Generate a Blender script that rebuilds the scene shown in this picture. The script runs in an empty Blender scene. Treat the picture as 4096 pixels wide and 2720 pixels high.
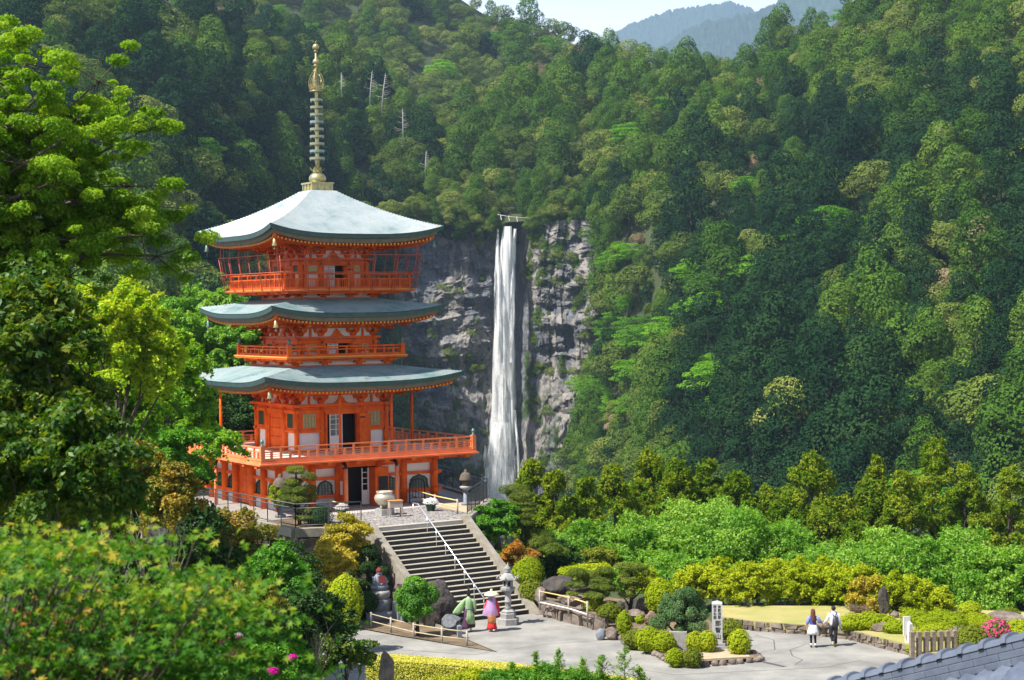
import bpy, bmesh, math, random
import numpy as np
from mathutils import Vector, Matrix
R = math.radians
scene = bpy.context.scene
col = scene.collection
rng = np.random.default_rng(7)
rnd = random.Random(5)

# ---------------------------------------------------------------- camera
FOC, PIT, ROL, CAMZ = 7000.0, .018, .0115, 14.0      # focal length in photo pixels (4096 wide)
cF = np.array([0, math.cos(PIT), -math.sin(PIT)]); cU = np.array([0, math.sin(PIT), math.cos(PIT)]); cR = np.array([1., 0, 0])
cR2 = cR*math.cos(ROL)-cU*math.sin(ROL); cU2 = cU*math.cos(ROL)+cR*math.sin(ROL)
cam_data = bpy.data.cameras.new('camera'); cam = bpy.data.objects.new('camera', cam_data); col.objects.link(cam)
cam_data.sensor_width = 36; cam_data.lens = FOC/4096*36
cam_data.clip_start = .5; cam_data.clip_end = 14000
cam.matrix_world = Matrix(((cR2[0], cU2[0], -cF[0], 0), (cR2[1], cU2[1], -cF[1], 0), (cR2[2], cU2[2], -cF[2], CAMZ), (0, 0, 0, 1)))
cam_data.dof.use_dof = True; cam_data.dof.focus_distance = 84; cam_data.dof.aperture_fstop = 4.5
scene.camera = cam
def ray(x, y): return cF+(x-2048)/FOC*cR2-(y-1360)/FOC*cU2
def at(x, y, D):                      # point seen at photo pixel (x, y), D metres away
    d = ray(x, y)*D; return np.array([d[0], d[1], d[2]+CAMZ])
def on(x, y, z=0.):                   # point of the level z seen at photo pixel (x, y)
    d = ray(x, y); t = (z-CAMZ)/d[2]; return np.array([d[0]*t, d[1]*t, z])

# ---------------------------------------------------------------- sky, sun, exposure
w = bpy.data.worlds.new("World"); scene.world = w; w.use_nodes = True
nt = w.node_tree; bg = nt.nodes['Background']
sky = nt.nodes.new('ShaderNodeTexSky'); sky.sky_type = 'NISHITA'; sky.sun_disc = False
ELEV = R(55); SUN = Vector((-.86, -.51, .0)).normalized()*math.cos(ELEV) + Vector((0, 0, math.sin(ELEV)))
sky.sun_elevation = ELEV; sky.sun_rotation = math.atan2(SUN.x, SUN.y)
sky.air_density = 1.0; sky.dust_density = 1.5; sky.ozone_density = 1.0
tcw = nt.nodes.new('ShaderNodeTexCoord'); spw = nt.nodes.new('ShaderNodeSeparateXYZ'); nt.links.new(tcw.outputs['Generated'], spw.inputs[0])
crw = nt.nodes.new('ShaderNodeValToRGB'); crw.color_ramp.elements[0].position = .16; crw.color_ramp.elements[0].color = (1, 1, 1, 1); crw.color_ramp.elements[1].position = .27; crw.color_ramp.elements[1].color = (0, 0, 0, 1); nt.links.new(spw.outputs[2], crw.inputs[0])
mxw = nt.nodes.new('ShaderNodeMix'); mxw.data_type = 'RGBA'; nt.links.new(crw.outputs[0], mxw.inputs[0]); nt.links.new(sky.outputs[0], mxw.inputs[6]); mxw.inputs[7].default_value = (12.2, 13.2, 14.6, 1)   # milky band of spring air above the ridges
nt.links.new(mxw.outputs[2], bg.inputs[0]); bg.inputs[1].default_value = .066
sl = bpy.data.lights.new('sun', 'SUN'); sl.energy = 5.0; sl.angle = R(.6); sl.color = (1, .95, .86)
so = bpy.data.objects.new('sun', sl); col.objects.link(so); so.rotation_euler = (-SUN).to_track_quat('-Z', 'Y').to_euler()
scene.view_settings.view_transform = 'Standard'; scene.view_settings.look = 'None'
scene.view_settings.exposure = .98; scene.view_settings.gamma = 1
scene.render.engine = 'CYCLES'
scene.cycles.volume_bounces = 0; scene.cycles.max_bounces = 6; scene.cycles.transparent_max_bounces = 12

# ---------------------------------------------------------------- tags, objects
def tag(o, label=None, cat=None, group=None, kind=None):
    if label: o['label'] = label
    if cat: o['category'] = cat
    if group: o['group'] = group
    if kind: o['kind'] = kind
    return o
def empty(name, loc=(0, 0, 0), rz=0, label=None, cat=None, group=None):
    o = bpy.data.objects.new(name, None); col.objects.link(o); o.location = loc; o.rotation_euler = (0, 0, rz)
    o.empty_display_size = .2
    return tag(o, label, cat, group)
def link(name, me, mats, parent=None):
    for m in (mats if isinstance(mats, (list, tuple)) else [mats]): me.materials.append(m)
    o = bpy.data.objects.new(name, me); col.objects.link(o); o.parent = parent
    return o
def dup(root, loc=None, rz=None, scale=None, label=None):
    r = root.copy(); col.objects.link(r)
    if loc is not None: r.location = loc
    if rz is not None: r.rotation_euler = (0, 0, rz)
    if scale is not None: r.scale = scale if hasattr(scale, '__len__') else (scale,)*3
    if label: r['label'] = label
    for ch in list(root.children):
        c = ch.copy(); col.objects.link(c); c.parent = r
        for g in list(ch.children):
            d = g.copy(); col.objects.link(d); d.parent = c
    return r

class MB:
    """collects shapes into one mesh"""
    def __init__(s): s.v = []; s.f = []; s.mi = []; s.sm = []; s.M = None; s.m = 0
    def add(s, vs, fs, smooth=False):
        b = len(s.v)
        for p in vs:
            p = Vector(p); s.v.append(s.M @ p if s.M is not None else p)
        for f in fs: s.f.append([b+i for i in f]); s.mi.append(s.m); s.sm.append(smooth)
    def box(s, x0, x1, y0, y1, z0, z1):
        s.add([(x0, y0, z0), (x1, y0, z0), (x1, y1, z0), (x0, y1, z0), (x0, y0, z1), (x1, y0, z1), (x1, y1, z1), (x0, y1, z1)],
              [(0, 3, 2, 1), (4, 5, 6, 7), (0, 1, 5, 4), (1, 2, 6, 5), (2, 3, 7, 6), (3, 0, 4, 7)])
    def bar(s, p, q, w, h, up=(0, 0, 1)):             # box beam from p to q
        p = Vector(p); q = Vector(q); d = (q-p)
        if d.length < 1e-6: return
        d.normalize(); up = Vector(up); sd = d.cross(up)
        if sd.length < 1e-3: sd = Vector((1, 0, 0))
        sd.normalize(); u = sd.cross(d); a = sd*(w/2); b = u*(h/2)
        s.add([p-a-b, p+a-b, p+a+b, p-a+b, q-a-b, q+a-b, q+a+b, q-a+b],
              [(0, 1, 2, 3), (7, 6, 5, 4), (0, 4, 5, 1), (1, 5, 6, 2), (2, 6, 7, 3), (3, 7, 4, 0)])
    def tube(s, pts, rad, n=8, cap=True, smooth=True):
        pts = [Vector(p) for p in pts]
        if not hasattr(rad, '__len__'): rad = [rad]*len(pts)
        b = []; prev = None
        for i, p in enumerate(pts):
            d = (pts[min(i+1, len(pts)-1)]-pts[max(i-1, 0)])
            if d.length < 1e-7: d = Vector((0, 0, 1))
            d.normalize()
            if prev is None: a = d.orthogonal().normalized()
            else:
                a = prev-d*prev.dot(d)
                a = a.normalized() if a.length > 1e-4 else d.orthogonal().normalized()
            prev = a; c = d.cross(a)
            b += [p+(a*math.cos(2*math.pi*k/n)+c*math.sin(2*math.pi*k/n))*rad[i] for k in range(n)]
        f = [(i*n+k, i*n+(k+1) % n, (i+1)*n+(k+1) % n, (i+1)*n+k) for i in range(len(pts)-1) for k in range(n)]
        if cap: f += [tuple(range(n))[::-1], tuple((len(pts)-1)*n+k for k in range(n))]
        s.add(b, f, smooth)
    def lathe(s, prof, n=16, c=(0, 0, 0), smooth=True, sq=None, rot=0):   # prof: (r, z); sq: superellipse for round-square
        vs = []
        for r, z in prof:
            for k in range(n):
                t = 2*math.pi*k/n+rot; vs.append((c[0]+r*math.cos(t), c[1]+r*math.sin(t), c[2]+z))
        m = len(prof)
        f = [(i*n+k, i*n+(k+1) % n, (i+1)*n+(k+1) % n, (i+1)*n+k) for i in range(m-1) for k in range(n)]
        f += [tuple(range(n))[::-1], tuple((m-1)*n+k for k in range(n))]
        s.add(vs, f, smooth)
    def prism(s, poly, h0, h1, axis='z'):                # poly of 2D points, extruded
        def P(a, b, h): return {'z': (a, b, h), 'y': (a, h, b), 'x': (h, a, b)}[axis]
        n = len(poly); vs = [P(a, b, h0) for a, b in poly]+[P(a, b, h1) for a, b in poly]
        s.add(vs, [tuple(range(n))[::-1], tuple(range(n, 2*n))]+[(i, (i+1) % n, n+(i+1) % n, n+i) for i in range(n)])
    def ell(s, c, r, n=12, m=8, jit=0, seed=0):
        rr = random.Random(seed); vs = []; f = []
        for i in range(m+1):
            th = math.pi*i/m
            for k in range(n):
                ph = 2*math.pi*k/n; j = 1+(rr.random()-.5)*jit
                vs.append((c[0]+r[0]*math.sin(th)*math.cos(ph)*j, c[1]+r[1]*math.sin(th)*math.sin(ph)*j, c[2]+r[2]*math.cos(th)*j))
        for i in range(m):
            for k in range(n): f.append((i*n+k, (i+1)*n+k, (i+1)*n+(k+1) % n, i*n+(k+1) % n))
        s.add(vs, f, True)
    def mesh(s, name):
        me = bpy.data.meshes.new(name); me.from_pydata([tuple(v) for v in s.v], [], s.f)
        me.polygons.foreach_set('material_index', s.mi); me.polygons.foreach_set('use_smooth', s.sm)
        me.update(); return me
    def build(s, name, mats, parent=None, fix=True, bevel=0):
        me = s.mesh(name)
        if fix:
            bm = bmesh.new(); bm.from_mesh(me); bmesh.ops.recalc_face_normals(bm, faces=bm.faces); bm.to_mesh(me); bm.free()
        o = link(name, me, mats, parent)
        if bevel:
            b = o.modifiers.new('bevel', 'BEVEL'); b.width = bevel; b.segments = 2; b.limit_method = 'ANGLE'; b.angle_limit = R(40)
        return o

# ---------------------------------------------------------------- numpy noise
def _h(ix, iy, iz, s):
    n = (ix*374761393+iy*668265263+iz*2147483647+s*1274126177) & 0xffffffff
    n = ((n ^ (n >> 13))*1274126177) & 0xffffffff
    return ((n ^ (n >> 16)) & 0xffff)/65535.0
def vnoise(x, y, z=0., s=0):
    x, y, z = np.broadcast_arrays(np.asarray(x, float), np.asarray(y, float), np.asarray(z, float))
    ix, iy, iz = np.floor(x).astype(np.int64), np.floor(y).astype(np.int64), np.floor(z).astype(np.int64)
    fx, fy, fz = x-ix, y-iy, z-iz; fx, fy, fz = [t*t*(3-2*t) for t in (fx, fy, fz)]; out = 0
    for a in (0, 1):
        for b in (0, 1):
            for c in (0, 1):
                out = out+_h(ix+a, iy+b, iz+c, s)*(fx if a else 1-fx)*(fy if b else 1-fy)*(fz if c else 1-fz)
    return out*2-1
def fbm(x, y, z=0., o=4, s=0):
    r = 0; a = 1; t = 0
    for k in range(o): r = r+a*vnoise(np.asarray(x)*2**k, np.asarray(y)*2**k, np.asarray(z)*2**k, s+k); t += a; a *= .5
    return r/t

# ---------------------------------------------------------------- materials
def newmat(name):
    m = bpy.data.materials.new(name); m.use_nodes = True; t = m.node_tree; t.nodes.clear()
    return m, t, t.nodes.new('ShaderNodeOutputMaterial')
def N(t, typ, **k):
    n = t.nodes.new(typ)
    for a, b in k.items(): setattr(n, a, b)
    return n
def ramp(t, stops, fac=None, interp='LINEAR'):
    r = N(t, 'ShaderNodeValToRGB'); e = r.color_ramp.elements; r.color_ramp.interpolation = interp
    while len(e) < len(stops): e.new(.5)
    for i, (p, c) in enumerate(stops): e[i].position = p; e[i].color = (*c, 1) if len(c) == 3 else c
    if fac is not None: t.links.new(fac, r.inputs[0])
    return r
def mat(name, c, rough=.6, c2=None, scale=3., metal=0, bump=0, bscale=20., stretch=(1, 1, 1), spec=.5, detail=6, c3=None, coord='Object', lo=.35, hi=.65):
    m, t, out = newmat(name); b = N(t, 'ShaderNodeBsdfPrincipled')
    b.inputs['Roughness'].default_value = rough; b.inputs['Metallic'].default_value = metal
    b.inputs['Specular IOR Level'].default_value = spec
    tc = N(t, 'ShaderNodeTexCoord'); mp = N(t, 'ShaderNodeMapping'); mp.inputs['Scale'].default_value = stretch
    t.links.new(tc.outputs[coord], mp.inputs[0])
    if c2:
        n = N(t, 'ShaderNodeTexNoise'); n.inputs['Scale'].default_value = scale; n.inputs['Detail'].default_value = detail; n.inputs['Roughness'].default_value = .65
        t.links.new(mp.outputs[0], n.inputs['Vector'])
        st = [(lo, c), (hi, c2)]
        if c3: st = [(lo-.06, c), (.5, c2), (hi+.06, c3)]
        r = ramp(t, st, n.outputs[0]); t.links.new(r.outputs[0], b.inputs['Base Color'])
    else: b.inputs['Base Color'].default_value = (*c, 1)
    if bump:
        n2 = N(t, 'ShaderNodeTexNoise'); n2.inputs['Scale'].default_value = bscale; n2.inputs['Detail'].default_value = 8
        t.links.new(mp.outputs[0], n2.inputs['Vector']); bu = N(t, 'ShaderNodeBump'); bu.inputs['Strength'].default_value = bump; bu.inputs['Distance'].default_value = .05
        t.links.new(n2.outputs[0], bu.inputs['Height']); t.links.new(bu.outputs[0], b.inputs['Normal'])
    t.links.new(b.outputs[0], out.inputs[0]); return m
def leafmat(name, stops, trans=.3, rough=.5, objvar=.5, gloss=.12):
    """foliage: colour ramp over a per-leaf tint plus a per-object random shift"""
    m, t, out = newmat(name)
    a = N(t, 'ShaderNodeAttribute', attribute_name='tint'); oi = N(t, 'ShaderNodeObjectInfo')
    mx = N(t, 'ShaderNodeMix', data_type='FLOAT'); mx.inputs[0].default_value = objvar
    t.links.new(a.outputs['Fac'], mx.inputs[2]); t.links.new(oi.outputs['Random'], mx.inputs[3])
    r = ramp(t, stops, mx.outputs[0])
    d = N(t, 'ShaderNodeBsdfDiffuse'); tr = N(t, 'ShaderNodeBsdfTranslucent'); g = N(t, 'ShaderNodeBsdfGlossy'); g.inputs['Roughness'].default_value = rough
    g.inputs['Color'].default_value = (.6, .7, .6, 1)
    hs = N(t, 'ShaderNodeHueSaturation'); hs.inputs['Value'].default_value = 1.5; hs.inputs['Saturation'].default_value = 1.15; hs.inputs['Hue'].default_value = .49
    t.links.new(r.outputs[0], d.inputs[0]); t.links.new(r.outputs[0], hs.inputs['Color']); t.links.new(hs.outputs[0], tr.inputs[0])
    m1 = N(t, 'ShaderNodeMixShader'); m1.inputs[0].default_value = trans; t.links.new(d.outputs[0], m1.inputs[1]); t.links.new(tr.outputs[0], m1.inputs[2])
    m2 = N(t, 'ShaderNodeMixShader'); m2.inputs[0].default_value = gloss*.12; t.links.new(m1.outputs[0], m2.inputs[1]); t.links.new(g.outputs[0], m2.inputs[2])
    t.links.new(m2.outputs[0], out.inputs[0]); return m

# ---------------------------------------------------------------- foliage meshes
def np_mesh(name, V, F, tint=None, smooth=False):
    me = bpy.data.meshes.new(name); n, k = F.shape
    me.vertices.add(len(V)); me.vertices.foreach_set('co', V.astype(np.float32).ravel())
    me.loops.add(n*k); me.loops.foreach_set('vertex_index', F.astype(np.int32).ravel())
    me.polygons.add(n); me.polygons.foreach_set('loop_start', np.arange(0, n*k, k, dtype=np.int32)); me.polygons.foreach_set('loop_total', np.full(n, k, dtype=np.int32))
    if smooth: me.polygons.foreach_set('use_smooth', np.ones(n, bool))
    if tint is not None:
        a = me.attributes.new('tint', 'FLOAT', 'FACE'); a.data.foreach_set('value', tint.astype(np.float32))
    me.update(calc_edges=True); return me
def unit(a): return a/np.maximum(np.linalg.norm(a, axis=1, keepdims=True), 1e-9)
def leaves(P, Nn, L, W, g, droop=0.):
    """diamond leaves at P, facing roughly Nn"""
    n = len(P); L = np.broadcast_to(L, n)*g.uniform(.7, 1.3, n); W = np.broadcast_to(W, n)*g.uniform(.7, 1.3, n)
    t = np.cross(Nn, g.normal(size=(n, 3))); t = unit(t); t[:, 2] -= droop; t = unit(t); s = unit(np.cross(Nn, t)); q = np.cross(t, s)
    a = t*L[:, None]/2; b = s*W[:, None]/2; f = q*(W*.18)[:, None]
    V = np.stack([P-a, P+b+f, P+a, P-b+f], 1).reshape(-1, 3)
    return V, np.arange(4*n).reshape(n, 4)
def blob_leaves(blobs, dens, L, W, g, up=.35, jit=.6, shell=.7, tj=.35, cull=True, under=.35, droop=0.):
    """leaves spread through the outer part of a set of ellipsoids (x,y,z,rx,ry,rz)"""
    B = np.array(blobs, float); Ps = []; Ns = []; Ts = []
    for i, b in enumerate(B):
        rx, ry, rz = b[3:6]; area = 4*math.pi*((rx*ry)**1.6/3+(rx*rz)**1.6/3+(ry*rz)**1.6/3)**(1/1.6)
        n = max(6, int(area*dens)); d = unit(g.normal(size=(n, 3)))
        keep = (d[:, 2] > -.35) | (g.random(n) < under); d = d[keep]; n = len(d)
        lump = 1+.13*vnoise(d[:, 0]*3+i, d[:, 1]*3, d[:, 2]*3, 3)
        r = (shell+(1.04-shell)*np.sqrt(g.random(n)))*lump
        p = b[:3]+d*b[3:6]*r[:, None]
        nn = unit(d/np.array([rx, ry, rz])*min(rx, ry, rz)); nn = unit(nn+np.array([0, 0, up])+g.normal(size=(n, 3))*jit)
        if cull and len(B) > 1:
            k = np.zeros(n, bool)
            for j in range(len(B)):
                if j == i: continue
                if np.linalg.norm(B[j, :3]-b[:3]) > B[j, 3:6].max()+b[3:6].max(): continue
                k |= (((p-B[j, :3])/(B[j, 3:6]*.72))**2).sum(1) < 1
            p = p[~k]; nn = nn[~k]
        Ps.append(p); Ns.append(nn); Ts.append(np.clip(g.random()*.55+g.random(len(p))*tj+.05, 0, 1))
    P = np.concatenate(Ps); Nn = np.concatenate(Ns); T = np.concatenate(Ts)
    V, F = leaves(P, Nn, L, W, g, droop); return V, F, T
def crown_mesh(name, blobs, dens, L, W, seed=0, **k):
    g = np.random.default_rng(seed); V, F, T = blob_leaves(blobs, dens, L, W, g, **k)
    return np_mesh(name, V, F, T)
def dome_blobs(rx, ry, h, z0, n, br, g, flat=.75, fill=.35):
    """clumps spread over a dome"""
    out = []
    for i in range(n):
        d = g.normal(size=3); d /= np.linalg.norm(d); d[2] = abs(d[2])*1.1-.25
        r = 1 if g.random() > fill else g.uniform(.3, .8)
        s = br*g.uniform(.7, 1.3)
        out.append((d[0]*rx*r*.8, d[1]*ry*r*.8, z0+h*.45+d[2]*h*.5*r, s, s, s*flat))
    return out
def cedar_blobs(rad, h, z0, n, g, top=.12):
    out = []
    for i in range(n):
        u = (i+g.random())/n; z = z0+h*u; r = rad*(1-u**1.9)**.8+rad*top*.5; a = g.uniform(0, 6.283)
        s = rad*(.44-.12*u)*g.uniform(.7, 1.35); k = g.uniform(.4, .8)
        out.append((math.cos(a)*r*k, math.sin(a)*r*k, z, s, s, s*.9))
    return out
def trunk_mb(mb, base, top, r0, r1, limbs=(), g=None, bend=.06, n=8, rl=.4):
    base = np.array(base, float); top = np.array(top, float); H = np.linalg.norm(top-base); pts = []
    k = 7; off = g.normal(size=(k+1, 3))*bend*H/3; off[0] = 0; off[:, 2] = 0
    for i in range(k+1): u = i/k; pts.append(base*(1-u)+top*u+off[i]*(u*(1.2-u)))
    rad = [r0*(1-i/k)+r1*i/k for i in range(k+1)]; rad[0] *= 1.35
    mb.tube(pts, rad, n)
    for e in limbs:
        e = np.array(e, float); u = np.clip(((e-base)@(top-base))/(H*H)-.28, .18, .95); j = int(u*k); fr = u*k-j
        s = pts[j]*(1-fr)+pts[min(j+1, k)]*fr; rr = (r0*(1-u)+r1*u)*rl*1.5
        mid = s*.55+e*.45+g.normal(size=3)*np.linalg.norm(e-s)*.09; mid[2] += np.linalg.norm(e-s)*.04
        mb.tube([s, s*.75+mid*.25+g.normal(size=3)*.02, mid, e*.6+mid*.4+g.normal(size=3)*np.linalg.norm(e-s)*.05, e], [rr, rr*.8, rr*.55, rr*.35, rr*.12], 6)
def shoot_leaves(B, n, ln, L, W, g, droop=.6, per=26):
    """leafy shoots that stick out of the crown and arch over"""
    B = np.array(B, float); c = (B[:, :3]*B[:, 3:4]).sum(0)/B[:, 3].sum(); P = []
    for k in g.integers(0, len(B), n):
        b = B[k]; d = b[:3]-c; d = d/max(np.linalg.norm(d), .01)+g.normal(size=3)*.55+np.array([0, 0, .35]); d /= np.linalg.norm(d); s = b[:3]+d*b[3:6]*.7; l = ln*g.uniform(.4, 1.4); t = g.random(per)
        P.append(s+d*(t*l)[:, None]-np.array([0, 0, 1.])*(droop*l*t*t)[:, None]+g.normal(size=(per, 3))*L*.35)
    P = np.concatenate(P); return leaves(P, unit(g.normal(size=(len(P), 3))*.7+np.array([0, 0, .6])), L, W, g)
def crown2(name, b, dens, L, W, seed, shoots=0, sl=.6, sdroop=.6, **k):
    g = np.random.default_rng(seed); V, F, T = blob_leaves(b, dens, L, W, g, **k)
    if shoots: V2, F2 = shoot_leaves(b, shoots, sl, L, W, g, sdroop); F = np.concatenate([F, F2+len(V)]); V = np.concatenate([V, V2]); T = np.concatenate([T, np.clip(np.repeat(g.random(shoots), 26)*.5+g.random(len(F2))*.4+.15, 0, 1)])
    return np_mesh(name, V, F, T)
def tree(name, loc, blobs, dens, L, W, lm, bm, label, cat='tree', group=None, seed=0, r0=.2, limbs=10, base=(0, 0, 0), topz=None, **k):
    g = np.random.default_rng(seed); o = empty(name, loc, 0, label, cat, group)
    link('crown', crown_mesh(name+'_crown', blobs, dens, L, W, seed, **k), lm, o)
    B = np.array(blobs); tz = B[:, 2].max() if topz is None else topz; tc = B[:, :2].mean(0)
    mb = MB(); idx = g.permutation(len(B))[:limbs]
    trunk_mb(mb, base, (tc[0], tc[1], tz), r0, r0*.2, [B[i, :3] for i in idx], g)
    mb.build('trunk', bm, o, fix=False); return o
# ================================================================ ground, hills, cliff, waterfall
def sstep(a, b, x): t = np.clip((x-a)/(b-a), 0, 1); return t*t*(3-2*t)
def gz(x, y):
    x = np.asarray(x, float); y = np.asarray(y, float)
    z = 0*x
    z = z+sstep(61, 8, y+.15*np.clip(-x, 0, 40))*9.6*(1-.25*sstep(6, 30, x))     # slope up to the viewpoint
    z = z+sstep(-7, -26, x)*sstep(100, 60, y)*3.0                                    # left bank
    z = z+sstep(-4, -9, x+.35*(y-82))*sstep(79, 84, y)*2.0*sstep(125, 105, y)
    z = z-sstep(86+.25*np.clip(-x, 0, 60), 330, y)*95
    return z
m_soil = mat('forest soil', (.03, .055, .012), .95, (.05, .06, .02), .4, bump=.4, bscale=3)
m_lawn = mat('lawn', (.38, .32, .13), .95, (.27, .27, .07), .9, bump=.5, bscale=60)
m_path = mat('paving', (.14, .138, .13), .9, (.235, .228, .212), .45, bump=.35, bscale=70, lo=.36, hi=.58, detail=13, c3=(.30, .29, .265))
m_sand = mat('pale sand', (.42, .34, .23), .95, (.34, .27, .18), 3, bump=.3, bscale=80)
m_bed = mat('bed soil', (.10, .075, .045), .95, (.20, .14, .08), 2, bump=.4, bscale=30)
m_joint = mat('joint', (.07, .065, .06), .9)
xs = np.concatenate([np.linspace(-1500, -90, 24), np.linspace(-80, 80, 161), np.linspace(90, 1500, 24)])
ys = np.concatenate([np.linspace(-60, 0, 13)[:-1], np.linspace(0, 130, 131), np.linspace(135, 400, 40), np.linspace(420, 6000, 30)])
X, Y = np.meshgrid(xs, ys); Z = gz(X, Y)+.12*fbm(X*.3, Y*.3, s=5)*(1-((X > -16) & (X < 30) & (Y > 56) & (Y < 90)))-.03
nx, ny = len(xs), len(ys); I = (np.arange(ny-1)[:, None]*nx+np.arange(nx-1)[None]).ravel()
tag(link('ground', np_mesh('ground', np.stack([X, Y, Z], -1).reshape(-1, 3), np.stack([I, I+1, I+1+nx, I+nx], 1), smooth=True), m_soil), kind='structure')
def sheet(name, poly, z, m, kind='structure', thick=0):
    mb = MB()
    if thick: mb.prism(poly, z-thick, z)
    else: mb.add([(a, b, z) for a, b in poly], [tuple(range(len(poly)))])
    o = mb.build(name, m); tag(o, kind=kind); return o
PATH = [(-14, 81), (-6.8, 76.6), (-4.9, 74.7), (-.69, 71.0), (-1.9, 73.6), (-2.6, 75.5), (-3.7, 77.2), (.95, 80.1), (1.85, 78.4), (3.0, 76.6), (4.0, 74.7), (6.3, 67.7), (9.68, 68.65), (9.4, 70.3), (8.7, 76.8),
        (10.3, 75.2), (12.4, 74.2), (14.0, 72.9), (15.7, 69.4), (15.5, 68.0), (24, 66.8), (40, 66), (40, 56), (-14, 56)]
sheet('path', PATH, .004, m_path)
mb = MB()
def strip(pts, w, z=.008):
    for (a, b), (c, d) in zip(pts[:-1], pts[1:]):
        l = math.hypot(c-a, d-b); nx_, ny_ = -(d-b)/l*w/2, (c-a)/l*w/2
        mb.add([(a-nx_, b-ny_, z), (c-nx_, d-ny_, z), (c+nx_, d+ny_, z), (a+nx_, b+ny_, z)], [(0, 1, 2, 3)])
g1 = [on(*p)[:2] for p in [(2030, 2600), (2200, 2575), (2440, 2560)]]; strip(g1, .035)
g1 = [on(*p)[:2] for p in [(1400, 2585), (1600, 2600), (1900, 2620), (2000, 2600)]]; strip(g1, .035)
g1 = [on(*p)[:2] for p in [(2400, 2655), (2700, 2700), (3300, 2670), (3450, 2640)]]; strip(g1, .03)
g1 = [on(*p)[:2] for p in [(3040, 2610), (3100, 2600), (3095, 2560), (3020, 2540)]]; strip(g1, .04)
g1 = [on(*p)[:2] for p in [(3180, 2660), (3210, 2640), (3170, 2625), (3160, 2600), (3220, 2580)]]; strip(g1, .04)
g1 = [on(*p)[:2] for p in [(3040, 2645), (3140, 2668)]]; strip(g1, .22)
tag(mb.build('path_joints', m_joint), kind='structure')

# hillside patches: control nets of (photo x, photo y, distance)
def patch(net, nu, nv, amp=0, fs=.02, seed=0):
    net = np.array(net, float)
    if amp and nv == 100: e = net[-1:].copy(); e[..., 1] += 900; e[..., 2] *= .94; net = np.concatenate([net, e]) if net[-1, :, 1].mean() > 1900 else net
    rv, ru = net.shape[:2]
    U = np.linspace(0, ru-1, nu); V = np.linspace(0, rv-1, nv)
    def cr(A, t):                      # Catmull-Rom along axis 0
        n = len(A); i = np.clip(np.floor(t).astype(int), 0, n-2); f = (t-i).reshape(-1, *([1]*(A.ndim-1)))
        p0, p1, p2, p3 = A[np.maximum(i-1, 0)], A[i], A[i+1], A[np.minimum(i+2, n-1)]
        return .5*((2*p1)+(-p0+p2)*f+(2*p0-5*p1+4*p2-p3)*f*f+(-p0+3*p1-3*p2+p3)*f**3)
    A = cr(net, V); A = cr(A.transpose(1, 0, 2), U).transpose(1, 0, 2)
    D = A[..., 2]; d = cF+((A[..., 0]-2048)/FOC)[..., None]*cR2-((A[..., 1]-1360)/FOC)[..., None]*cU2
    P = d*D[..., None]; P[..., 2] += CAMZ
    if amp: n = fbm(P[..., 0]*fs, P[..., 1]*fs, P[..., 2]*fs, 4, seed); P = P-d*(n*amp)[..., None]
    return P, A
def grid_mesh(name, P, m, smooth=True, kind='structure', back=True):
    if back:                            # let the slope roll over behind its crest
        r = P[0].copy(); e = r+np.array([0, 60, -8]); e2 = r+np.array([0, 260, -90]); P = np.concatenate([e2[None], e[None], P])
    h, w_ = P.shape[:2]; I = (np.arange(h-1)[:, None]*w_+np.arange(w_-1)[None]).ravel()
    o = link(name, np_mesh(name, P.reshape(-1, 3), np.stack([I, I+w_, I+w_+1, I+1], 1), smooth=smooth), m); return tag(o, kind=kind) if kind else o
BACK = [[(300, -260, 1080), (900, -260, 1080), (1500, -190, 1080), (1960, 70, 1080), (2220, 185, 1070), (2400, 250, 1060), (2700, 330, 1040)],
        [(300, 50, 950), (900, 80, 960), (1400, 150, 980), (1850, 260, 990), (2150, 320, 980), (2400, 380, 980), (2700, 480, 980)],
        [(300, 600, 860), (900, 600, 860), (1400, 600, 860), (1850, 640, 860), (2150, 660, 860), (2400, 660, 860), (2700, 700, 860)]]
LEFT = [[(-700, -200, 640), (0, -60, 620), (480, 90, 600), (850, 170, 680), (1250, 250, 800), (1500, 390, 810), (1640, 590, 760), (1740, 720, 720)],
        [(-700, 300, 520), (0, 350, 500), (450, 400, 520), (800, 430, 590), (1100, 480, 650), (1350, 590, 690), (1540, 710, 695), (1680, 790, 695)],
        [(-700, 800, 400), (0, 850, 400), (450, 850, 430), (750, 850, 500), (1000, 850, 580), (1250, 850, 640), (1450, 850, 668), (1620, 880, 674)],
        [(-700, 1500, 260), (0, 1500, 270), (450, 1500, 300), (750, 1500, 380), (1000, 1500, 470), (1250, 1500, 560), (1420, 1560, 620), (1560, 1700, 650)],
        [(-700, 2050, 230), (0, 2050, 240), (450, 2050, 270), (750, 2050, 310), (1000, 2050, 380), (1300, 2080, 470), (1560, 2120, 540), (1800, 2150, 600)]]
MID = [[(1640, 640, 780), (1850, 520, 800), (2100, 390, 830), (2430, 290, 860)],
       [(1600, 720, 720), (1880, 640, 730), (2130, 570, 735), (2420, 500, 745)],
       [(1560, 892, 672), (1860, 905, 666), (2100, 885, 664), (2400, 895, 658)]]
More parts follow.
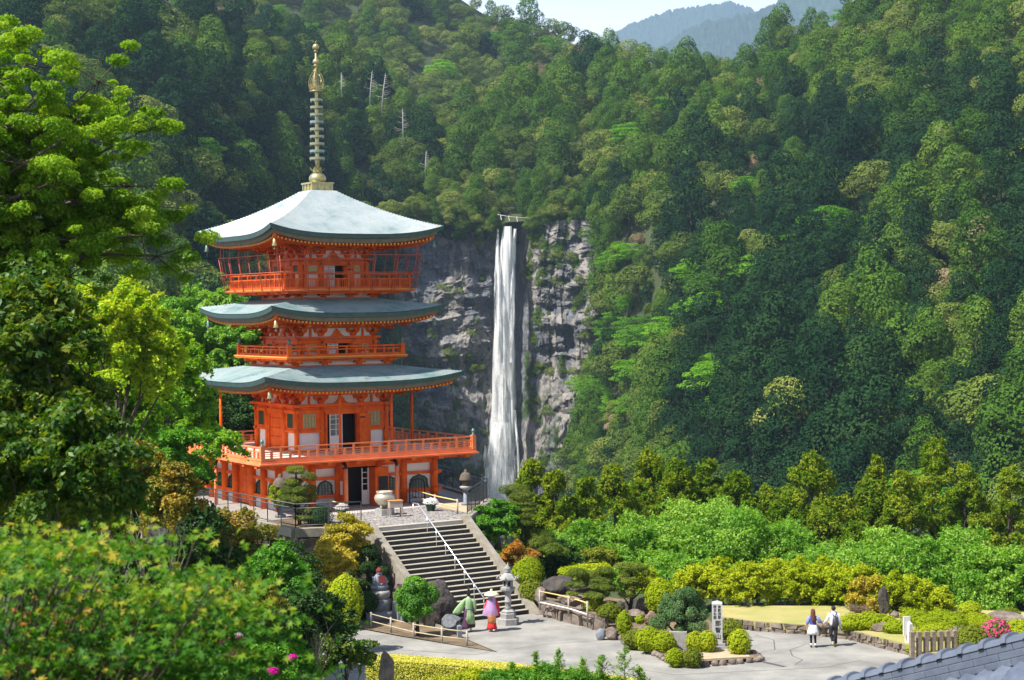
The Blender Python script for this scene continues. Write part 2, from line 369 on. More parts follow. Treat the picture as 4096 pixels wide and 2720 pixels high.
RIGHT = [[(2420, 285, 862), (2560, 345, 850), (2800, 360, 840), (3020, 290, 800), (3300, 130, 760), (3700, -250, 700), (4700, -650, 650)],
         [(2400, 500, 745), (2700, 560, 690), (3000, 600, 640), (3400, 600, 590), (3800, 500, 540), (4200, 450, 500), (4800, 400, 480)],
         [(2390, 895, 657), (2650, 1000, 600), (2950, 1100, 540), (3300, 1100, 490), (3700, 1100, 450), (4200, 1100, 410), (4800, 1100, 400)],
         [(2400, 1380, 645), (2620, 1450, 560), (2900, 1500, 460), (3300, 1500, 420), (3700, 1500, 380), (4200, 1500, 350), (4800, 1500, 340)],
         [(2270, 1960, 625), (2500, 2050, 510), (2850, 2100, 400), (3300, 2100, 350), (3700, 2100, 320), (4200, 2100, 300), (4800, 2100, 290)]]
FARS = [('far_ridge', [[(2300, 240, 7600), (2470, 130, 7600), (2650, 62, 7600), (2850, 24, 7600), (2960, 26, 7600), (3080, 90, 7600), (3300, 200, 7600)],
         [(2300, 500, 7000), (2470, 500, 7000), (2650, 500, 7000), (2850, 500, 7000), (2960, 500, 7000), (3080, 500, 7000), (3300, 500, 7000)]]),
        ('near_ridge', [[(2560, 280, 5800), (2640, 200, 5800), (2800, 110, 5800), (2930, 78, 5800), (3040, 52, 5800), (3160, 2, 5800), (3400, -80, 5800)],
         [(2560, 600, 5300), (2640, 600, 5300), (2800, 600, 5300), (2930, 600, 5300), (3040, 600, 5300), (3160, 600, 5300), (3400, 600, 5300)]])]
m_far = mat('far forest', (.012, .035, .016), .95, (.035, .07, .03), .04, detail=8, bump=1, bscale=.04)
PT = {}
for nm, net in (('back', BACK), ('left', LEFT), ('mid', MID), ('right', RIGHT)):
    P, A = patch(net, 120, 100, 7, .018, 3); grid_mesh('hillside_'+nm, P, m_soil); PT[nm] = (P, A)
for nm, net in FARS:
    P, A = patch(net, 500, 60, 0)
    P[:-2, :, 2] += (np.abs(vnoise(P[:-2, :, 0]*.05, P[:-2, :, 1]*.05, s=4))*15+np.random.default_rng(2).random(P[:-2, :, 2].shape)*9)
    grid_mesh('mountain_'+nm, P, m_far, smooth=False)

# cliff
CL = [[(1380, 905, 674), (1600, 890, 672), (1800, 896, 668), (1960, 905, 668), (2060, 928, 676), (2130, 895, 664), (2300, 880, 658), (2560, 880, 650)],
      [(1380, 1100, 668), (1600, 1100, 666), (1800, 1100, 662), (1960, 1100, 664), (2060, 1100, 672), (2130, 1100, 662), (2300, 1100, 652), (2560, 1100, 645)],
      [(1380, 1500, 660), (1600, 1500, 658), (1800, 1500, 656), (1960, 1500, 662), (2060, 1500, 668), (2130, 1500, 664), (2300, 1500, 650), (2560, 1500, 640)],
      [(1380, 2150, 640), (1600, 2150, 640), (1800, 2150, 645), (1960, 2150, 655), (2060, 2150, 660), (2130, 2150, 656), (2300, 2150, 640), (2560, 2150, 630)]]
P, A = patch(CL, 420, 420)
xx, zz = P[..., 0], P[..., 2]
wx = xx+6*fbm(xx*.03, zz*.03, s=11); wz = zz+6*fbm(xx*.03, zz*.03, s=12)
d = 2.2*fbm(wx*.025, wz*.02, s=21)+2.4*(np.floor(2.2*vnoise(wx*.09, wz*.035, s=22))/2.2)+1.9*(np.floor(3*vnoise(wx*.035, wz*.11, s=23))/3)+1.7*(np.floor(3*vnoise(wx*.32, wz*.14, s=24))/3)+1.3*(np.floor(2.5*vnoise(wx*.22, wz*.45, s=26))/2.5)+1.6*fbm(wx*.2, wz*.2, s=25)
d += 2.5*np.exp(-((zz-(CAMZ-6+4*vnoise(xx*.02, 1)))/2.5)**2)
gut = np.exp(-((A[..., 0]-2070)/55)**2); d = d*(1-.75*gut)-5*gut
P[..., 1] -= d
def rockmat(name, cols, sc=.05, stretch=(1, 1, .35), moss=(.05, .08, .02), mossamt=.6, bump=1., bs=.6, dist=.6):
    m, t, out = newmat(name); b = N(t, 'ShaderNodeBsdfPrincipled'); b.inputs['Roughness'].default_value = .9
    tc = N(t, 'ShaderNodeTexCoord'); mp = N(t, 'ShaderNodeMapping'); mp.inputs['Scale'].default_value = stretch; t.links.new(tc.outputs['Object'], mp.inputs[0])
    n = N(t, 'ShaderNodeTexNoise'); n.inputs['Scale'].default_value = sc; n.inputs['Detail'].default_value = 9; n.inputs['Roughness'].default_value = .68; t.links.new(mp.outputs[0], n.inputs['Vector'])
    r = ramp(t, [(.3+.4*i/(len(cols)-1), c) for i, c in enumerate(cols)], n.outputs[0])
    n3 = N(t, 'ShaderNodeTexNoise'); n3.inputs['Scale'].default_value = sc*.8; n3.inputs['Detail'].default_value = 8; n3.inputs['Roughness'].default_value = .7
    t.links.new(tc.outputs['Object'], n3.inputs['Vector']); r3 = ramp(t, [(mossamt, (0, 0, 0)), (mossamt+.08, (1, 1, 1))], n3.outputs[0])
    mx = N(t, 'ShaderNodeMix', data_type='RGBA'); t.links.new(r3.outputs[0], mx.inputs[0]); t.links.new(r.outputs[0], mx.inputs[6]); mx.inputs[7].default_value = (*moss, 1)
    t.links.new(mx.outputs[2], b.inputs['Base Color'])
    n2 = N(t, 'ShaderNodeTexNoise'); n2.inputs['Scale'].default_value = bs; n2.inputs['Detail'].default_value = 8; t.links.new(mp.outputs[0], n2.inputs['Vector'])
    bu = N(t, 'ShaderNodeBump'); bu.inputs['Strength'].default_value = bump; bu.inputs['Distance'].default_value = dist; t.links.new(n2.outputs[0], bu.inputs['Height']); t.links.new(bu.outputs[0], b.inputs['Normal'])
    t.links.new(b.outputs[0], out.inputs[0]); return m
m_cliff = rockmat('cliff rock', [(.035, .038, .048), (.18, .187, .21), (.09, .095, .11), (.29, .265, .24), (.11, .105, .105), (.225, .222, .23)], .075, moss=(.04, .07, .02), mossamt=.56, bump=1, bs=.5, dist=1.2)
grid_mesh('cliff', P, m_cliff, smooth=False, back=False)
CLP, CLA = P, A

# waterfall: ribbons of falling water standing off the rock
def watermat():
    m, t, out = newmat('falling water'); tc = N(t, 'ShaderNodeTexCoord'); mp = N(t, 'ShaderNodeMapping'); mp.inputs['Scale'].default_value = (1.3, .4, .11); t.links.new(tc.outputs['Object'], mp.inputs[0])
    n = N(t, 'ShaderNodeTexNoise'); n.inputs['Scale'].default_value = 1; n.inputs['Detail'].default_value = 7; n.inputs['Roughness'].default_value = .65; t.links.new(mp.outputs[0], n.inputs['Vector'])
    a = N(t, 'ShaderNodeAttribute', attribute_name='tint'); ad = N(t, 'ShaderNodeMath', operation='ADD'); t.links.new(n.outputs[0], ad.inputs[0]); t.links.new(a.outputs['Fac'], ad.inputs[1])
    r = ramp(t, [(.42, (0, 0, 0)), (.66, (1, 1, 1))], ad.outputs[0]); d = N(t, 'ShaderNodeBsdfDiffuse'); d.inputs[0].default_value = (.98, .99, 1, 1)
    tl = N(t, 'ShaderNodeBsdfTranslucent'); tl.inputs[0].default_value = (.93, .95, .97, 1); m0 = N(t, 'ShaderNodeMixShader'); m0.inputs[0].default_value = .45; t.links.new(d.outputs[0], m0.inputs[1]); t.links.new(tl.outputs[0], m0.inputs[2])
    tp = N(t, 'ShaderNodeBsdfTransparent'); m1 = N(t, 'ShaderNodeMixShader'); t.links.new(r.outputs[0], m1.inputs[0]); t.links.new(tp.outputs[0], m1.inputs[1]); t.links.new(m0.outputs[0], m1.inputs[2]); t.links.new(m1.outputs[0], out.inputs[0]); return m
m_water = watermat()
def ribbon(rows, amp=1.6, seed=0, dep=660, n=22):       # rows: photo (y, x centre, half width, density)
    rows = np.array(rows, float); yy = np.linspace(rows[0, 0], rows[-1, 0], 150); c = np.interp(yy, rows[:, 0], rows[:, 1]); hw = np.interp(yy, rows[:, 0], rows[:, 2]); de = np.interp(yy, rows[:, 0], rows[:, 3])
    u = np.linspace(-1, 1, n); Pn = []; T = []
    for i, y_ in enumerate(yy):
        for k in u:
            p = at(c[i]+k*hw[i], y_, dep-3.2*(1-k*k)*min(1, hw[i]/25)-(i/150)*6); f = vnoise(p[0]*1.1, p[2]*.05, 0, seed); p[1] -= amp*f; Pn.append(p)
    I = (np.arange(149)[:, None]*n+np.arange(n-1)[None]).ravel(); F = np.stack([I, I+n, I+n+1, I+1], 1)
    ui = (np.tile(u[:-1], 149)+.1); T = np.repeat(de[:-1], n-1)-.45*np.abs(ui)**4
    return np.array(Pn), F, T
V = []; F = []; T = []; nb = 0
for rows, dep, sd in [([(905, 2030, 17, .5), (1000, 2028, 28, .5), (1200, 2024, 38, .42), (1400, 2016, 44, .45), (1650, 2016, 50, .4), (1750, 2010, 58, .32), (1900, 2004, 66, .2), (2150, 1996, 76, .12)], 662, 1),
                      ([(915, 1992, 5, .3), (1000, 1990, 8, .28), (1150, 1988, 14, .12), (1350, 1992, 18, .1), (1500, 1996, 20, .1)], 661, 2),
                      ([(915, 2061, 6, .3), (1000, 2057, 9, .2), (1200, 2050, 15, .05), (1450, 2046, 18, .02)], 663, 3),
                      ([(1640, 2058, 8, .1), (1750, 2068, 6, .2), (1900, 2076, 9, .25), (2080, 2080, 14, .15)], 657, 4),
                      ([(1000, 2024, 42, -.1), (1400, 2016, 60, -.06), (1700, 2010, 76, -.02), (2150, 1994, 105, .0)], 652, 7), ([(1500, 2012, 66, -.12), (1800, 2004, 95, -.04), (2150, 1990, 130, .02)], 648, 8),
                      ([(1690, 1985, 8, .3), (1740, 1975, 18, .12), (1850, 1962, 24, .1), (2150, 1950, 34, .02)], 656, 5),
                      ([(1690, 2020, 30, .35), (1735, 2010, 42, .2), (1800, 2004, 44, .15), (2150, 1990, 55, .1)], 654, 6)]:
    a, b, c = ribbon(rows, seed=sd, dep=dep); V.append(a); F.append(b+nb); T.append(c); nb += len(a)
tag(link('waterfall', np_mesh('waterfall', np.concatenate(V), np.concatenate(F), np.concatenate(T), True), m_water), kind='structure')
# sacred rope across the lip
t_ = empty('sacred_rope', at(2052, 868, 655), 0, 'straw rope with white paper streamers stretched above the lip of the waterfall', 'rope')
mb = MB(); a = at(1990, 858, 655)-np.array(t_.location); b = at(2118, 872, 655)-np.array(t_.location)
mb.tube([a, a*.66+b*.34-np.array([0, 0, .3]), a*.3+b*.7-np.array([0, 0, .2]), b], .09, 6); mb.build('cord', mat('straw', (.7, .66, .5), .9), t_)
m_paper = mat('white paper', (.85, .85, .85), .8)
for k in (.1, .35, .6):
    mb = MB(); q = a*(1-k)+b*k; mb.bar(q, q+np.array([0, 0, -1.0]), .28, .1); mb.bar(q+np.array([.2, 0, -1.1]), q+np.array([.2, 0, -1.9]), .28, .1); mb.build('paper_streamer', m_paper, t_)

# ---------------------------------------------------------------- forest
def gcol(*c): return [(i/(len(c)-1), x) for i, x in enumerate(c)]
L_dark = leafmat('dark conifer leaves', gcol((.009, .03, .013), (.019, .055, .018), (.04, .085, .022)), .15, gloss=.0)
L_cedar = leafmat('cedar leaves', gcol((.03, .08, .012), (.08, .165, .02), (.18, .26, .036)), .2, gloss=0)
L_broad = leafmat('evergreen oak leaves', gcol((.055, .10, .02), (.13, .19, .033), (.31, .34, .085)), .2, gloss=0)
L_olive = leafmat('flowering oak leaves', gcol((.14, .15, .04), (.30, .28, .09), (.50, .43, .16)), .2, gloss=0)
L_tan = leafmat('tan blossom leaves', gcol((.20, .15, .08), (.32, .25, .14), (.45, .37, .22)), .2, gloss=0)
L_fresh = leafmat('fresh maple leaves', gcol((.06, .17, .015), (.11, .28, .02), (.24, .46, .04)), .35, gloss=0)
m_bark = mat('bark', (.05, .038, .028), .95, (.11, .085, .06), 6, bump=.6, bscale=30, stretch=(1, 1, .2))
m_dead = mat('bleached wood', (.5, .48, .44), .9, (.34, .32, .30), 4)
KN = {'dark': ('dark_conifer', 'dark green conifer'), 'cedar': ('cedar_tree', 'green pointed cedar'), 'broad': ('evergreen_oak', 'rounded evergreen'),
      'olive': ('flowering_oak', 'yellow flowering tree'), 'tan': ('blossoming_oak', 'tan blossoming tree'), 'fresh': ('maple_tree', 'bright green maple')}
protos = {}
for kd, lm, cnt in (('dark', L_dark, 3), ('cedar', L_cedar, 4), ('broad', L_broad, 4), ('olive', L_olive, 2), ('tan', L_tan, 1), ('fresh', L_fresh, 2)):
    protos[kd] = []
    for i in range(cnt):
        g = np.random.default_rng(hash(kd) % 7+i*31+len(kd)); s = i*17+len(kd)
        if kd in ('cedar', 'dark'):
            b = cedar_blobs(4.8+.4*i, 12.5+i*1.2, 1.5, 30, g); me = crown_mesh('forest_crown', b, 6.5, .52, .30, s, up=.25, jit=.33, shell=.86, droop=.2, tj=.25)
        elif kd == 'fresh':
            b = [(x, y, z, sx*1.35, sy*1.35, sz*.42) for x, y, z, sx, sy, sz in dome_blobs(5.5, 5.5, 11, 3, 30, 1.8, g)]; me = crown_mesh('forest_crown', b, 6.0, .5, .32, s, up=1.2, jit=.3, shell=.85)
        else:
            b = dome_blobs(6, 6, 10, 3, 24, 2.2, g, .75); me = crown_mesh('forest_crown', b, 6.2, .5, .33, s, up=.4, jit=.33, shell=.86, tj=.25)
        me.materials.append(lm); mb = MB(); trunk_mb(mb, (0, 0, -4), (0, 0, 11), .32, .08, [b[j][:3] for j in g.permutation(len(b))[:7]], g, n=6); tm = mb.mesh('forest_trunk'); tm.materials.append(m_bark)
        protos[kd].append((me, tm))
BR = [(2830, 1330, 70, 80), (3010, 1180, 60, 60), (2460, 1370, 60, 80), (2360, 1640, 90, 90), (3430, 950, 90, 50), (3330, 960, 60, 60), (3000, 815, 60, 22), (2800, 1500, 60, 40), (2850, 1720, 70, 80), (2480, 1120, 60, 50)]
def kind_at(nm, x, y, g):
    for (bx, by, a, b) in BR:
        if nm == 'right' and ((x-bx)/a)**2+((y-by)/b)**2 < 1: return 'fresh'
    if nm == 'left': p = dict(dark=.50, cedar=.16, broad=.30, olive=.02, tan=.01, fresh=.01) if y < 1100 else dict(dark=.35, cedar=.25, broad=.3, olive=.03, tan=.01, fresh=.06)
    elif nm == 'back': p = dict(dark=.08, cedar=.18, broad=.56, olive=.13, tan=.03, fresh=.02)
    elif nm == 'mid': p = dict(dark=.05, cedar=.28, broad=.50, olive=.11, tan=.02, fresh=.04)
    else:
        s = (y-600)/500+(x-2400)/3500
        if s < 0: p = dict(dark=.07, cedar=.46, broad=.35, olive=.07, tan=.03, fresh=.02)
        elif x < 2700: p = dict(dark=.08, cedar=.4, broad=.35, olive=.06, tan=.02, fresh=.09)
        else: p = dict(dark=.60, cedar=.19, broad=.165, olive=.01, tan=.02, fresh=.015)
    return g.choice(list(p), p=np.array(list(p.values()))/sum(p.values()))
cand = []
g = np.random.default_rng(12)
for nm, sp in (('left', 8.8), ('mid', 8.4), ('right', 8.8), ('back', 10.5)):
    P, A = PT[nm]; h, w_ = P.shape[:2]; e1 = P[1:, :-1]-P[:-1, :-1]; e2 = P[:-1, 1:]-P[:-1, :-1]; ar = np.linalg.norm(np.cross(e1, e2), axis=-1).ravel(); ar /= ar.sum()
    k = g.choice(len(ar), 30000, p=ar); iy, ix = k//(w_-1), k % (w_-1); fu, fv = g.random(30000)[:, None], g.random(30000)[:, None]
    Q = P[iy, ix]+(P[iy, ix+1]-P[iy, ix])*fu+(P[iy+1, ix]-P[iy, ix])*fv; QA = A[iy, ix]; cell = {}
    for q, qa in zip(Q, QA):
        if qa[0] < -250 or qa[0] > 4350 or qa[1] < -320 or qa[1] > 2450: continue
        s_ = sp*(.62 if nm == 'mid' and qa[1] > 760 else 1)
        if nm == 'right' and qa[0] < 2480 and qa[1] > 880: s_ *= .7
        c = (int(q[0]//10), int(q[1]//10), int(q[2]//10)); ok = True
        for dx in (-1, 0, 1):
            for dy in (-1, 0, 1):
                for dz in (-1, 0, 1):
                    for r_ in cell.get((c[0]+dx, c[1]+dy, c[2]+dz), ()):
                        if (r_[0]-q[0])**2+(r_[1]-q[1])**2+(r_[2]-q[2])**2 < s_*s_: ok = False; break
        if ok:
            cell.setdefault(c, []).append(q); kd = kind_at(nm, qa[0], qa[1], g)
            sc = g.choice([g.uniform(.55, .85), g.uniform(.85, 1.2), g.uniform(1.2, 1.6)], p=[.3, .45, .25])*(s_/8.8)**.7*(1.15 if kd in ('dark', 'cedar') else 1.)
            if kd in ('olive', 'tan'): sc *= .8
            cand.append((nm, q, qa, kd, int(g.integers(len(protos[kd]))), sc, g.uniform(0, 6.28)))
# small bushes clinging to the cliff
for _ in range(900):
    i, j = int(g.integers(0, 419)), int(g.integers(0, 419)); qa = CLA[i, j]; n_ = vnoise(qa[0]*.012, qa[1]*.01, 0, 77)
    if abs(qa[0]-2035) < 75: continue
    if n_ < .0 and not (qa[0] < 1960 and qa[1] > 1420): continue
    if qa[1] < 1380 and qa[0] < 1960 and g.random() < .7: continue
    cand.append(('cliff', CLP[i, j]-np.array([0, -1, 2.0]), qa, 'broad' if g.random() < .5 else 'cedar', 0, g.uniform(.2, .55), g.uniform(0, 6.28)))
for _ in range(150):
    px = g.uniform(1380, 2440); 
    if 1985 < px < 2120: continue
    qa = np.array([px, g.uniform(845, 925), 664-6*g.random()]); cand.append(('cliff', at(*qa)-np.array([0, -2, 2.5]), qa, 'broad' if g.random() < .6 else 'cedar', int(g.integers(2)), g.uniform(.3, .75), g.uniform(0, 6.28)))
# the trees that show largest stand as things of their own, the rest as one wood per hillside
def showing(c): return c[5]/c[2][2]*(1 if (0 < c[2][0] < 4096 and 0 < c[2][1] < 2000 and c[0] not in ('back', 'cliff')) else 0)*(0 if (c[2][0] < 1000 and c[2][1] > 1050) else 1)*(0 if c[2][1] > 1950 else 1)
cand.sort(key=showing, reverse=True)
IND = 290; made = {}; cnt = {}
side = {'left': 'on the shaded slope left of the waterfall', 'mid': 'on the slope above the waterfall', 'right': 'on the hillside right of the waterfall'}
for c in cand[:IND]:
    nm, q, qa, kd, pi, sc, rz = c; me, tm = protos[kd][pi]
    xw = ('by the left edge', 'above the leftmost tree', 'far left of the spire', 'left of the spire', 'right of the spire', 'left of the waterfall', 'above the waterfall', 'beside the cliff', 'right of the cliff', 'left of centre right', 'in the middle right', 'right of centre right', 'near the right side', 'by the right edge')[int(np.searchsorted([250, 550, 900, 1250, 1600, 1900, 2200, 2450, 2700, 2950, 3250, 3550, 3850], qa[0]))]
    yw = ('at the top', 'near the top', 'in the upper part', 'just above the middle', 'in the middle', 'just below the middle', 'in the lower part', 'at the foot')[int(np.searchsorted([150, 380, 620, 860, 1100, 1350, 1650], qa[1]))]
    lab = '%s %s %s of the slope %s' % ('small' if sc < .85 else 'medium' if sc < 1.25 else 'large', KN[kd][1], yw, xw)
    o = empty(KN[kd][0], q-np.array([0, 0, 1.5]), rz, lab, 'tree', 'hillside %s trees' % (kd if kd != 'broad' else 'evergreen')); o.scale = (sc, sc, sc*(1.0 if kd in ('dark', 'cedar') else .95))
    a = bpy.data.objects.new('crown', me); col.objects.link(a); a.parent = o; b = bpy.data.objects.new('trunk', tm); col.objects.link(b); b.parent = o
    made.setdefault((kd, pi), (a, b))
allk = [(kd, i) for kd in protos for i in range(len(protos[kd]))]
rest = [c for c in cand[IND:] if (c[3], c[4]) in made]
order = [k for k in allk if k in made]
def forest(name, items, order):
    me = bpy.data.meshes.new(name); me.vertices.add(len(items)); me.vertices.foreach_set('co', np.array([c[1]-np.array([0, 0, 1.5*c[5]]) for c in items], np.float32).ravel())
    for an, ty, va in (('kd', 'INT', [order.index((c[3], c[4])) for c in items]), ('sc', 'FLOAT', [c[5] for c in items]), ('rz', 'FLOAT', [c[6] for c in items])):
        a = me.attributes.new(an, ty, 'POINT'); a.data.foreach_set('value', va)
    o = bpy.data.objects.new(name, me); col.objects.link(o); tag(o, kind='stuff')
    ng = bpy.data.node_groups.new(name, 'GeometryNodeTree'); ng.interface.new_socket('Geometry', in_out='INPUT', socket_type='NodeSocketGeometry'); ng.interface.new_socket('Geometry', in_out='OUTPUT', socket_type='NodeSocketGeometry')
    gi, go = ng.nodes.new('NodeGroupInput'), ng.nodes.new('NodeGroupOutput'); ip = ng.nodes.new('GeometryNodeInstanceOnPoints'); jn = ng.nodes.new('GeometryNodeJoinGeometry')
    for k in reversed(order):
        oi = ng.nodes.new('GeometryNodeObjectInfo'); oi.inputs['Object'].default_value = made[k][0]; oi.inputs['As Instance'].default_value = True; oi.transform_space = 'ORIGINAL'
        ng.links.new(oi.outputs['Geometry'], jn.inputs[0])
    def na(nm_, ty):
        n = ng.nodes.new('GeometryNodeInputNamedAttribute'); n.data_type = ty; n.inputs[0].default_value = nm_; return n.outputs[0]
    ng.links.new(gi.outputs[0], ip.inputs['Points']); ng.links.new(jn.outputs[0], ip.inputs['Instance']); ip.inputs['Pick Instance'].default_value = True
    ng.links.new(na('kd', 'INT'), ip.inputs['Instance Index'])
    cx = ng.nodes.new('ShaderNodeCombineXYZ'); ng.links.new(na('rz', 'FLOAT'), cx.inputs[2]); er = ng.nodes.new('FunctionNodeEulerToRotation'); ng.links.new(cx.outputs[0], er.inputs[0]); ng.links.new(er.outputs[0], ip.inputs['Rotation'])
    ng.links.new(na('sc', 'FLOAT'), ip.inputs['Scale']); ng.links.new(ip.outputs[0], go.inputs[0])
    md = o.modifiers.new('wood', 'NODES'); md.node_group = ng; return o
for nm, title in (('left', 'forest_left_slope'), ('mid', 'forest_above_falls'), ('right', 'forest_right_slope'), ('back', 'forest_back_ridge'), ('cliff', 'cliff_shrubs')):
    it = [c for c in rest if c[0] == nm]
    print(nm, len(it))
    if it: forest(title, it, order)
def snag(x, y, D, h, lean=0):
    o = empty('dead_tree', at(x, y, D), 0, None, 'tree', 'bleached dead trees left of the waterfall'); mb = MB(); g = np.random.default_rng(int(x)); top = np.array([lean, 0, h])
    mb.tube([(0, 0, -2), top*.5, top], [.26, .17, .05], 6)
    for k in range(13):
        u = .25+.72*k/13; p = top*u; s_ = 1 if g.random() > .25 else -1; L_ = h*.33*(1.1-u)*g.uniform(.7, 1.2)
        mb.tube([p, p+np.array([s_*L_*.6, 0, L_*.05]), p+np.array([s_*L_, g.normal(), L_*.3])], [.08, .06, .03], 5)
    mb.build('trunk', m_dead, o); return o
for x, y, D, h, le, lb in ((1478, 395, 560, 9, 1, 'bleached bare dead tree, leftmost of the white pair right of the spire'), (1525, 430, 560, 11, 1.5, 'bleached bare dead tree, right one of the white pair right of the spire'),
                           (1612, 555, 575, 10, 0, 'thin bleached dead trunk standing below the white pair'), (1700, 690, 600, 7.5, .5, 'small bleached dead tree just above the left cliff edge'), (1366, 365, 560, 6, 0, 'short bleached dead tree nearest the spire')):
    snag(x, y, D, h, le)['label'] = lb
# thin air between the viewer and the hills
def haze(dens):
    mb = MB(); mb.box(-3500, 5000, -70, 9000, -120, 1700); o = mb.build('haze', [], fix=True); m, t, out = newmat('haze'); v = N(t, 'ShaderNodeVolumePrincipled')
    v.inputs['Color'].default_value = (.50, .70, 1, 1); v.inputs['Density'].default_value = dens; v.inputs['Anisotropy'].default_value = .2
    t.links.new(v.outputs[0], out.inputs['Volume']); o.data.materials.append(m); tag(o, kind='stuff')
haze(.00010)
# ================================================================ pagoda
TH = 1.023; PC = Vector((-10.44, 95.0, 3.8))
RED = mat('vermilion paint', (.84, .145, .006), .55, (.60, .085, .010), 2.2, bump=.05, bscale=12, spec=.15, detail=9)
RED2 = mat('sunbleached vermilion paint', (.84, .26, .10), .6, (.74, .19, .07), 1.5, bump=.08, bscale=14, spec=.3)
YEL = mat('ochre paint', (.78, .33, .04), .55, (.70, .26, .03), 3)
WHT = mat('plaster', (.78, .76, .74), .85, (.70, .68, .66), 1.5, bump=.05)
GRYP = mat('blue grey plaster', (.50, .53, .58), .85, (.44, .46, .50), 2)
DARK = mat('dark interior', (.008, .007, .007), .9)
IRON = mat('black iron', (.012, .012, .014), .45, metal=.3)
GRN = mat('green lattice', (.035, .07, .03), .6, (.05, .09, .035), 6)
GOLDL = mat('gilded lattice bars', (.42, .36, .14), .5, (.6, .55, .3), 9)
GLASS = mat('window glass', (.10, .14, .16), .12, (.22, .27, .29), 2, spec=.8)
BRN = mat('weathered brown eave boards', (.13, .10, .075), .7, (.20, .155, .12), 5)
GOLD = mat('old gilt bronze', (.62, .46, .13), .38, (.40, .34, .16), 4, metal=.55, c3=(.20, .30, .26))
GRNB = mat('green bronze', (.10, .19, .16), .5, (.16, .22, .16), 6, metal=.4)
DECK = mat('pale deck boards', (.66, .55, .48), .7, (.58, .48, .42), 2, stretch=(1, 6, 1))
def coppermat(st=None, sc=.55):
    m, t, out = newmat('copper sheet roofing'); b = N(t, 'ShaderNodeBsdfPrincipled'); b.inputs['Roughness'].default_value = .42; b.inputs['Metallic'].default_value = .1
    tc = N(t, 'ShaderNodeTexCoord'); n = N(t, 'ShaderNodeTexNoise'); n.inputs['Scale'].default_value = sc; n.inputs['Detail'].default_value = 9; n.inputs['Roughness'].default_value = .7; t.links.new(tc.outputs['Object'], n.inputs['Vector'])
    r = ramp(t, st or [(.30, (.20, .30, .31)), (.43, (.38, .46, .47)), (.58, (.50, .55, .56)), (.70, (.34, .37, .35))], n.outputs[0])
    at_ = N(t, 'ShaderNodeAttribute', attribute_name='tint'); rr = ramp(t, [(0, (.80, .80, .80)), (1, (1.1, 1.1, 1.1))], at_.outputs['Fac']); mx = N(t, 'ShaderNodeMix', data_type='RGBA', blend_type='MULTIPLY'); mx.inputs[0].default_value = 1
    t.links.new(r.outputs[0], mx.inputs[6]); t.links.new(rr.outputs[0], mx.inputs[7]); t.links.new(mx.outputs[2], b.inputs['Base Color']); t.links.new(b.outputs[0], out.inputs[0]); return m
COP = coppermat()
EDGE = mat('green copper edge', (.035, .075, .075), .5, (.06, .11, .11), 3, metal=.2)
pag = empty('pagoda', PC, math.pi/2-TH, 'three-storey vermilion pagoda with blue-grey copper roofs and a gilt spire', 'pagoda')
def P_(mb, name, m, parent=None, **k): return mb.build(name, m, parent or pag, **k)
def side(k): return Matrix.Rotation(-k*math.pi/2, 4, 'Z')
NM = {0: 'front', 1: 'left'}

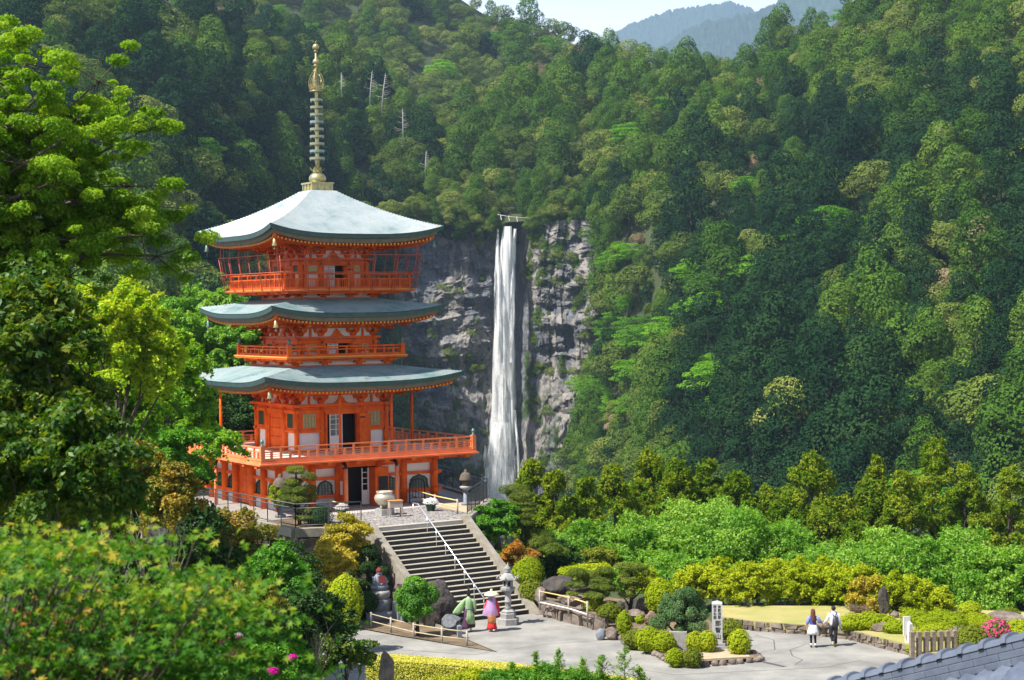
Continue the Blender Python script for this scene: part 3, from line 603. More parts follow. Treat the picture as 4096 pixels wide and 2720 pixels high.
def roof(w, ze, lift, wi, zi, conc, courses, ruf, z_in):
    """square roof: half width w, mid-eave height ze, meets half width wi at zi"""
    n = 41; V = []; F = []; T = []
    def lf(u, t): return lift*abs(u)**3.2*t**2
    def prof(t): return zi+(ze-zi)*(t+conc*t*(1-t))
    g = np.random.default_rng(int(w*100)); tv = np.linspace(0, 1, courses+1)
    for k in range(4):
        c, s_ = math.cos(-k*math.pi/2), math.sin(-k*math.pi/2)
        for j in range(courses):
            b = len(V)
            for t, dz in ((tv[j], -.0), (tv[j+1], .05)):
                r = wi+(w-wi)*t
                for u in np.linspace(-1, 1, n):
                    bow = 1+.012*abs(u)**4*t; x, y = u*r*bow, -r*bow; V.append((x*c-y*s_, x*s_+y*c, prof(t)+lf(u, t)+dz))
            for i in range(n-1): F.append((b+i, b+n+i, b+n+i+1, b+i+1)); T.append(g.random())
            if j < courses-1:
                b2 = b+n; 
                for i in range(n-1): F.append((b2+i, b2+2*0+n+i, b2+n+i+1, b2+i+1)); T.append(.3)
    o = link('roof', np_mesh('roof', np.array(V), np.array(F), np.array(T)), COP, pag)
    def ring(name, m, w0, z0, w1, z1, w2, z2, n=33):   # closed band: outer top (w0,z0), outer bottom (w1,z1), inner bottom (w2,z2); heights relative to eave
        mb = MB()
        for k in range(4):
            mb.M = side(k); vs = []
            for (ww, zz) in ((w0, z0), (w1, z1), (w2, z2)):
                for u in np.linspace(-1, 1, n): bow = 1+.012*abs(u)**4; vs.append((u*ww*bow, -ww*bow, ze+zz+lift*abs(u)**3.2))
            mb.add(vs, [(r_*n+i, (r_+1)*n+i, (r_+1)*n+i+1, r_*n+i+1) for r_ in (0, 1) for i in range(n-1)], False)
        return P_(mb, name, m, o, fix=False)
    ring('eave_edge', EDGE, w+.005, .025, w-.03, -.19, w-.20, -.21)
    ring('eave_board', BRN, w-.19, -.18, w-.27, -.42, w-.5, -.43)
    ring('soffit', RED, w-.45, -.40, w-1.5, -.46, ruf, z_in-ze)
    for nm, r0, r1, za, zb, wd, m_ in (('flying_rafters', w-.33, w-1.5, -.49, -.54, .085, YEL), ('base_rafters', w-.95, ruf, -.55, z_in-ze-.12, .10, RED)):
        mb = MB(); mb2 = MB()
        for k in range(4):
            mb.M = side(k); mb2.M = side(k); cnt_ = int(2*r0/.21)
            for i in range(cnt_+1):
                s_ = -r0+2*r0*i/cnt_; u = s_/w
                if abs(s_) > r1-.02: e = abs(s_)+.03
                else: e = r1
                if e > r0-.1: continue
                l0 = lift*abs(u)**3.2; mb.bar((s_, -r0, ze+za+l0), (s_, -e, ze+za+(zb-za)*(r0-e)/(r0-r1)+l0), wd, .09)
                mb2.box(s_-wd/2-.004, s_+wd/2+.004, -r0-.012, -r0+.012, ze+za+l0-.05, ze+za+l0+.05)
        q = tag(P_(mb, nm, RED, o), kind='stuff'); q = tag(P_(mb2, nm.replace('rafters', 'rafter_tips'), YEL if nm[0] == 'f' else RED, o), kind='stuff')
    for k in range(4):                       # wind bells and corner beams
        mb = MB(); mb.M = side(k); mb.bar((-w*.93, -w*.93, ze+lift*.8-.42), (-ruf, -ruf, z_in-.1), .2, .2); P_(mb, 'hip_rafter', RED, o)
        mb = MB(); mb.M = side(k) @ Matrix.Translation((-w*.93, -w*.93, ze+lift*.7-.42)); mb.tube([(0, 0, 0), (0, 0, -.2)], .012, 5)
        mb.lathe([(.03, -.16), (.085, -.2), (.10, -.4), (.135, -.52), (.13, -.54)], 10); mb.tube([(0, 0, -.5), (0, 0, -.68)], .01, 4); mb.ell((0, 0, -.68), (.06, .02, .06), 6, 4); P_(mb, 'wind_bell', GRNB if k else GOLD)
    return o

def bracket_row(w, z0, h, xs_, out_, sc=1.):
    """stepped bracket clusters on a wall of half width w between z0 and z0+h"""
    for k in range(4):
        r = MB(); y_ = MB(); r.M = side(k); y_.M = side(k)
        for x in xs_:
            r.add([(x-.13*sc, -w-.13*sc, z0+.02), (x+.13*sc, -w-.13*sc, z0+.02), (x+.13*sc, -w+.1, z0+.02), (x-.13*sc, -w+.1, z0+.02),
                   (x-.21*sc, -w-.21*sc, z0+.2*sc), (x+.21*sc, -w-.21*sc, z0+.2*sc), (x+.21*sc, -w+.1, z0+.2*sc), (x-.21*sc, -w+.1, z0+.2*sc)], [(0, 3, 2, 1), (4, 5, 6, 7), (0, 1, 5, 4), (1, 2, 6, 5), (2, 3, 7, 6), (3, 0, 4, 7)])
            for lv in range(3):
                zz = z0+.2*sc+lv*(h-.2*sc)/3; y0 = -w-out_*lv/3; hw = (.42+.2*lv)*sc; hh = (h-.2*sc)/3
                # curved arm: arm along wall with chamfered underside
                for (yy) in ([y0, -w] if lv else [y0]):
                    r.prism([(x-hw, zz+hh*.35), (x-hw*.8, zz), (x+hw*.8, zz), (x+hw, zz+hh*.35), (x+hw, zz+hh*.55), (x-hw, zz+hh*.55)], yy-.065, yy+.065, 'y')
                r.prism([(y0+.05, zz), (y0-out_/3-.02, zz+hh*.1), (y0-out_/3-.12, zz+hh*.3), (y0-out_/3-.12, zz+hh*.55), (y0+.05, zz+hh*.55)], x-.065, x+.065, 'x')
                for dx in (-hw+.08, 0, hw-.08):
                    r.box(x+dx-.085*sc, x+dx+.085*sc, y0-out_/3*(dx == 0)-.085*sc, y0-out_/3*(dx == 0)+.085*sc, zz+hh*.55, zz+hh*.97)
            y_.box(x-.05, x+.05, -w-out_-.17, -w-out_-.03, z0+h*.52, z0+h*.62)
            r.bar((x, -w, z0+h*.95), (x, -w-out_-.3, z0+h*.60), .1, .12)      # tail rafter
            y_.bar((x, -w-out_-.3, z0+h*.60), (x, -w-out_-.315, z0+h*.598), .11, .13)
        for lv in (1, 2, 3):
            yy = -w-out_*(lv-.0)/3; r.bar((-w-out_*lv/3-.5, yy, z0+h*(.3+.22*lv)), (w+out_*lv/3+.5, yy, z0+h*(.3+.22*lv)), .12, .1)
        for sx in (-1, 1):
            r.bar((sx*w, -w, z0+h*.95), (sx*(w+out_+.55), -w-out_-.55, z0+h*.55), .13, .15); r.bar((sx*w, -w, z0+h*.5), (sx*(w+out_*.6+.3), -w-out_*.6-.3, z0+h*.42), .13, .14)
        P_(r, 'bracket_row', RED); P_(y_, 'bracket_tips', YEL)
        m_ = MB(); m_.M = side(k)                    # struts between the clusters
        for a, b in zip(xs_[:-1], xs_[1:]):
            c = (a+b)/2; m_.box(c-.06, c+.06, -w-.05, -w+.02, z0, z0+h*.4); m_.box(a, b, -w-.045, -w+.02, z0+h*.42, z0+h*.52)
            if b-a > 1.6 or (a < 0 < b): m_.prism([(c-.42, z0+.01), (c-.3, z0+.06), (c-.2, z0+h*.16), (c-.13, z0+h*.3), (c+.13, z0+h*.3), (c+.2, z0+h*.16), (c+.3, z0+.06), (c+.42, z0+.01)], -w-.1, -w+.02, 'y')
        P_(m_, 'wall_strut', RED)

def giboshi(mb, x, y, z, s=1.):
    mb.lathe([(.085*s, 0), (.085*s, .03*s), (.055*s, .05*s), (.075*s, .10*s), (.05*s, .12*s), (.09*s, .17*s), (.095*s, .22*s), (.05*s, .28*s), (.012*s, .33*s)], 10, (x, y, z))
def railing(w, z0, z1, posts, m, mids=(.5,), post=.13, cap=True, slats=0, parent=None, lowbars=0):
    grp = None
    for k in range(4):
        mb = MB(); mb.M = side(k); h = z1-z0
        mb.bar((-w-(0 if cap else .25), -w, z1-.035), (w+(0 if cap else .25), -w, z1-.035), .075, .07)
        mb.bar((-w-(0 if cap else .18), -w, z0+h*.64), (w+(0 if cap else .18), -w, z0+h*.64), .07, .065)
        mb.bar((-w, -w, z0+.05), (w, -w, z0+.05), .12, .13)
        for q in range(lowbars): zz = z0+.12+(h*.58-.1)*(q+1)/(lowbars+1); mb.bar((-w, -w, zz), (w, -w, zz), .035, .035)
        n = posts
        for i in range(n+1):
            x = -w+2*w*i/n; mb.box(x-.055, x+.055, -w-.05, -w+.05, z0+.1, z0+h*.62)
            if i % 2 == 0: mb.box(x-.05, x+.05, -w-.045, -w+.045, z0+h*.6, z1-.06)
            if slats and i < n:
                for q in range(1, slats+1): xx = x+2*w/n*q/(slats+1); mb.box(xx-.018, xx+.018, -w-.015, -w+.015, z0+.1, z0+h*.62)
        P_(mb, 'railing', m)
        if cap:
            mb = MB(); mb.M = side(k); mb.box(-w-.11, -w+.11, -w-.11, -w+.11, z0, z1+.06); q_ = P_(mb, 'corner_post', m); mb = MB(); mb.M = side(k); giboshi(mb, -w, -w, z1+.06, 1.1); P_(mb, 'finial', GRNB, q_)
def lattice_window(parent, x0, x1, z0, z1, y, k, n=9, gold=True):
    f = MB(); f.M = side(k); t_ = .09
    f.box(x0-t_, x0, y-.06, y+.04, z0-t_, z1+t_); f.box(x1, x1+t_, y-.06, y+.04, z0-t_, z1+t_); f.box(x0, x1, y-.06, y+.04, z1, z1+t_); f.box(x0, x1, y-.06, y+.04, z0-t_, z0)
    o = P_(f, 'window', RED, parent); b = MB(); b.M = side(k); b.box(x0, x1, y+.02, y+.03, z0, z1); P_(b, 'pane', GRN, o)
    b = MB(); b.M = side(k)
    for i in range(n): xx = x0+(x1-x0)*(i+.5)/n; b.box(xx-.022, xx+.022, y-.03, y+.012, z0, z1)
    P_(b, 'lattice', GOLDL if gold else GRN, o)
def kato_window(parent, x0, x1, z0, z1, y, k):
    c = (x0+x1)/2; hw = (x1-x0)/2; h = z1-z0
    def outl(e): return [(c-(hw+e)*1.0, z0-e*.2), (c-(hw+e)*.88, z0+h*.35), (c-(hw+e)*.88, z0+h*.68), (c-(hw+e)*.62, z0+h*.86+e*.5), (c-(hw+e)*.28, z0+h*.92+e*.8), (c, z1+e), (c+(hw+e)*.28, z0+h*.92+e*.8), (c+(hw+e)*.62, z0+h*.86+e*.5), (c+(hw+e)*.88, z0+h*.68), (c+(hw+e)*.88, z0+h*.35), (c+(hw+e)*1.0, z0-e*.2)]
    f = MB(); f.M = side(k); A_, B_ = outl(.07), outl(0)
    vs = [(a, y-.07, b) for a, b in A_]+[(a, y-.07, b) for a, b in B_]+[(a, y+.02, b) for a, b in A_]+[(a, y+.02, b) for a, b in B_]; n = 11
    fs = [(i, i+1, n+i+1, n+i) for i in range(n-1)]+[(n+i, n+i+1, 3*n+i+1, 3*n+i) for i in range(n-1)]+[(2*n+i, 2*n+i+1, i+1, i) for i in range(n-1)]; f.add(vs, fs)
    o = P_(f, 'window', IRON, parent, fix=False); g_ = MB(); g_.M = side(k); g_.prism(B_, y-.005, y+.005, 'y'); P_(g_, 'pane', GLASS, o)
    l = MB(); l.M = side(k); m = max(3, int(hw*2/.17))
    for i in range(1, m): xx = c-hw*.86+hw*1.72*i/m; t_ = 1-((xx-c)/hw)**2; l.box(xx-.02, xx+.02, y-.045, y-.012, z0, z0+h*(.82+.1*t_))
    for i in (1, 2, 3): zz = z0+h*i*.235; l.box(c-hw*.88, c+hw*.88, y-.04, y-.016, zz-.015, zz+.015)
    P_(l, 'lattice', GRN, o)
def lb(parent, name, m, k, *boxes, **kw):
    mb = MB(); mb.M = side(k)
    for b in boxes: mb.box(*b)
    return P_(mb, name, m, parent, **kw)

# ---- ground floor
gw = 4.5
mb = MB(); mb.box(-gw+.02, gw-.02, -gw+.02, gw-.02, 2.42, 2.5); P_(mb, 'floor_slab', RED)
for k in range(4):
    wl = MB(); wl.M = side(k)
    for a, b in ((-4.4, -1.05), (1.05, 4.4)): wl.box(a, b, -gw+.10, -gw+.22, .55, 2.45)
    wall = P_(wl, 'ground_floor_wall', WHT)
    lb(wall, 'dado', GRYP, k, (-4.4, -1.05, -gw+.085, -gw+.23, 0, .55), (1.05, 4.4, -gw+.085, -gw+.23, 0, .55))
    lb(wall, 'beams', RED, k, (-4.95, -1.1, -gw-.06, -gw+.25, .52, .70), (1.1, 4.95, -gw-.06, -gw+.25, .52, .70), (-4.95, -1.1, -gw-.05, -gw+.25, 1.46, 1.62), (1.1, 4.95, -gw-.05, -gw+.25, 1.46, 1.62), (-4.4, 4.4, -gw-.08, -gw+.3, 2.05, 2.42))
    cols = MB(); cols.M = side(k)
    for x in (-gw, -2.65, -1.15, 1.15, 2.65): cols = MB(); cols.M = side(k); cols.lathe([(.2, 0), (.2, 2.45)], 12, (x, -gw, 0)); P_(cols, 'column', RED)
    for a, b in ((-4.12, -3.1), (-2.28, -1.5), (1.5, 2.28), (3.1, 4.12)): kato_window(wall, a, b, .70, 1.38, -gw+.09, k)
    if k == 0:
        lb(pag, 'doorway', DARK, k, (-.95, .95, -gw+.5, -gw+.55, 0, 2.05))
        d = lb(pag, 'door', RED, k, (.62, .70, -gw-.75, -gw+.1, .05, 2.0)); lb(d, 'glazing_bars', WHT, k, (.52, .60, -gw-.05, -gw+.02, .05, 1.95), (.2, .25, -gw+.0, -gw+.05, .05, 1.95), (.25, .52, -gw, -gw+.05, .05, .8), (.25, .52, -gw, -gw+.05, 1.1, 1.14), (.25, .52, -gw, -gw+.05, 1.4, 1.44), (.25, .52, -gw, -gw+.05, 1.7, 1.74))
        lb(pag, 'open_door_leaf', RED, k, (.95, 1.62, -gw-.30, -gw-.24, .1, 2.0)); lb(pag, 'notice_board', IRON, k, (1.02, 1.56, -gw-.33, -gw-.305, .5, 1.5))
        lb(pag, 'open_door_leaf', RED, k, (-1.2, -1.12, -gw-.75, -gw+.0, .1, 2.0)); nb_ = lb(pag, 'notice_plate', WHT, k, (-1.225, -1.205, -gw-.6, -gw-.35, .7, 1.4))
    else:
        d = lb(pag, 'door', RED, k, (-.95, .95, -gw+.1, -gw+.16, .05, 2.05)); b_ = []
        for i in range(6): b_.append((-.95, .95, -gw+.07, -gw+.1, .2+i*.33, .25+i*.33))
        for x in (-.93, -.02, .88): b_.append((x, x+.06, -gw+.07, -gw+.1, .05, 2.05))
        lb(d, 'door_rails', RED, k, *b_)
# ---- deck of the first balcony
dw = 6.28
mb = MB(); mb.box(-dw, dw, -dw, dw, 2.52, 2.60); mb.box(-dw+.1, dw-.1, -dw+.1, dw-.1, 2.60, 2.72); P_(mb, 'balcony_edge', RED2)
mb = MB(); mb.box(-dw+.25, dw-.25, -dw+.25, dw-.25, 2.722, 2.76); P_(mb, 'balcony_deck', DECK)
for k in range(4):
    mb = MB(); mb.M = side(k)
    for i in range(8): x = -5.6+11.2*i/7; mb.box(x-.13, x+.13, -dw+.05, -gw+.2, 2.36, 2.515)
    mb.bar((-dw+.3, -5.4, 2.44), (dw-.3, -5.4, 2.44), .16, .14); P_(mb, 'deck_joists', RED)
railing(6.05, 2.76, 3.44, 24, RED2, post=.14, lowbars=2)
# ---- first storey body
def body(w, z0, z1, cx_, doorw, win, dado, beam, leftdoor=True, k_open=0, s=1.):
    for k in range(4):
        wl = MB(); wl.M = side(k); wl.box(-w+.1, -doorw, -w+.10, -w+.2, z0, z1); wl.box(doorw, w-.1, -w+.10, -w+.2, z0, z1); wl.box(-doorw, doorw, -w+.1, -w+.2, z0+(z1-z0)*.86, z1)
        wall = P_(wl, 'wall', WHT)
        b = [(-w-.17, w+.17, -w-.09, -w+.12, z1-.30*s, z1-.14*s), (-w+.1, w-.1, -w-.02, -w+.12, z1-.14*s, z1)]
        if dado: b += [(-w-.17, -doorw-.05, -w-.09, -w+.12, dado, dado+.15), (doorw+.05, w+.17, -w-.09, -w+.12, dado, dado+.15), (-w+.1, -doorw, -w-.02, -w+.12, z0, z0+.1), (doorw, w-.1, -w-.02, -w+.12, z0, z0+.1)]
        lb(wall, 'beams', RED, k, *b)
        lb(wall, 'head_beam', RED, k, (-w-.3, w+.3, -w-.17, -w+.2, z1+.02, z1+.17*s))
        c = MB(); c.M = side(k)
        for x in (-w, -cx_, cx_): c = MB(); c.M = side(k); c.lathe([(.135*s, z0), (.135*s, z1+.01)], 12, (x, -w, 0)); P_(c, 'column', RED)
        n_ = MB(); n_.M = side(k)
        for x in (-w+.12, -cx_, cx_, w-.12):
            for zz in ([z1-.22*s]+([dado+.075] if dado else [])): n_.lathe([(.055, 0), (.05, .03), (.02, .05)], 8, (0, 0, 0)); 
        n_ = MB(); n_.M = side(k)
        for x in (-w+.12, -cx_, cx_, w-.12):
            for zz in ([z1-.22*s]+([dado+.075] if dado else [])): n_.prism([(x+.06*math.cos(a), zz+.06*math.sin(a)) for a in [i*math.pi/4 for i in range(8)]], -w-.125, -w-.085, 'y')
        P_(n_, 'nail_covers', IRON, wall)
        for sx in (-1, 1):
            a, b_ = sorted((sx*win[0], sx*win[1])); lattice_window(wall, a, b_, win[2], win[3], -w-.0, k, gold=(k in (0, 2)))
            for q0 in (a-.22, b_+.09): lb(wall, 'window_jamb', RED, k, (q0, q0+.13, -w-.03, -w+.1, dado or z0, z1-.3*s))
        dz = z0+(z1-z0)*.83
        lb(wall, 'door_frame', RED, k, (-doorw, -doorw+.13, -w-.06, -w+.2, z0, dz+.1), (doorw-.13, doorw, -w-.06, -w+.2, z0, dz+.1), (-doorw, doorw, -w-.1, -w+.2, dz, dz+.12), (-doorw, doorw, -w-.04, -w+.2, dz+.12, z1-.28*s))
        if k == 0:
            lb(pag, 'doorway', DARK, k, (-doorw, doorw, -w+.6, -w+.62, z0, dz))
            gl = lb(pag, 'glazed_door', WHT, k, (-.72*s, -.66*s, -w+.0, -w+.05, z0+.03, dz), (-.03, .03, -w, -w+.05, z0+.03, dz), (-.66*s, -.03, -w, -w+.05, z0+.03, z0+(dz-z0)*.42), *[(-.66*s, -.03, -w, -w+.05, z0+(dz-z0)*q, z0+(dz-z0)*q+.03) for q in (.58, .72, .86, .97)], (-.36*s, -.32*s, -w, -w+.05, z0+(dz-z0)*.42, dz))
            lb(gl, 'glass', GLASS, k, (-.66*s, -.03, -w+.02, -w+.03, z0+(dz-z0)*.42, dz))
            lf_ = lb(pag, 'open_door_leaf', RED, k, (doorw-.05, min(doorw+.62*s, w-1.0*s), -w-.16, -w-.12, z0+.03, dz)); lb(lf_, 'hinge', IRON, k, (doorw, doorw+.3, -w-.175, -w-.16, dz-.25, dz-.17))
        else:
            d = lb(pag, 'door', RED, k, (-doorw+.13, -.008, -w+.03, -w+.07, z0+.03, dz), (.008, doorw-.13, -w+.03, -w+.07, z0+.03, dz))
            st = []
            for zz in (.12, .38, .62, .88):
                for sx in (-1, 1):
                    for q in range(4): xc = sx*(.1+(doorw-.3)*q/3); st.append((xc-.025, xc+.025, -w+.01, -w+.03, z0+(dz-z0)*zz-.025, z0+(dz-z0)*zz+.025))
            lb(d, 'door_studs', IRON, k, *st)
body(2.62, 2.76, 5.12, 1.16, 1.0, (1.52, 2.28, 4.05, 4.80), 3.80, True)
mb = MB(); mb.box(-2.62+.15, 2.62-.15, -2.62+.15, 2.62-.15, 5.1, 6.45); P_(mb, 'bracket_wall', WHT)
bracket_row(2.5, 5.29, 1.0, (-2.5, -1.16, 1.16, 2.5), .95)
COPTOP = COP; COP = coppermat([(.30, (.08, .145, .15)), (.42, (.19, .28, .28)), (.56, (.30, .36, .36)), (.68, (.16, .165, .14))], .8)  # lower roofs: their teal shade and brown weathering both put into the copper colour
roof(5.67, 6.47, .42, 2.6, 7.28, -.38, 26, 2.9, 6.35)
# ---- second storey
def skirt(w, z0, z1, wo):
    mb = MB(); mb.box(-w+.1, w-.1, -w+.1, w-.1, z0-.3, z1); P_(mb, 'skirt_wall', WHT)
    for k in range(4):
        mb = MB(); mb.M = side(k); mb.bar((-w-.1, -w, z0+.06), (w+.1, -w, z0+.06), .16, .13); h = z1-z0
        for x in (-w+.1, -w*.36, w*.36, w-.1):
            mb.box(x-.12, x+.12, -w-.12, -w+.1, z0+.12, z0+h*.45); mb.box(x-.3, x+.3, -w-.2, -w+.1, z0+h*.45, z0+h*.7); mb.box(x-.07, x+.07, -wo+.15, -w, z0+h*.6, z1-.02)
            mb.box(x-.16, x+.16, -wo+.2, -wo+.45, z0+h*.62, z1-.03)
        mb.bar((-wo+.3, -wo+.35, z1-.08), (wo-.3, -wo+.35, z1-.08), .14, .1)
        P_(mb, 'skirt_brackets', RED)
skirt(2.75, 7.22, 7.68, 3.4)
mb = MB(); mb.box(-3.5, 3.5, -3.5, 3.5, 7.68, 7.76); P_(mb, 'balcony_edge', RED); mb = MB(); mb.box(-3.53, 3.53, -3.53, 3.53, 7.763, 7.83); P_(mb, 'balcony_trim', YEL)
railing(3.3, 7.83, 8.36, 12, RED, lowbars=0)
body(2.22, 7.8, 8.70, .95, .85, (1.22, 1.86, 8.12, 8.42), 0, True, s=.8)
mb = MB(); mb.box(-2.1, 2.1, -2.1, 2.1, 8.68, 10.2); P_(mb, 'bracket_wall', WHT)
bracket_row(2.12, 8.84, 1.0, (-2.12, -.95, .95, 2.12), .95, .92)
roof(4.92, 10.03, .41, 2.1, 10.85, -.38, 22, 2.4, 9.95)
# ---- third storey
skirt(2.25, 10.80, 11.22, 3.6)
mb = MB(); mb.box(-3.82, 3.82, -3.82, 3.82, 11.2, 11.28); P_(mb, 'balcony_edge', RED); mb = MB(); mb.box(-3.84, 3.84, -3.84, 3.84, 11.283, 11.34); P_(mb, 'balcony_trim', YEL)
railing(3.62, 11.34, 12.16, 12, RED, cap=False, slats=4)
body(1.92, 11.3, 12.86, .82, .72, (1.0, 1.52, 12.28, 12.70), 0, True, s=.8)
mb = MB(); mb.box(-1.8, 1.8, -1.8, 1.8, 12.8, 14.3); P_(mb, 'bracket_wall', WHT)
bracket_row(1.82, 13.0, .95, (-1.82, -.82, .82, 1.82), .9, .88)
# leaning frame with netting round the third balcony
def netmat():
    m, t, out = newmat('netting'); d = N(t, 'ShaderNodeBsdfDiffuse'); d.inputs[0].default_value = (.05, .05, .05, 1); tp = N(t, 'ShaderNodeBsdfTransparent'); mx = N(t, 'ShaderNodeMixShader'); mx.inputs[0].default_value = .13
    t.links.new(tp.outputs[0], mx.inputs[1]); t.links.new(d.outputs[0], mx.inputs[2]); t.links.new(mx.outputs[0], out.inputs[0]); return m
NET = netmat(); RUST = mat('red painted pipe', (.50, .09, .035), .5)
for k in range(4):
    mb = MB(); mb.M = side(k); rd = .019
    b0, b1, z0, z1 = 3.86, 4.12, 11.25, 13.12
    for z, ww in ((z0, b0), (12.2, b0+.17), (z1, b1)): mb.tube([(-ww, -ww, z), (ww, -ww, z)], rd, 6)
    for i in range(7):
        u = -1+2*i/6 if i else -1; mb.tube([(u*b0, -b0, z0), (u*b1, -b1, z1)], rd, 6)
        if 0 < i < 6 or 1: uu = u*.93; mb.tube([(uu*b0, -b0, z0), (uu*b1, -b1, z1), (uu*b1, -b1+.02, 13.95)], rd*.9, 6)
    o = P_(mb, 'net_frame', RUST); mb = MB(); mb.M = side(k); mb.add([(-b0, -b0, z0), (b0, -b0, z0), (b1, -b1, z1), (-b1, -b1, z1)], [(0, 1, 2, 3)]); P_(mb, 'net', NET, o)
COP = COPTOP
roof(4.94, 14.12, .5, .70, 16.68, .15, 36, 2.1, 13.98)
# props between first deck and roof
for x, y in ((-1.12, -4.72), (1.87, -4.72), (-5.05, 1.8), (4.8, -1.5), (4.8, 2.2), (-1.1, 4.8), (1.8, 4.8), (-5.05, -1.6+9)):
    if abs(y) > 6: continue
    mb = MB(); mb.tube([(x, y, 2.76), (x, y, 6.2)], .075, 10); P_(mb, 'prop_post', RED)
for x, y, k in ((-1.32, -5.75, 0), (1.6, -5.75, 0), (-5.8, .75, 1),):
    if abs(y) > 6: continue
    mb = MB(); mb.tube([(x, y, 0), (x, y, 2.1)], .10, 10); o = P_(mb, 'rain_pipe', RED2); mb = MB(); q = (.0, .7) if k == 0 else (.7, 0)
    mb.tube([(x, y, 2.0), (x, y, 2.2), (x+q[0]*.2, y+q[1]*.2, 2.34), (x+q[0], y+q[1], 2.4)], .09, 8); P_(mb, 'pipe_elbow', IRON, o)
# spire
sp = MB(); b = .65; sp.box(-b, b, -b, b, 16.60, 16.68); sp.box(-b+.06, b-.06, -b+.06, b-.06, 16.68, 17.04); sp.box(-b-.02, b+.02, -b-.02, b+.02, 17.04, 17.13)
for k in range(4):
    sp.M = side(k)
    for x in (-.56, -.2, .2, .56): sp.box(x-.05, x+.05, -b+.02, -b+.07, 16.68, 17.04)
sp.M = None; S_ = P_(sp, 'spire', GOLD)
sp = MB(); sp.lathe([(.40, 17.13), (.47, 17.3), (.45, 17.46), (.33, 17.6), (.2, 17.68)], 20); P_(sp, 'inverted_bowl', GOLD, S_)
sp = MB()
for i in range(8):
    a = i*math.pi/4; sp.add([(.2*math.cos(a-.3), .2*math.sin(a-.3), 17.7), (.2*math.cos(a+.3), .2*math.sin(a+.3), 17.7), (.36*math.cos(a+.28), .36*math.sin(a+.28), 17.82), (.46*math.cos(a), .46*math.sin(a), 17.98), (.36*math.cos(a-.28), .36*math.sin(a-.28), 17.82)], [(0, 1, 2, 3, 4)])
sp.lathe([(.24, 17.66), (.24, 17.74), (.13, 17.8)], 14); P_(sp, 'lotus_collar', GOLD, S_)
sp = MB(); sp.tube([(0, 0, 17.7), (0, 0, 18.4), (0, 0, 22.3), (0, 0, 24.4)], [.13, .10, .085, .05], 12); P_(sp, 'mast', GOLD, S_)
RINGM = mat('grey green bronze', (.16, .24, .23), .45, (.24, .30, .27), 6, metal=.4); RINGM2 = mat('tarnished gilt', (.30, .27, .15), .42, (.22, .27, .22), 5, metal=.5)
for i in range(9):
    z = 18.38+i*.395; r = .41-.009*i; sp = MB()
    vs = []; n = 24
    for a in range(n):
        t_ = a*2*math.pi/n
        for rr, zz in ((r, z), (r, z+.13), (r-.06, z+.13), (r-.06, z)): vs.append((rr*math.cos(t_), rr*math.sin(t_), zz))
    sp.add(vs, [(4*a+j, 4*((a+1) % n)+j, 4*((a+1) % n)+(j+1) % 4, 4*a+(j+1) % 4) for a in range(n) for j in range(4)])
    for a in range(4): t_ = a*math.pi/2+.4; sp.bar((0, 0, z+.05), ((r-.03)*math.cos(t_), (r-.03)*math.sin(t_), z+.05), .04, .05)
    for a in range(8): t_ = a*math.pi/4; sp.ell(((r-.03)*math.cos(t_), (r-.03)*math.sin(t_), z-.05), (.022, .022, .035), 5, 4)
    P_(sp, 'ring', RINGM if i % 4 == 1 else RINGM2, S_)
sp = MB(); sp.lathe([(.36, 22.05), (.38, 22.1), (.1, 22.14)], 16)
for k in range(4):
    sp.M = Matrix.Rotation(k*math.pi/2+.785, 4, 'Z'); rr = random.Random(k)
    for (w0, h0) in ((.42, 1.2), (.34, 1.0), (.25, .8), (.16, .6)):
        sp.tube([(w0*(.75+.25*math.sin(t*math.pi))*(1-t**3)+.04, 0, 22.1+h0*t) for t in np.linspace(0, 1, 9)], .018, 4)
    for q in range(20): t = rr.random(); x = rr.uniform(.08, .36)*(1-t**2); z = 22.15+t*.95; sp.tube([(x, 0, z), (x+.06, 0, z+.07), (x+.02, 0, z+.14), (x-.04, 0, z+.1)], .014, 4)
sp.M = None; P_(sp, 'openwork_flame', GOLD, S_)
sp = MB(); sp.lathe([(.12, 23.42), (.18, 23.47), (.1, 23.52)], 12); sp.ell((0, 0, 23.67), (.18, .18, .18), 14, 10); P_(sp, 'lower_jewel', GOLD, S_)
sp = MB(); sp.lathe([(.08, 24.2), (.13, 24.25), (.06, 24.3)], 12); sp.ell((0, 0, 24.47), (.18, .18, .18), 14, 10); sp.tube([(0, 0, 24.62), (0, 0, 24.8)], [.03, .005], 6); P_(sp, 'upper_jewel', GOLD, S_)
# ================================================================ terrace, stairs, fences, stone things
CON = mat('weathered concrete', (.29, .26, .21), .9, (.19, .17, .14), 2.5, bump=.2, bscale=30)
CON2 = mat('pale concrete paving', (.42, .40, .37), .9, (.33, .31, .28), 1.2, bump=.1, bscale=40)
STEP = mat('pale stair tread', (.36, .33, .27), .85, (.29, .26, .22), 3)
RISER = mat('dark stair riser', (.022, .021, .021), .9, (.045, .042, .04), 4)  # dark stone, with the shade on the riser faces put into its colour
ROCK = rockmat('garden rock', [(.07, .055, .045), (.16, .125, .105), (.27, .225, .19)], 1.6, (1, 1, 1), (.10, .11, .04), .66, .8, 7, .06)
ROCKD = rockmat('dark rock', [(.02, .018, .017), (.05, .042, .038), (.09, .08, .07)], 1.6, (1, 1, 1), (.06, .08, .03), .6, .8, 7, .06)
GRAN = mat('pale granite', (.34, .335, .33), .8, (.23, .225, .225), 6, bump=.15, bscale=40)
BLUEST = mat('blue grey stone', (.15, .17, .21), .8, (.20, .22, .25), 4, bump=.15, bscale=40)
STEEL = mat('brushed steel', (.72, .73, .76), .28, metal=.85)
FEN = mat('grey metal railing', (.08, .085, .09), .45, metal=.5)
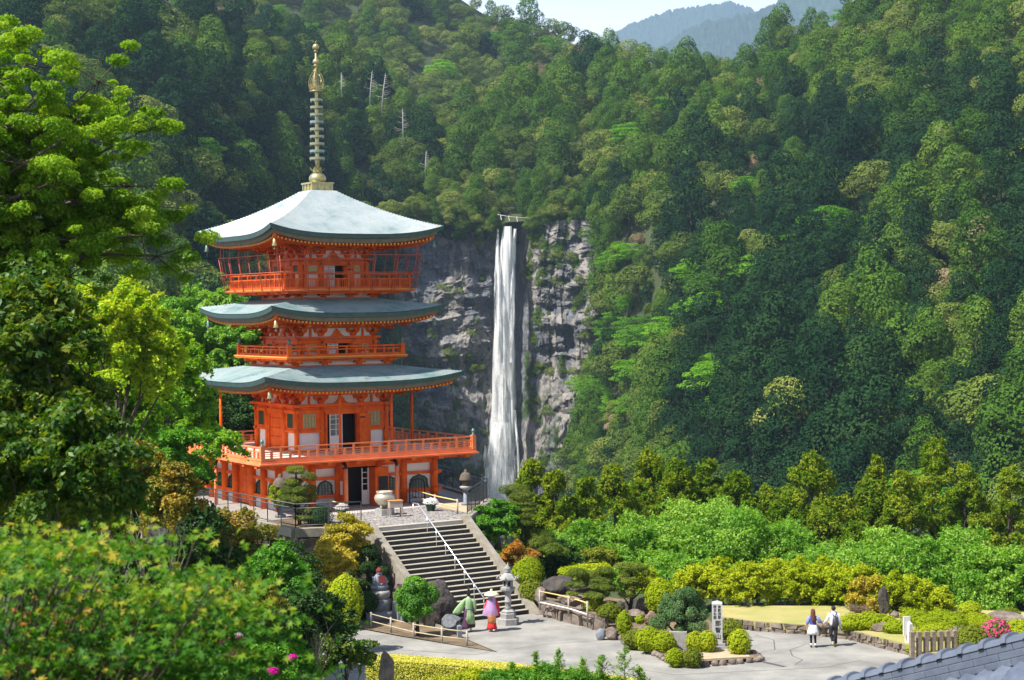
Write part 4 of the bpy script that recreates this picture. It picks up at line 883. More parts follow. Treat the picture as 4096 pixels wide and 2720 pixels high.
FEND = mat('dark metal railing', (.05, .055, .06), .45, metal=.4)
BAM = mat('yellow bamboo', (.72, .50, .13), .55, (.60, .46, .20), 3)
BAMW = mat('old bamboo', (.40, .31, .18), .7, (.50, .42, .28), 3)
POST = mat('weathered post', (.40, .37, .33), .9, (.30, .27, .24), 6)
def cobble():
    m, t, out = newmat('cobbles'); b = N(t, 'ShaderNodeBsdfPrincipled'); b.inputs['Roughness'].default_value = .85; tc = N(t, 'ShaderNodeTexCoord')
    v = N(t, 'ShaderNodeTexVoronoi'); v.inputs['Scale'].default_value = 4.2; t.links.new(tc.outputs['Object'], v.inputs['Vector']); r = ramp(t, [(0, (.20, .19, .19)), (1, (.38, .35, .32))], v.outputs['Color'])
    v2 = N(t, 'ShaderNodeTexVoronoi', feature='DISTANCE_TO_EDGE'); v2.inputs['Scale'].default_value = 4.2; t.links.new(tc.outputs['Object'], v2.inputs['Vector']); r2 = ramp(t, [(.03, (.22, .22, .25)), (.09, (1, 1, 1))], v2.outputs[0])
    mx = N(t, 'ShaderNodeMix', data_type='RGBA', blend_type='MULTIPLY'); mx.inputs[0].default_value = 1; t.links.new(r.outputs[0], mx.inputs[6]); t.links.new(r2.outputs[0], mx.inputs[7]); t.links.new(mx.outputs[2], b.inputs[0])
    bu = N(t, 'ShaderNodeBump'); bu.inputs['Strength'].default_value = .6; bu.inputs['Distance'].default_value = .04; t.links.new(r2.outputs[0], bu.inputs['Height']); t.links.new(bu.outputs[0], b.inputs['Normal']); t.links.new(b.outputs[0], out.inputs[0]); return m
def stones(mb, p, q, z0, z1, size=.5, th=.25, seed=0, zq=None):
    """irregular stone facing from p to q (x, y)"""
    g = random.Random(seed); p = Vector((*p, 0)); q = Vector((*q, 0)); L_ = (q-p).length; d = (q-p)/L_; nrm = Vector((d.y, -d.x, 0)); rows = max(1, round((z1-z0)/size)); 
    for r_ in range(rows):
        za, zb = z0+(z1-z0)*r_/rows, z0+(z1-z0)*(r_+1)/rows; s_ = -g.random()*size
        while s_ < L_:
            w_ = size*g.uniform(.55, 2.3); a, b = max(0, s_)+.02, min(L_, s_+w_)-.02; s_ += w_
            if b-a < .08: continue
            j = lambda k=.05: g.uniform(-k, k)*size*3.2; vs = []
            for (sx, sz) in ((a, za+.02), (b, za+.02), (b, zb-.01), (a, zb-.01)): vs.append(p+d*sx+nrm*(-.1)+Vector((0, 0, sz)))
            o_ = th*g.uniform(.35, .9)
            for (sx, sz) in ((a+.06*size+j(), za+.1*size+j()), (b-.06*size+j(), za+.1*size+j()), (b-.08*size+j(), zb-.1*size+j()), (a+.08*size+j(), zb-.1*size+j())): vs.append(p+d*sx+nrm*(o_+j())+Vector((0, 0, sz)))
            mb.add(vs, [(4, 5, 6, 7), (0, 1, 5, 4), (1, 2, 6, 5), (2, 3, 7, 6), (3, 0, 4, 7)])
def rock(name, loc, r, seed=0, m=None, label=None, group=None, parent=None, sharp=.35, rz=0):
    me = bpy.data.meshes.new(name); bm = bmesh.new(); bmesh.ops.create_icosphere(bm, subdivisions=4, radius=1); co = np.array([v.co[:] for v in bm.verts]); g = np.random.default_rng(seed)
    for _ in range(9):                   # flat cuts
        n_ = unit(g.normal(size=(1, 3)))[0]; c_ = g.uniform(.62, .88); dd = co@n_; co = co-np.maximum(dd-c_, 0)[:, None]*n_
    co = co*(1+sharp*.5*fbm(co[:, 0]*1.6+seed, co[:, 1]*1.6, co[:, 2]*1.6, 4, seed))[:, None]+.03*fbm(co[:, 0]*7, co[:, 1]*7, co[:, 2]*7, 2, seed)[:, None]
    co = co*np.array(r)
    for v, c in zip(bm.verts, co): v.co = c
    bm.to_mesh(me); bm.free(); o = link(name, me, m or ROCK, parent); o.location = loc; o.rotation_euler = (0, 0, rz); return tag(o, label, 'rock', group) if label else o

PZ = 3.8
PLAT = [(-17.6, 92.6), (-10.2, 81.3), (-6.75, 82.15), (-6.5, 81.8), (-2.45, 84.55), (-2.1, 85.3), (-1.3, 92.6), (-5.5, 104), (-14, 106), (-20, 100)]
mb = MB(); mb.prism(PLAT, -2, PZ-.012); tag(mb.build('terrace', CON2), kind='structure')
sheet('cobbled_court', [(-9.8, 81.6), (-6.75, 82.3), (-2.5, 85.2), (-2.0, 88.2), (-4.6, 90.6), (-10.3, 86.2)], PZ-.006, cobble())
sheet('planting_bed', [(-12.2, 84.9), (-10.2, 81.7), (-7.6, 82.35), (-8.6, 84.4), (-10.6, 86.6)], PZ-.002, m_bed)
sheet('planting_bed', [(-2.4, 87.6), (-1.6, 92.2), (-3.6, 92.0), (-4.0, 89.8)], PZ-.002, m_sand)
tw = empty('terrace_wall', (0, 0, 0), 0, 'stone retaining wall with concrete kerb holding up the pagoda terrace', 'retaining wall')
mb = MB(); stones(mb, PLAT[0], PLAT[1], 1.0, PZ-.3, .62, .22, 3); stones(mb, PLAT[1], (-6.9, 82.1), -.2, PZ-.3, .7, .25, 4); stones(mb, PLAT[5], PLAT[6], -.2, PZ-.3, .7, .2, 5); mb.build('stone_facing', ROCK, tw)
mb = MB()
def kerb(mb, pts, z0, z1, w_):
    for a, b in zip(pts[:-1], pts[1:]): mb.bar((*a, (z0+z1)/2), (*b, (z0+z1)/2), w_, z1-z0)
kerb(mb, PLAT[:2], PZ-.32, PZ+.08, .42); kerb(mb, [PLAT[1], (-6.85, 82.1)], PZ-.322, PZ+.076, .40); kerb(mb, [(-2.25, 85.4), PLAT[6], (-5.5, 104)], PZ-.32, PZ+.10, .36); mb.build('kerb', CON, tw)
# stairs
SA = Vector((-6.5, 81.8, 0)); SC = Vector((.825, .565, 0)).normalized(); SD = Vector((.565, -.825, 0)).normalized(); SW, NS, RUN, RIS = 4.88, 20, .288, .19
st = empty('stone_staircase', (0, 0, 0), 0, 'wide straight stone stairs with pale treads and dark risers leading up to the terrace', 'stairs')
mb = MB(); mt = MB()
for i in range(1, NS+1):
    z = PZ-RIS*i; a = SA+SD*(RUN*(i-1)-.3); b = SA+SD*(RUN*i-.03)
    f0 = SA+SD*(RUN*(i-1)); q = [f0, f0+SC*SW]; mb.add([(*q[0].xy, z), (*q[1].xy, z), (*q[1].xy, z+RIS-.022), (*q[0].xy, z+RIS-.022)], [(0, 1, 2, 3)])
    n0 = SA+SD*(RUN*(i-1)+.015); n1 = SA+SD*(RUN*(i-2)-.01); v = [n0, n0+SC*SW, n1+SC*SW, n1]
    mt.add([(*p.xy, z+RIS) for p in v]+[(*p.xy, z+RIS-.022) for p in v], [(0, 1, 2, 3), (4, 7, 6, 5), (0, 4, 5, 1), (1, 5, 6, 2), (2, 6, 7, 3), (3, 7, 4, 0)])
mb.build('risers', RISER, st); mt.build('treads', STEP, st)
for s_ in (0, 1):
    mb = MB(); o_ = SA-SC*.36 if s_ == 0 else SA+SC*SW; a = o_-SD*.35; b = o_+SD*(RUN*NS+.3); c_ = SC*.36; h = .20
    za, zb = PZ+h, PZ-RIS*NS+.02; vs = []
    for c in (Vector((0, 0, 0)), c_): vs += [(*(a+c).xy, -.8), (*(b+c).xy, -.8), (*(b+c).xy, zb), (*(o_+SD*.02+c).xy, za), (*(a+c).xy, za)]
    mb.add(vs, [(0, 1, 2, 3, 4), (9, 8, 7, 6, 5)]+[(i, 5+i, 5+(i+1) % 5, (i+1) % 5) for i in range(5)]); mb.build('stringer', CON, st)
    mb = MB(); oo = SA-SC*.38 if s_ == 0 else SA+SC*(SW+.38); p0, p1 = (oo.xy, (oo+SD*5.4).xy); sg = 1
    for i in range(9):
        q0 = oo+SD*(.6*i); q1 = oo+SD*(.6*(i+1)); top = PZ-.25-RIS/RUN*.6*(i+1)
        if top > .3: stones(mb, *((q1.xy, q0.xy) if s_ else (q0.xy, q1.xy)), -.2, top, .5, .18, i+s_*20)
    mb.build('side_masonry', ROCK, st)
hr = empty('stair_handrail', (0, 0, 0), 0, 'long shiny steel handrail running down the middle of the stone stairs', 'handrail')
mb = MB(); top = Vector((-4.58, 83.61, 0)); p0 = top+Vector((0, 0, PZ+.9)); p1 = top+SD*(RUN*NS-.15)+Vector((0, 0, .93)); mb.tube([p0-SD*.45, p0, p1, p1+Vector((0, 0, -.1))], .032, 8); mb.build('rail', STEEL, hr)
for i in range(8):
    mb = MB(); u = i/7; b = p0*(1-u)+p1*u if i else p0-SD*.45
    zt = b.z; gzb = PZ if i == 0 else PZ-RIS*math.ceil(max(0, (b-SA).dot(SD))/RUN+.0); mb.tube([(b.x, b.y, gzb), (b.x, b.y, zt)], .018, 6); mb.build('post', STEEL, hr)
def metal_fence(pts, z, label, h=1.12, m=FEN, posts=1.4, bal=.115, double=True):
    o = empty('metal_fence', (*pts[0], z), 0, label, 'fence'); o_ = Vector((*pts[0], z)); mb = MB(); mbb = MB(); pp = []
    for a, b in zip(pts[:-1], pts[1:]):
        a = Vector((*a, z))-o_; b = Vector((*b, z))-o_; L_ = (b-a).length; d = (b-a)/L_
        mb.tube([a+Vector((0, 0, h)), b+Vector((0, 0, h))], .03, 6)
        if double: mb.tube([a+Vector((0, 0, h-.2)), b+Vector((0, 0, h-.2))], .022, 6)
        mb.tube([a+Vector((0, 0, .12)), b+Vector((0, 0, .12))], .018, 6)
        n = round(L_/posts)
        for i in range(n+1): p = a+d*(L_*i/n); pp.append(p)
        n = int(L_/bal)
        for i in range(n): p = a+d*(L_*(i+.5)/n); mbb.bar(p+Vector((0, 0, .12)), p+Vector((0, 0, h-.2)), .014, .014)
    mb.build('rails', m, o); mbb.build('balusters', m, o)
    for p in pp: q = MB(); q.bar(p, p+Vector((0, 0, h)), .045, .045); q.build('post', m, o)
    return o
metal_fence([(-17.6, 92.3), (-10.2, 81.5), (-7.2, 82.25)], PZ+.07, 'grey metal railing on the kerb at the front left corner of the terrace')
metal_fence([(-2.3, 86.0), (-1.42, 92.6), (-5.4, 103.6)], PZ+.09, 'dark metal railing round the right end of the terrace beside the waterfall view', m=FEND, h=1.15)
metal_fence([(-14.2, 105.5), (-19.6, 99.8), (-17.7, 92.5)], PZ+.07, 'dark metal railing along the back left edge of the terrace', m=FEND)
def lantern(loc, s, label, m=GRAN, tall=True, rz=0):
    o = empty('stone_lantern', loc, rz, label, 'stone lantern', 'stone lanterns'); 
    mb = MB(); mb.lathe([(.62*s, 0), (.62*s, .33*s), (.60*s, .36*s)], 6, smooth=False); mb.lathe([(.44*s, .36*s), (.45*s, .62*s), (.4*s, .66*s), (.42*s, .74*s), (.3*s, .84*s)], 6 if tall else 6, smooth=False); mb.build('base', m, o)
    mb = MB(); mb.lathe([(.2*s, .82*s), (.17*s, .95*s), (.17*s, 1.2*s), (.22*s, 1.25*s), (.22*s, 1.31*s), (.17*s, 1.36*s), (.17*s, 1.72*s), (.24*s, 1.82*s)], 16); mb.build('shaft', m, o)
    mb = MB(); mb.lathe([(.24*s, 1.80*s), (.43*s, 1.93*s), (.43*s, 2.06*s), (.3*s, 2.08*s)], 6, smooth=False); mb.build('platform', m, o)
    mb = MB(); mb.lathe([(.29*s, 2.08*s), (.29*s, 2.50*s)], 6, smooth=False); mb.build('fire_box', m, o)
    q = MB()
    for k in range(6):
        a = k*math.pi/3+math.pi/6; q.M = Matrix.Rotation(a, 4, 'Z'); q.box(.252*s, .262*s, -.07*s, .07*s, 2.16*s, 2.42*s)
    q.build('fire_box_opening', DARK, o)
    mb = MB(); mb.lathe([(.34*s, 2.48*s), (.5*s, 2.52*s), (.46*s, 2.62*s), (.34*s, 2.76*s), (.2*s, 2.86*s), (.13*s, 2.9*s)], 6, smooth=False)
    for k in range(6): a = k*math.pi/3; c, sn = math.cos(a), math.sin(a); mb.tube([(.44*s*c, .44*s*sn, 2.54*s), (.58*s*c, .58*s*sn, 2.54*s), (.63*s*c, .63*s*sn, 2.62*s), (.58*s*c, .58*s*sn, 2.70*s), (.52*s*c, .52*s*sn, 2.67*s)], [.06*s, .06*s, .05*s, .045*s, .02*s], 6)
    mb.build('roof', m, o)
    mb = MB(); mb.lathe([(.13*s, 2.88*s), (.19*s, 2.93*s), (.12*s, 2.98*s), (.19*s, 3.06*s), (.19*s, 3.14*s), (.06*s, 3.28*s), (.015*s, 3.4*s)], 14); mb.build('finial', m, o); return o
lantern((-.31, 77.36, 0), .80, 'tall pale stone lantern with curled roof corners standing at the foot of the stairs', rz=.3)
LANB = mat('brown stone', (.13, .10, .075), .9, (.08, .065, .05), 6, bump=.3)
def small_lantern(x, y, s, label):
    o = empty('stone_lantern', (x, y, PZ), 0, label, 'stone lantern', 'stone lanterns'); mb = MB(); mb.lathe([(.24*s, 0), (.24*s, .1*s), (.13*s, .14*s), (.12*s, .8*s)], 12); mb.build('shaft', BLUEST, o)
    mb = MB(); mb.lathe([(.14*s, .8*s), (.3*s, .88*s), (.32*s, .96*s), (.2*s, 1.0*s)], 14); mb.build('platform', GRAN, o); mb = MB(); mb.lathe([(.18*s, 1.0*s), (.2*s, 1.15*s), (.18*s, 1.3*s)], 10); mb.build('fire_box', LANB, o)
    mb = MB(); mb.lathe([(.34*s, 1.28*s), (.33*s, 1.34*s), (.27*s, 1.55*s), (.17*s, 1.68*s), (.08*s, 1.7*s), (.09*s, 1.78*s), (.03*s, 1.86*s)], 14); mb.build('roof', LANB, o); return o
small_lantern(-2.5, 91.0, 1.0, 'small brown-capped stone lantern beside the dark railing at the right end of the terrace')
q = on(1122, 2068, PZ); small_lantern(q[0], q[1], 1.15, 'small brown-capped stone lantern half hidden behind the terrace pine tree')
# incense burner, offering table
ic = empty('incense_burner', (-6.45, 87.1, PZ), 0, 'round bronze incense urn on a stone block in front of the pagoda door', 'incense burner')
mb = MB(); mb.lathe([(.5, 0), (.5, .30)], 6, smooth=False, rot=.3); mb.build('stone_block', GRAN, ic)
BRZ = mat('pale bronze', (.62, .52, .34), .35, (.50, .44, .34), 3, metal=.5, c3=(.7, .66, .58)); mb = MB()
mb.lathe([(.12, .38), (.16, .42), (.30, .5), (.46, .66), (.52, .82), (.46, .98), (.36, 1.04), (.40, 1.10), (.42, 1.17), (.39, 1.17), (.36, 1.10)], 24)
for k in range(3): a = k*2.1; mb.tube([(.26*math.cos(a), .26*math.sin(a), .5), (.3*math.cos(a), .3*math.sin(a), .38), (.24*math.cos(a), .24*math.sin(a), .29)], [.07, .06, .05], 8)
mb.build('bowl', BRZ, ic)
WOOD = mat('greyed wood', (.42, .34, .29), .7, (.33, .27, .22), 5); TOPW = mat('orange wood top', (.62, .28, .09), .6, (.5, .22, .08), 5)
tb = empty('offering_table', (-5.85, 86.2, PZ), .35, 'small wooden stand with an orange top beside the incense urn', 'table')
mb = MB(); mb.box(-.36, .36, -.2, .2, .78, .81); mb.build('tabletop', TOPW, tb); mb = MB(); mb.box(-.33, .33, -.18, .18, .45, .775); mb.build('drawer_box', WOOD, tb)
for x in (-.31, .31):
    for y in (-.16, .16): mb = MB(); mb.box(x-.03, x+.03, y-.03, y+.03, 0, .448); mb.build('leg', WOOD, tb)
# flower pots
L_white = leafmat('white chrysanthemum petals', gcol((.62, .60, .62), (.85, .84, .86)), .3, gloss=0)
L_green = leafmat('shrub leaves', gcol((.03, .09, .015), (.07, .17, .025), (.13, .26, .04)), .3)
POT = mat('green glazed pot', (.03, .06, .04), .3)
def mums(x, y, z, s, label):
    o = empty('flower_pot', (x, y, z), 0, label, 'flower pot'); mb = MB(); mb.lathe([(.2*s, 0), (.27*s, .3*s), (.3*s, .3*s), (.25*s, .28*s)], 14); mb.build('pot', POT, o)
    link('leaves', crown_mesh('pot_leaves', [(0, 0, .36*s, .34*s, .34*s, .14*s)], 500, .07, .045, 3), L_green, o); link('flowers', crown_mesh('pot_flowers', [(0, 0, .46*s, .38*s, .38*s, .22*s)], 900, .06, .05, 4, under=0, up=.8), L_white, o)
q = on(1723, 2043, PZ); mums(q[0], q[1], PZ, .95, 'pot of white chrysanthemums at the top right of the stairs'); q = on(1368, 2062, PZ); mums(q[0], q[1], PZ, .85, 'pot of white chrysanthemums behind the railing left of the stairs')
def bamboo_fence(name_label, pts, h=(.35, .75), m=BAM, pm=POST, posts=None, r=.03, m2=None):
    o = empty('bamboo_fence', pts[0], 0, name_label, 'fence'); o0 = Vector(pts[0]); P2 = [Vector(p)-o0 for p in pts]
    for i, hh in enumerate(h): mb = MB(); mb.tube([p+Vector((0, 0, hh)) for p in P2], r, 7); mb.build('bamboo_rail', (m2 or m) if i == 0 else m, o)
    for p in P2: mb = MB(); mb.tube([p, p+Vector((0, 0, max(h)+.08))], .045, 7); mb.build('post', pm, o)
    return o
A3 = lambda *p: tuple(on(*p)) 
bamboo_fence('yellow bamboo rail fence on the terrace just right of the stairs head', [A3(1640, 2005, PZ), A3(1740, 2035, PZ), A3(1830, 2055, PZ)], (.32, .66))
bamboo_fence('short bamboo rail between the flower pot and the terrace pine', [A3(1320, 2045, PZ), A3(1375, 2062, PZ)], (.25, .55))
bamboo_fence('new yellow and white bamboo fence beside the low stone wall', [A3(2160, 2440, .35), A3(2275, 2465, .35), A3(2350, 2490, .35)], (.35, .85), m2=mat('pale bamboo', (.78, .72, .62), .6))
bamboo_fence('old low bamboo fence along the edge of the path in front of the boulder', [A3(1485, 2512, 0), A3(1564, 2533, 0), A3(1655, 2556, 0), A3(1768, 2574, 0), A3(1868, 2586, 0)], (.30, .62), m=BAMW, r=.022)
def arch_gate(loc, rz, label):
    o = empty('arched_gate', loc, rz, label, 'gate'); mb = MB(); mb.tube([(-.45, 0, 0), (-.45, 0, 1.05), (-.35, 0, 1.22), (0, 0, 1.3), (.35, 0, 1.22), (.45, 0, 1.05), (.45, 0, 0)], .035, 8)
    mb.tube([(-.45, 0, .3), (.45, 0, .3)], .02, 6)
    for x in (-.27, -.09, .09, .27): mb.tube([(x, 0, .3), (x, 0, 1.24)], .016, 6)
    mb.build('bars', IRON, o)
q = on(1642, 2015, PZ); arch_gate((q[0]+.35, q[1]+.2, PZ), .55, 'black arched metal barrier by the right ground floor window'); q = on(1268, 2030, PZ); arch_gate((q[0], q[1], PZ), .55, 'black arched metal barrier by the left ground floor window')
# low garden wall right of the stairs
lw = empty('garden_wall', (0, 0, 0), 0, 'low rough stone wall with flat coping running from the stair foot to the rock garden', 'stone wall')
LW = [(1.15, 79.95), (1.85, 78.45), (3.0, 76.7), (3.95, 75.2)]; mb = MB(); cp = MB()
for i, (a, b) in enumerate(zip(LW[:-1], LW[1:])): stones(mb, a, b, -.1, .52, .42, .2, 40+i); a_, b_ = Vector((*a, .57))+Vector((.12, .08, 0)), Vector((*b, .57))+Vector((.12, .08, 0)); cp.bar(a_, b_, .5, .12)
mb.build('stone_facing', ROCK, lw); cp.build('coping', ROCK, lw)
rock('boulder', (1.75, 79.0, .1), (.55, .35, .3), 31, ROCK, 'flat boulder lying against the low wall just right of the stair foot', rz=-.6)
def bed(name, poly, h, m, side_m, label=None):
    mb = MB(); mb.m = 0; n = len(poly); mb.add([(a, b, h) for a, b in poly], [tuple(range(n))]); o = mb.build(name, m); return tag(o, kind='structure')
bed('rock_garden_ground', [(1.2, 79.9), (3.95, 75.1), (6.3, 67.9), (9.6, 68.8), (9.3, 70.3), (8.6, 77), (8.5, 80), (4, 84), (-1.5, 87), (-2.3, 85.2), (1.1, 80.2)], .12, m_bed, ROCK)
sheet('sand_patch', [(6.8, 68.5), (9.3, 69.0), (9.2, 70.0), (8.5, 71.3), (7.6, 70.6), (6.9, 69.6)], .125, m_sand)
ke = empty('stone_edging', (0, 0, 0), 0, 'line of small dark stones edging the rock garden island along the path', 'edging'); mb = MB(); g = random.Random(3)
EDG = [(3.9, 74.9), (4.9, 72.2), (6.3, 67.75), (7.2, 67.65), (9.68, 68.6), (9.5, 70.2)]
for a, b in zip(EDG[:-1], EDG[1:]):
    L_ = math.dist(a, b); n = int(L_/.34)
    for i in range(n): u = (i+.5)/n; mb.ell((a[0]*(1-u)+b[0]*u+g.uniform(-.03, .03), a[1]*(1-u)+b[1]*u, .08), (g.uniform(.14, .2), g.uniform(.1, .14), g.uniform(.1, .17)), 7, 5, .35, i)
mb.build('edge_stones', ROCK, ke)
# lawn with stone edge
LE = [(8.75, 76.6), (10.3, 75.15), (12.4, 74.15), (14.0, 72.85), (15.75, 69.4), (15.5, 68.0)]
LAWN = LE+[(19, 67.5), (24, 68), (24, 76), (17.2, 78.5), (9, 79.2)]
mb = MB(); mb.prism(LAWN, -.5, .42); o = mb.build('lawn', m_lawn); tag(o, kind='structure')
o = empty('lawn_edge_wall', (0, 0, 0), 0, 'low curving wall of rough stones along the front edge of the lawn', 'stone wall'); mb = MB()
for i, (a, b) in enumerate(zip(LE[:-1], LE[1:])): stones(mb, a, b, -.05, .41 if i < 3 else .41-.0*i, .3, .14, 60+i)
mb.build('stones', ROCK, o)
# things on the lawn
q = on(3535, 2470, .42); rock('standing_stone', (q[0], q[1], .95), (.26, .22, .78), 5, ROCKD, 'tall dark upright rock standing at the back of the lawn', sharp=.6)
q = on(3560, 2465, .42); rock('boulder', (q[0]+.1, q[1]-.3, .5), (.22, .2, .2), 8, ROCK, 'small rock leaning at the foot of the tall dark upright rock')
q = on(3290, 2508, .42); rock('boulder', (q[0], q[1], .5), (.32, .24, .18), 9, ROCK, 'low rounded brown rock on the lawn behind the walking couple')
q = on(3525, 2525, .42); rock('boulder', (q[0], q[1], .52), (.42, .3, .28), 10, ROCK, 'rounded rock between the clipped shrubs on the lawn')
q = on(4020, 2485, .5); rock('boulder', (q[0], q[1], .6), (.9, .5, .35), 14, ROCK, 'low brown rock at the right edge of the garden')
BRST = mat('brown granite', (.28, .22, .17), .9, (.17, .13, .10), 7, bump=.3, bscale=40)
for i in range(7):
    x, y = 3648+i*28.5, 2615-i*3; q = on(x, y, .42); o = tag(empty('stone_post', q, .25), None, 'stone post', 'row of square stone posts')
    o['label'] = ('nearest and leftmost', 'second from the left', 'third from the left', 'fourth from the left', 'fifth from the left', 'sixth from the left', 'rightmost')[i]+' brown square post in the row above the tiled roof'
    mb = MB(); hh = .95-.02*i; mb.box(-.085, .085, -.085, .085, -.3, hh-.1); mb.add([(-.085, -.085, hh-.1), (.085, -.085, hh-.1), (.085, .085, hh-.1), (-.085, .085, hh-.1), (0, 0, hh-.06)], [(0, 1, 4), (1, 2, 4), (2, 3, 4), (3, 0, 4)]); mb.build('shaft', BRST, o)
q = on(3627, 2570, .42); o = empty('notice_sign', q, .35, 'blank white sign board on a post beside the stone posts', 'sign'); mb = MB(); mb.box(-.16, .16, -.02, .02, .3, 1.05); mb.build('board', WHT, o); mb = MB(); mb.box(-.04, .04, .025, .07, 0, .8); mb.build('post', WHT, o)
mb = MB(); q = on(3655, 2575, .42); o = empty('stone_post', (q[0]-.1, q[1]+.3, .42), .5, 'white painted post behind the white sign board', 'stone post'); mb.box(-.09, .09, -.09, .09, 0, .75); mb.lathe([(.12, .75), (.03, .85)], 4, rot=.785, smooth=False); mb.build('shaft', WHT, o)
# inscribed monument
mo = empty('inscribed_pillar', (8.22, 71.0, .1), -.12, 'tall square pale stone pillar carved with vertical characters', 'monument'); mb = MB(); mb.box(-.42, .42, -.36, .36, 0, .1); mb.box(-.32, .32, -.28, .28, .1, .22); mb.build('plinth', GRAN, mo)
mb = MB(); s_ = .21; mb.box(-s_, s_, -s_, s_, .22, 1.84); mb.add([(-s_, -s_, 1.84), (s_, -s_, 1.84), (s_, s_, 1.84), (-s_, s_, 1.84), (0, 0, 1.93)], [(0, 1, 4), (1, 2, 4), (2, 3, 4), (3, 0, 4)]); mb.build('shaft', mat('pale dressed stone', (.46, .46, .47), .7, (.38, .38, .39), 8), mo)
INK = mat('black ink', (.015, .015, .015), .7)
def glyph(ch, x, z, size, y, parent, m=INK):
    cu = bpy.data.curves.new('character', 'FONT'); cu.body = ch; cu.size = size; cu.extrude = .004; cu.align_x = 'CENTER'; cu.align_y = 'CENTER'; cu.offset = .004
    o = bpy.data.objects.new('character', cu); col.objects.link(o); o.rotation_euler = (R(90), 0, 0); o.location = (x, y, z); o.parent = parent; cu.materials.append(m); return o
for i, ch in enumerate('那智山'): glyph(ch, .03, 1.02-i*.27, .24, -s_-.004, mo)
for i, ch in enumerate('吉野熊野'): glyph(ch, .09, 1.70-i*.145, .125, -s_-.004, mo)
for i, ch in enumerate('國立公園'): glyph(ch, -.09, 1.70-i*.145, .125, -s_-.004, mo)
q = on(2705, 2598, .12); o = empty('stone_slab', q, -.1, 'plain grey upright slab under the clipped blue-green tree', 'stone slab'); mb = MB(); mb.box(-.44, .44, -.09, .09, 0, .74); mb.build('slab', GRAN, o, bevel=.015)
# seated statue with a red bib
q = on(1520, 2480, 0); sx, sy = q[0], q[1]; o = empty('seated_statue', (sx, sy, 0), .6, 'seated stone figure with a red bib and cap on a round pedestal', 'statue')
mb = MB(); mb.lathe([(.62, 0), (.62, .42), (.5, .44), (.5, .48)], 24); mb.lathe([(.5, .47), (.5, .95), (.44, .98)], 24); mb.build('drum', BLUEST, o); mb = MB(); mb.lathe([(.4, .98), (.46, 1.1), (.48, 1.24), (.44, 1.34), (.3, 1.36)], 24); mb.build('lotus_seat', GRAN, o)
mb = MB(); mb.ell((0, 0, 1.5), (.42, .36, .2), 16, 10); mb.ell((0, .05, 1.78), (.26, .22, .34), 14, 10); mb.tube([(-.24, .05, 1.95), (-.34, -.08, 1.7), (-.1, -.26, 1.62)], [.09, .08, .06], 8); mb.tube([(.24, .05, 1.95), (.34, -.08, 1.7), (.1, -.26, 1.62)], [.09, .08, .06], 8); mb.ell((0, 0, 2.16), (.13, .14, .17), 14, 10); mb.tube([(0, 0, 1.98), (0, 0, 2.1)], .08, 8); mb.build('figure', mat('pale blue stone', (.22, .25, .31), .8, (.15, .18, .23), 5), o)
REDC = mat('dark red cloth', (.14, .012, .014), .8); mb = MB(); mb.ell((0, .01, 2.22), (.15, .16, .15), 14, 8); mb.build('cap', REDC, o); mb = MB(); mb.add([(-.16, -.16, 2.02), (.16, -.16, 2.02), (.2, -.32, 1.7), (-.2, -.32, 1.7)], [(0, 1, 2, 3)]); mb.build('bib', REDC, o)
# boulders left of the stairs, stone marker, bed
sheet('bare_bed', [(-13.8, 81), (-6.8, 76.75), (-4.9, 74.85), (-.9, 71.2), (-2.0, 73.6), (-2.7, 75.5), (-3.9, 77.2), (-5.3, 79.5), (-7, 81.8), (-10, 81.0)], .02, m_bed)
q = on(1715, 2525, 0); rock('boulder', (q[0]+.35, q[1]+1.5, .7), (1.05, .8, 1.3), 17, ROCKD, 'huge dark pointed boulder left of the stair foot', sharp=.5, rz=.4)
q = on(1808, 2520, 0); rock('boulder', (q[0], q[1]+.2, .3), (.46, .42, .42), 18, mat('grey speckled rock', (.15, .16, .18), .85, (.09, .10, .11), 9), 'rounded grey boulder between the huge dark boulder and the robed pair')
q = on(1838, 2555, 0); o = empty('stone_marker', q, .3, 'slim pale blue-grey square post at the tip of the bed near the robed pair', 'stone post'); mb = MB(); mb.box(-.09, .09, -.09, .09, 0, .55); mb.add([(-.09, -.09, .55), (.09, -.09, .55), (.09, .09, .55), (-.09, .09, .55), (0, 0, .6)], [(0, 1, 4), (1, 2, 4), (2, 3, 4), (3, 0, 4)]); mb.build('shaft', BLUEST, o)
for i, (x, y, lb_) in enumerate(((1580, 2480, 'grey upright stone marker just right of the seated statue'), (1602, 2484, 'second grey upright stone marker, under the round bush'))):
    q = on(x, y, 0); o = empty('stone_marker', q, .3, lb_, 'stone marker'); mb = MB(); mb.box(-.14, .14, -.1, .1, 0, .85-.1*i); mb.build('shaft', BLUEST, o, bevel=.01)
q = on(1622, 2490, 0); o = empty('stone_offertory_box', q, .3, 'small stone box with a dark opening under the round bush', 'stone box'); mb = MB(); mb.box(-.2, .2, -.14, .14, .3, .4); mb.box(-.2, -.13, -.14, .14, 0, .3); mb.box(.13, .2, -.14, .14, 0, .3); mb.box(-.2, .2, .1, .14, .0, .3); mb.build('body', BLUEST, o)
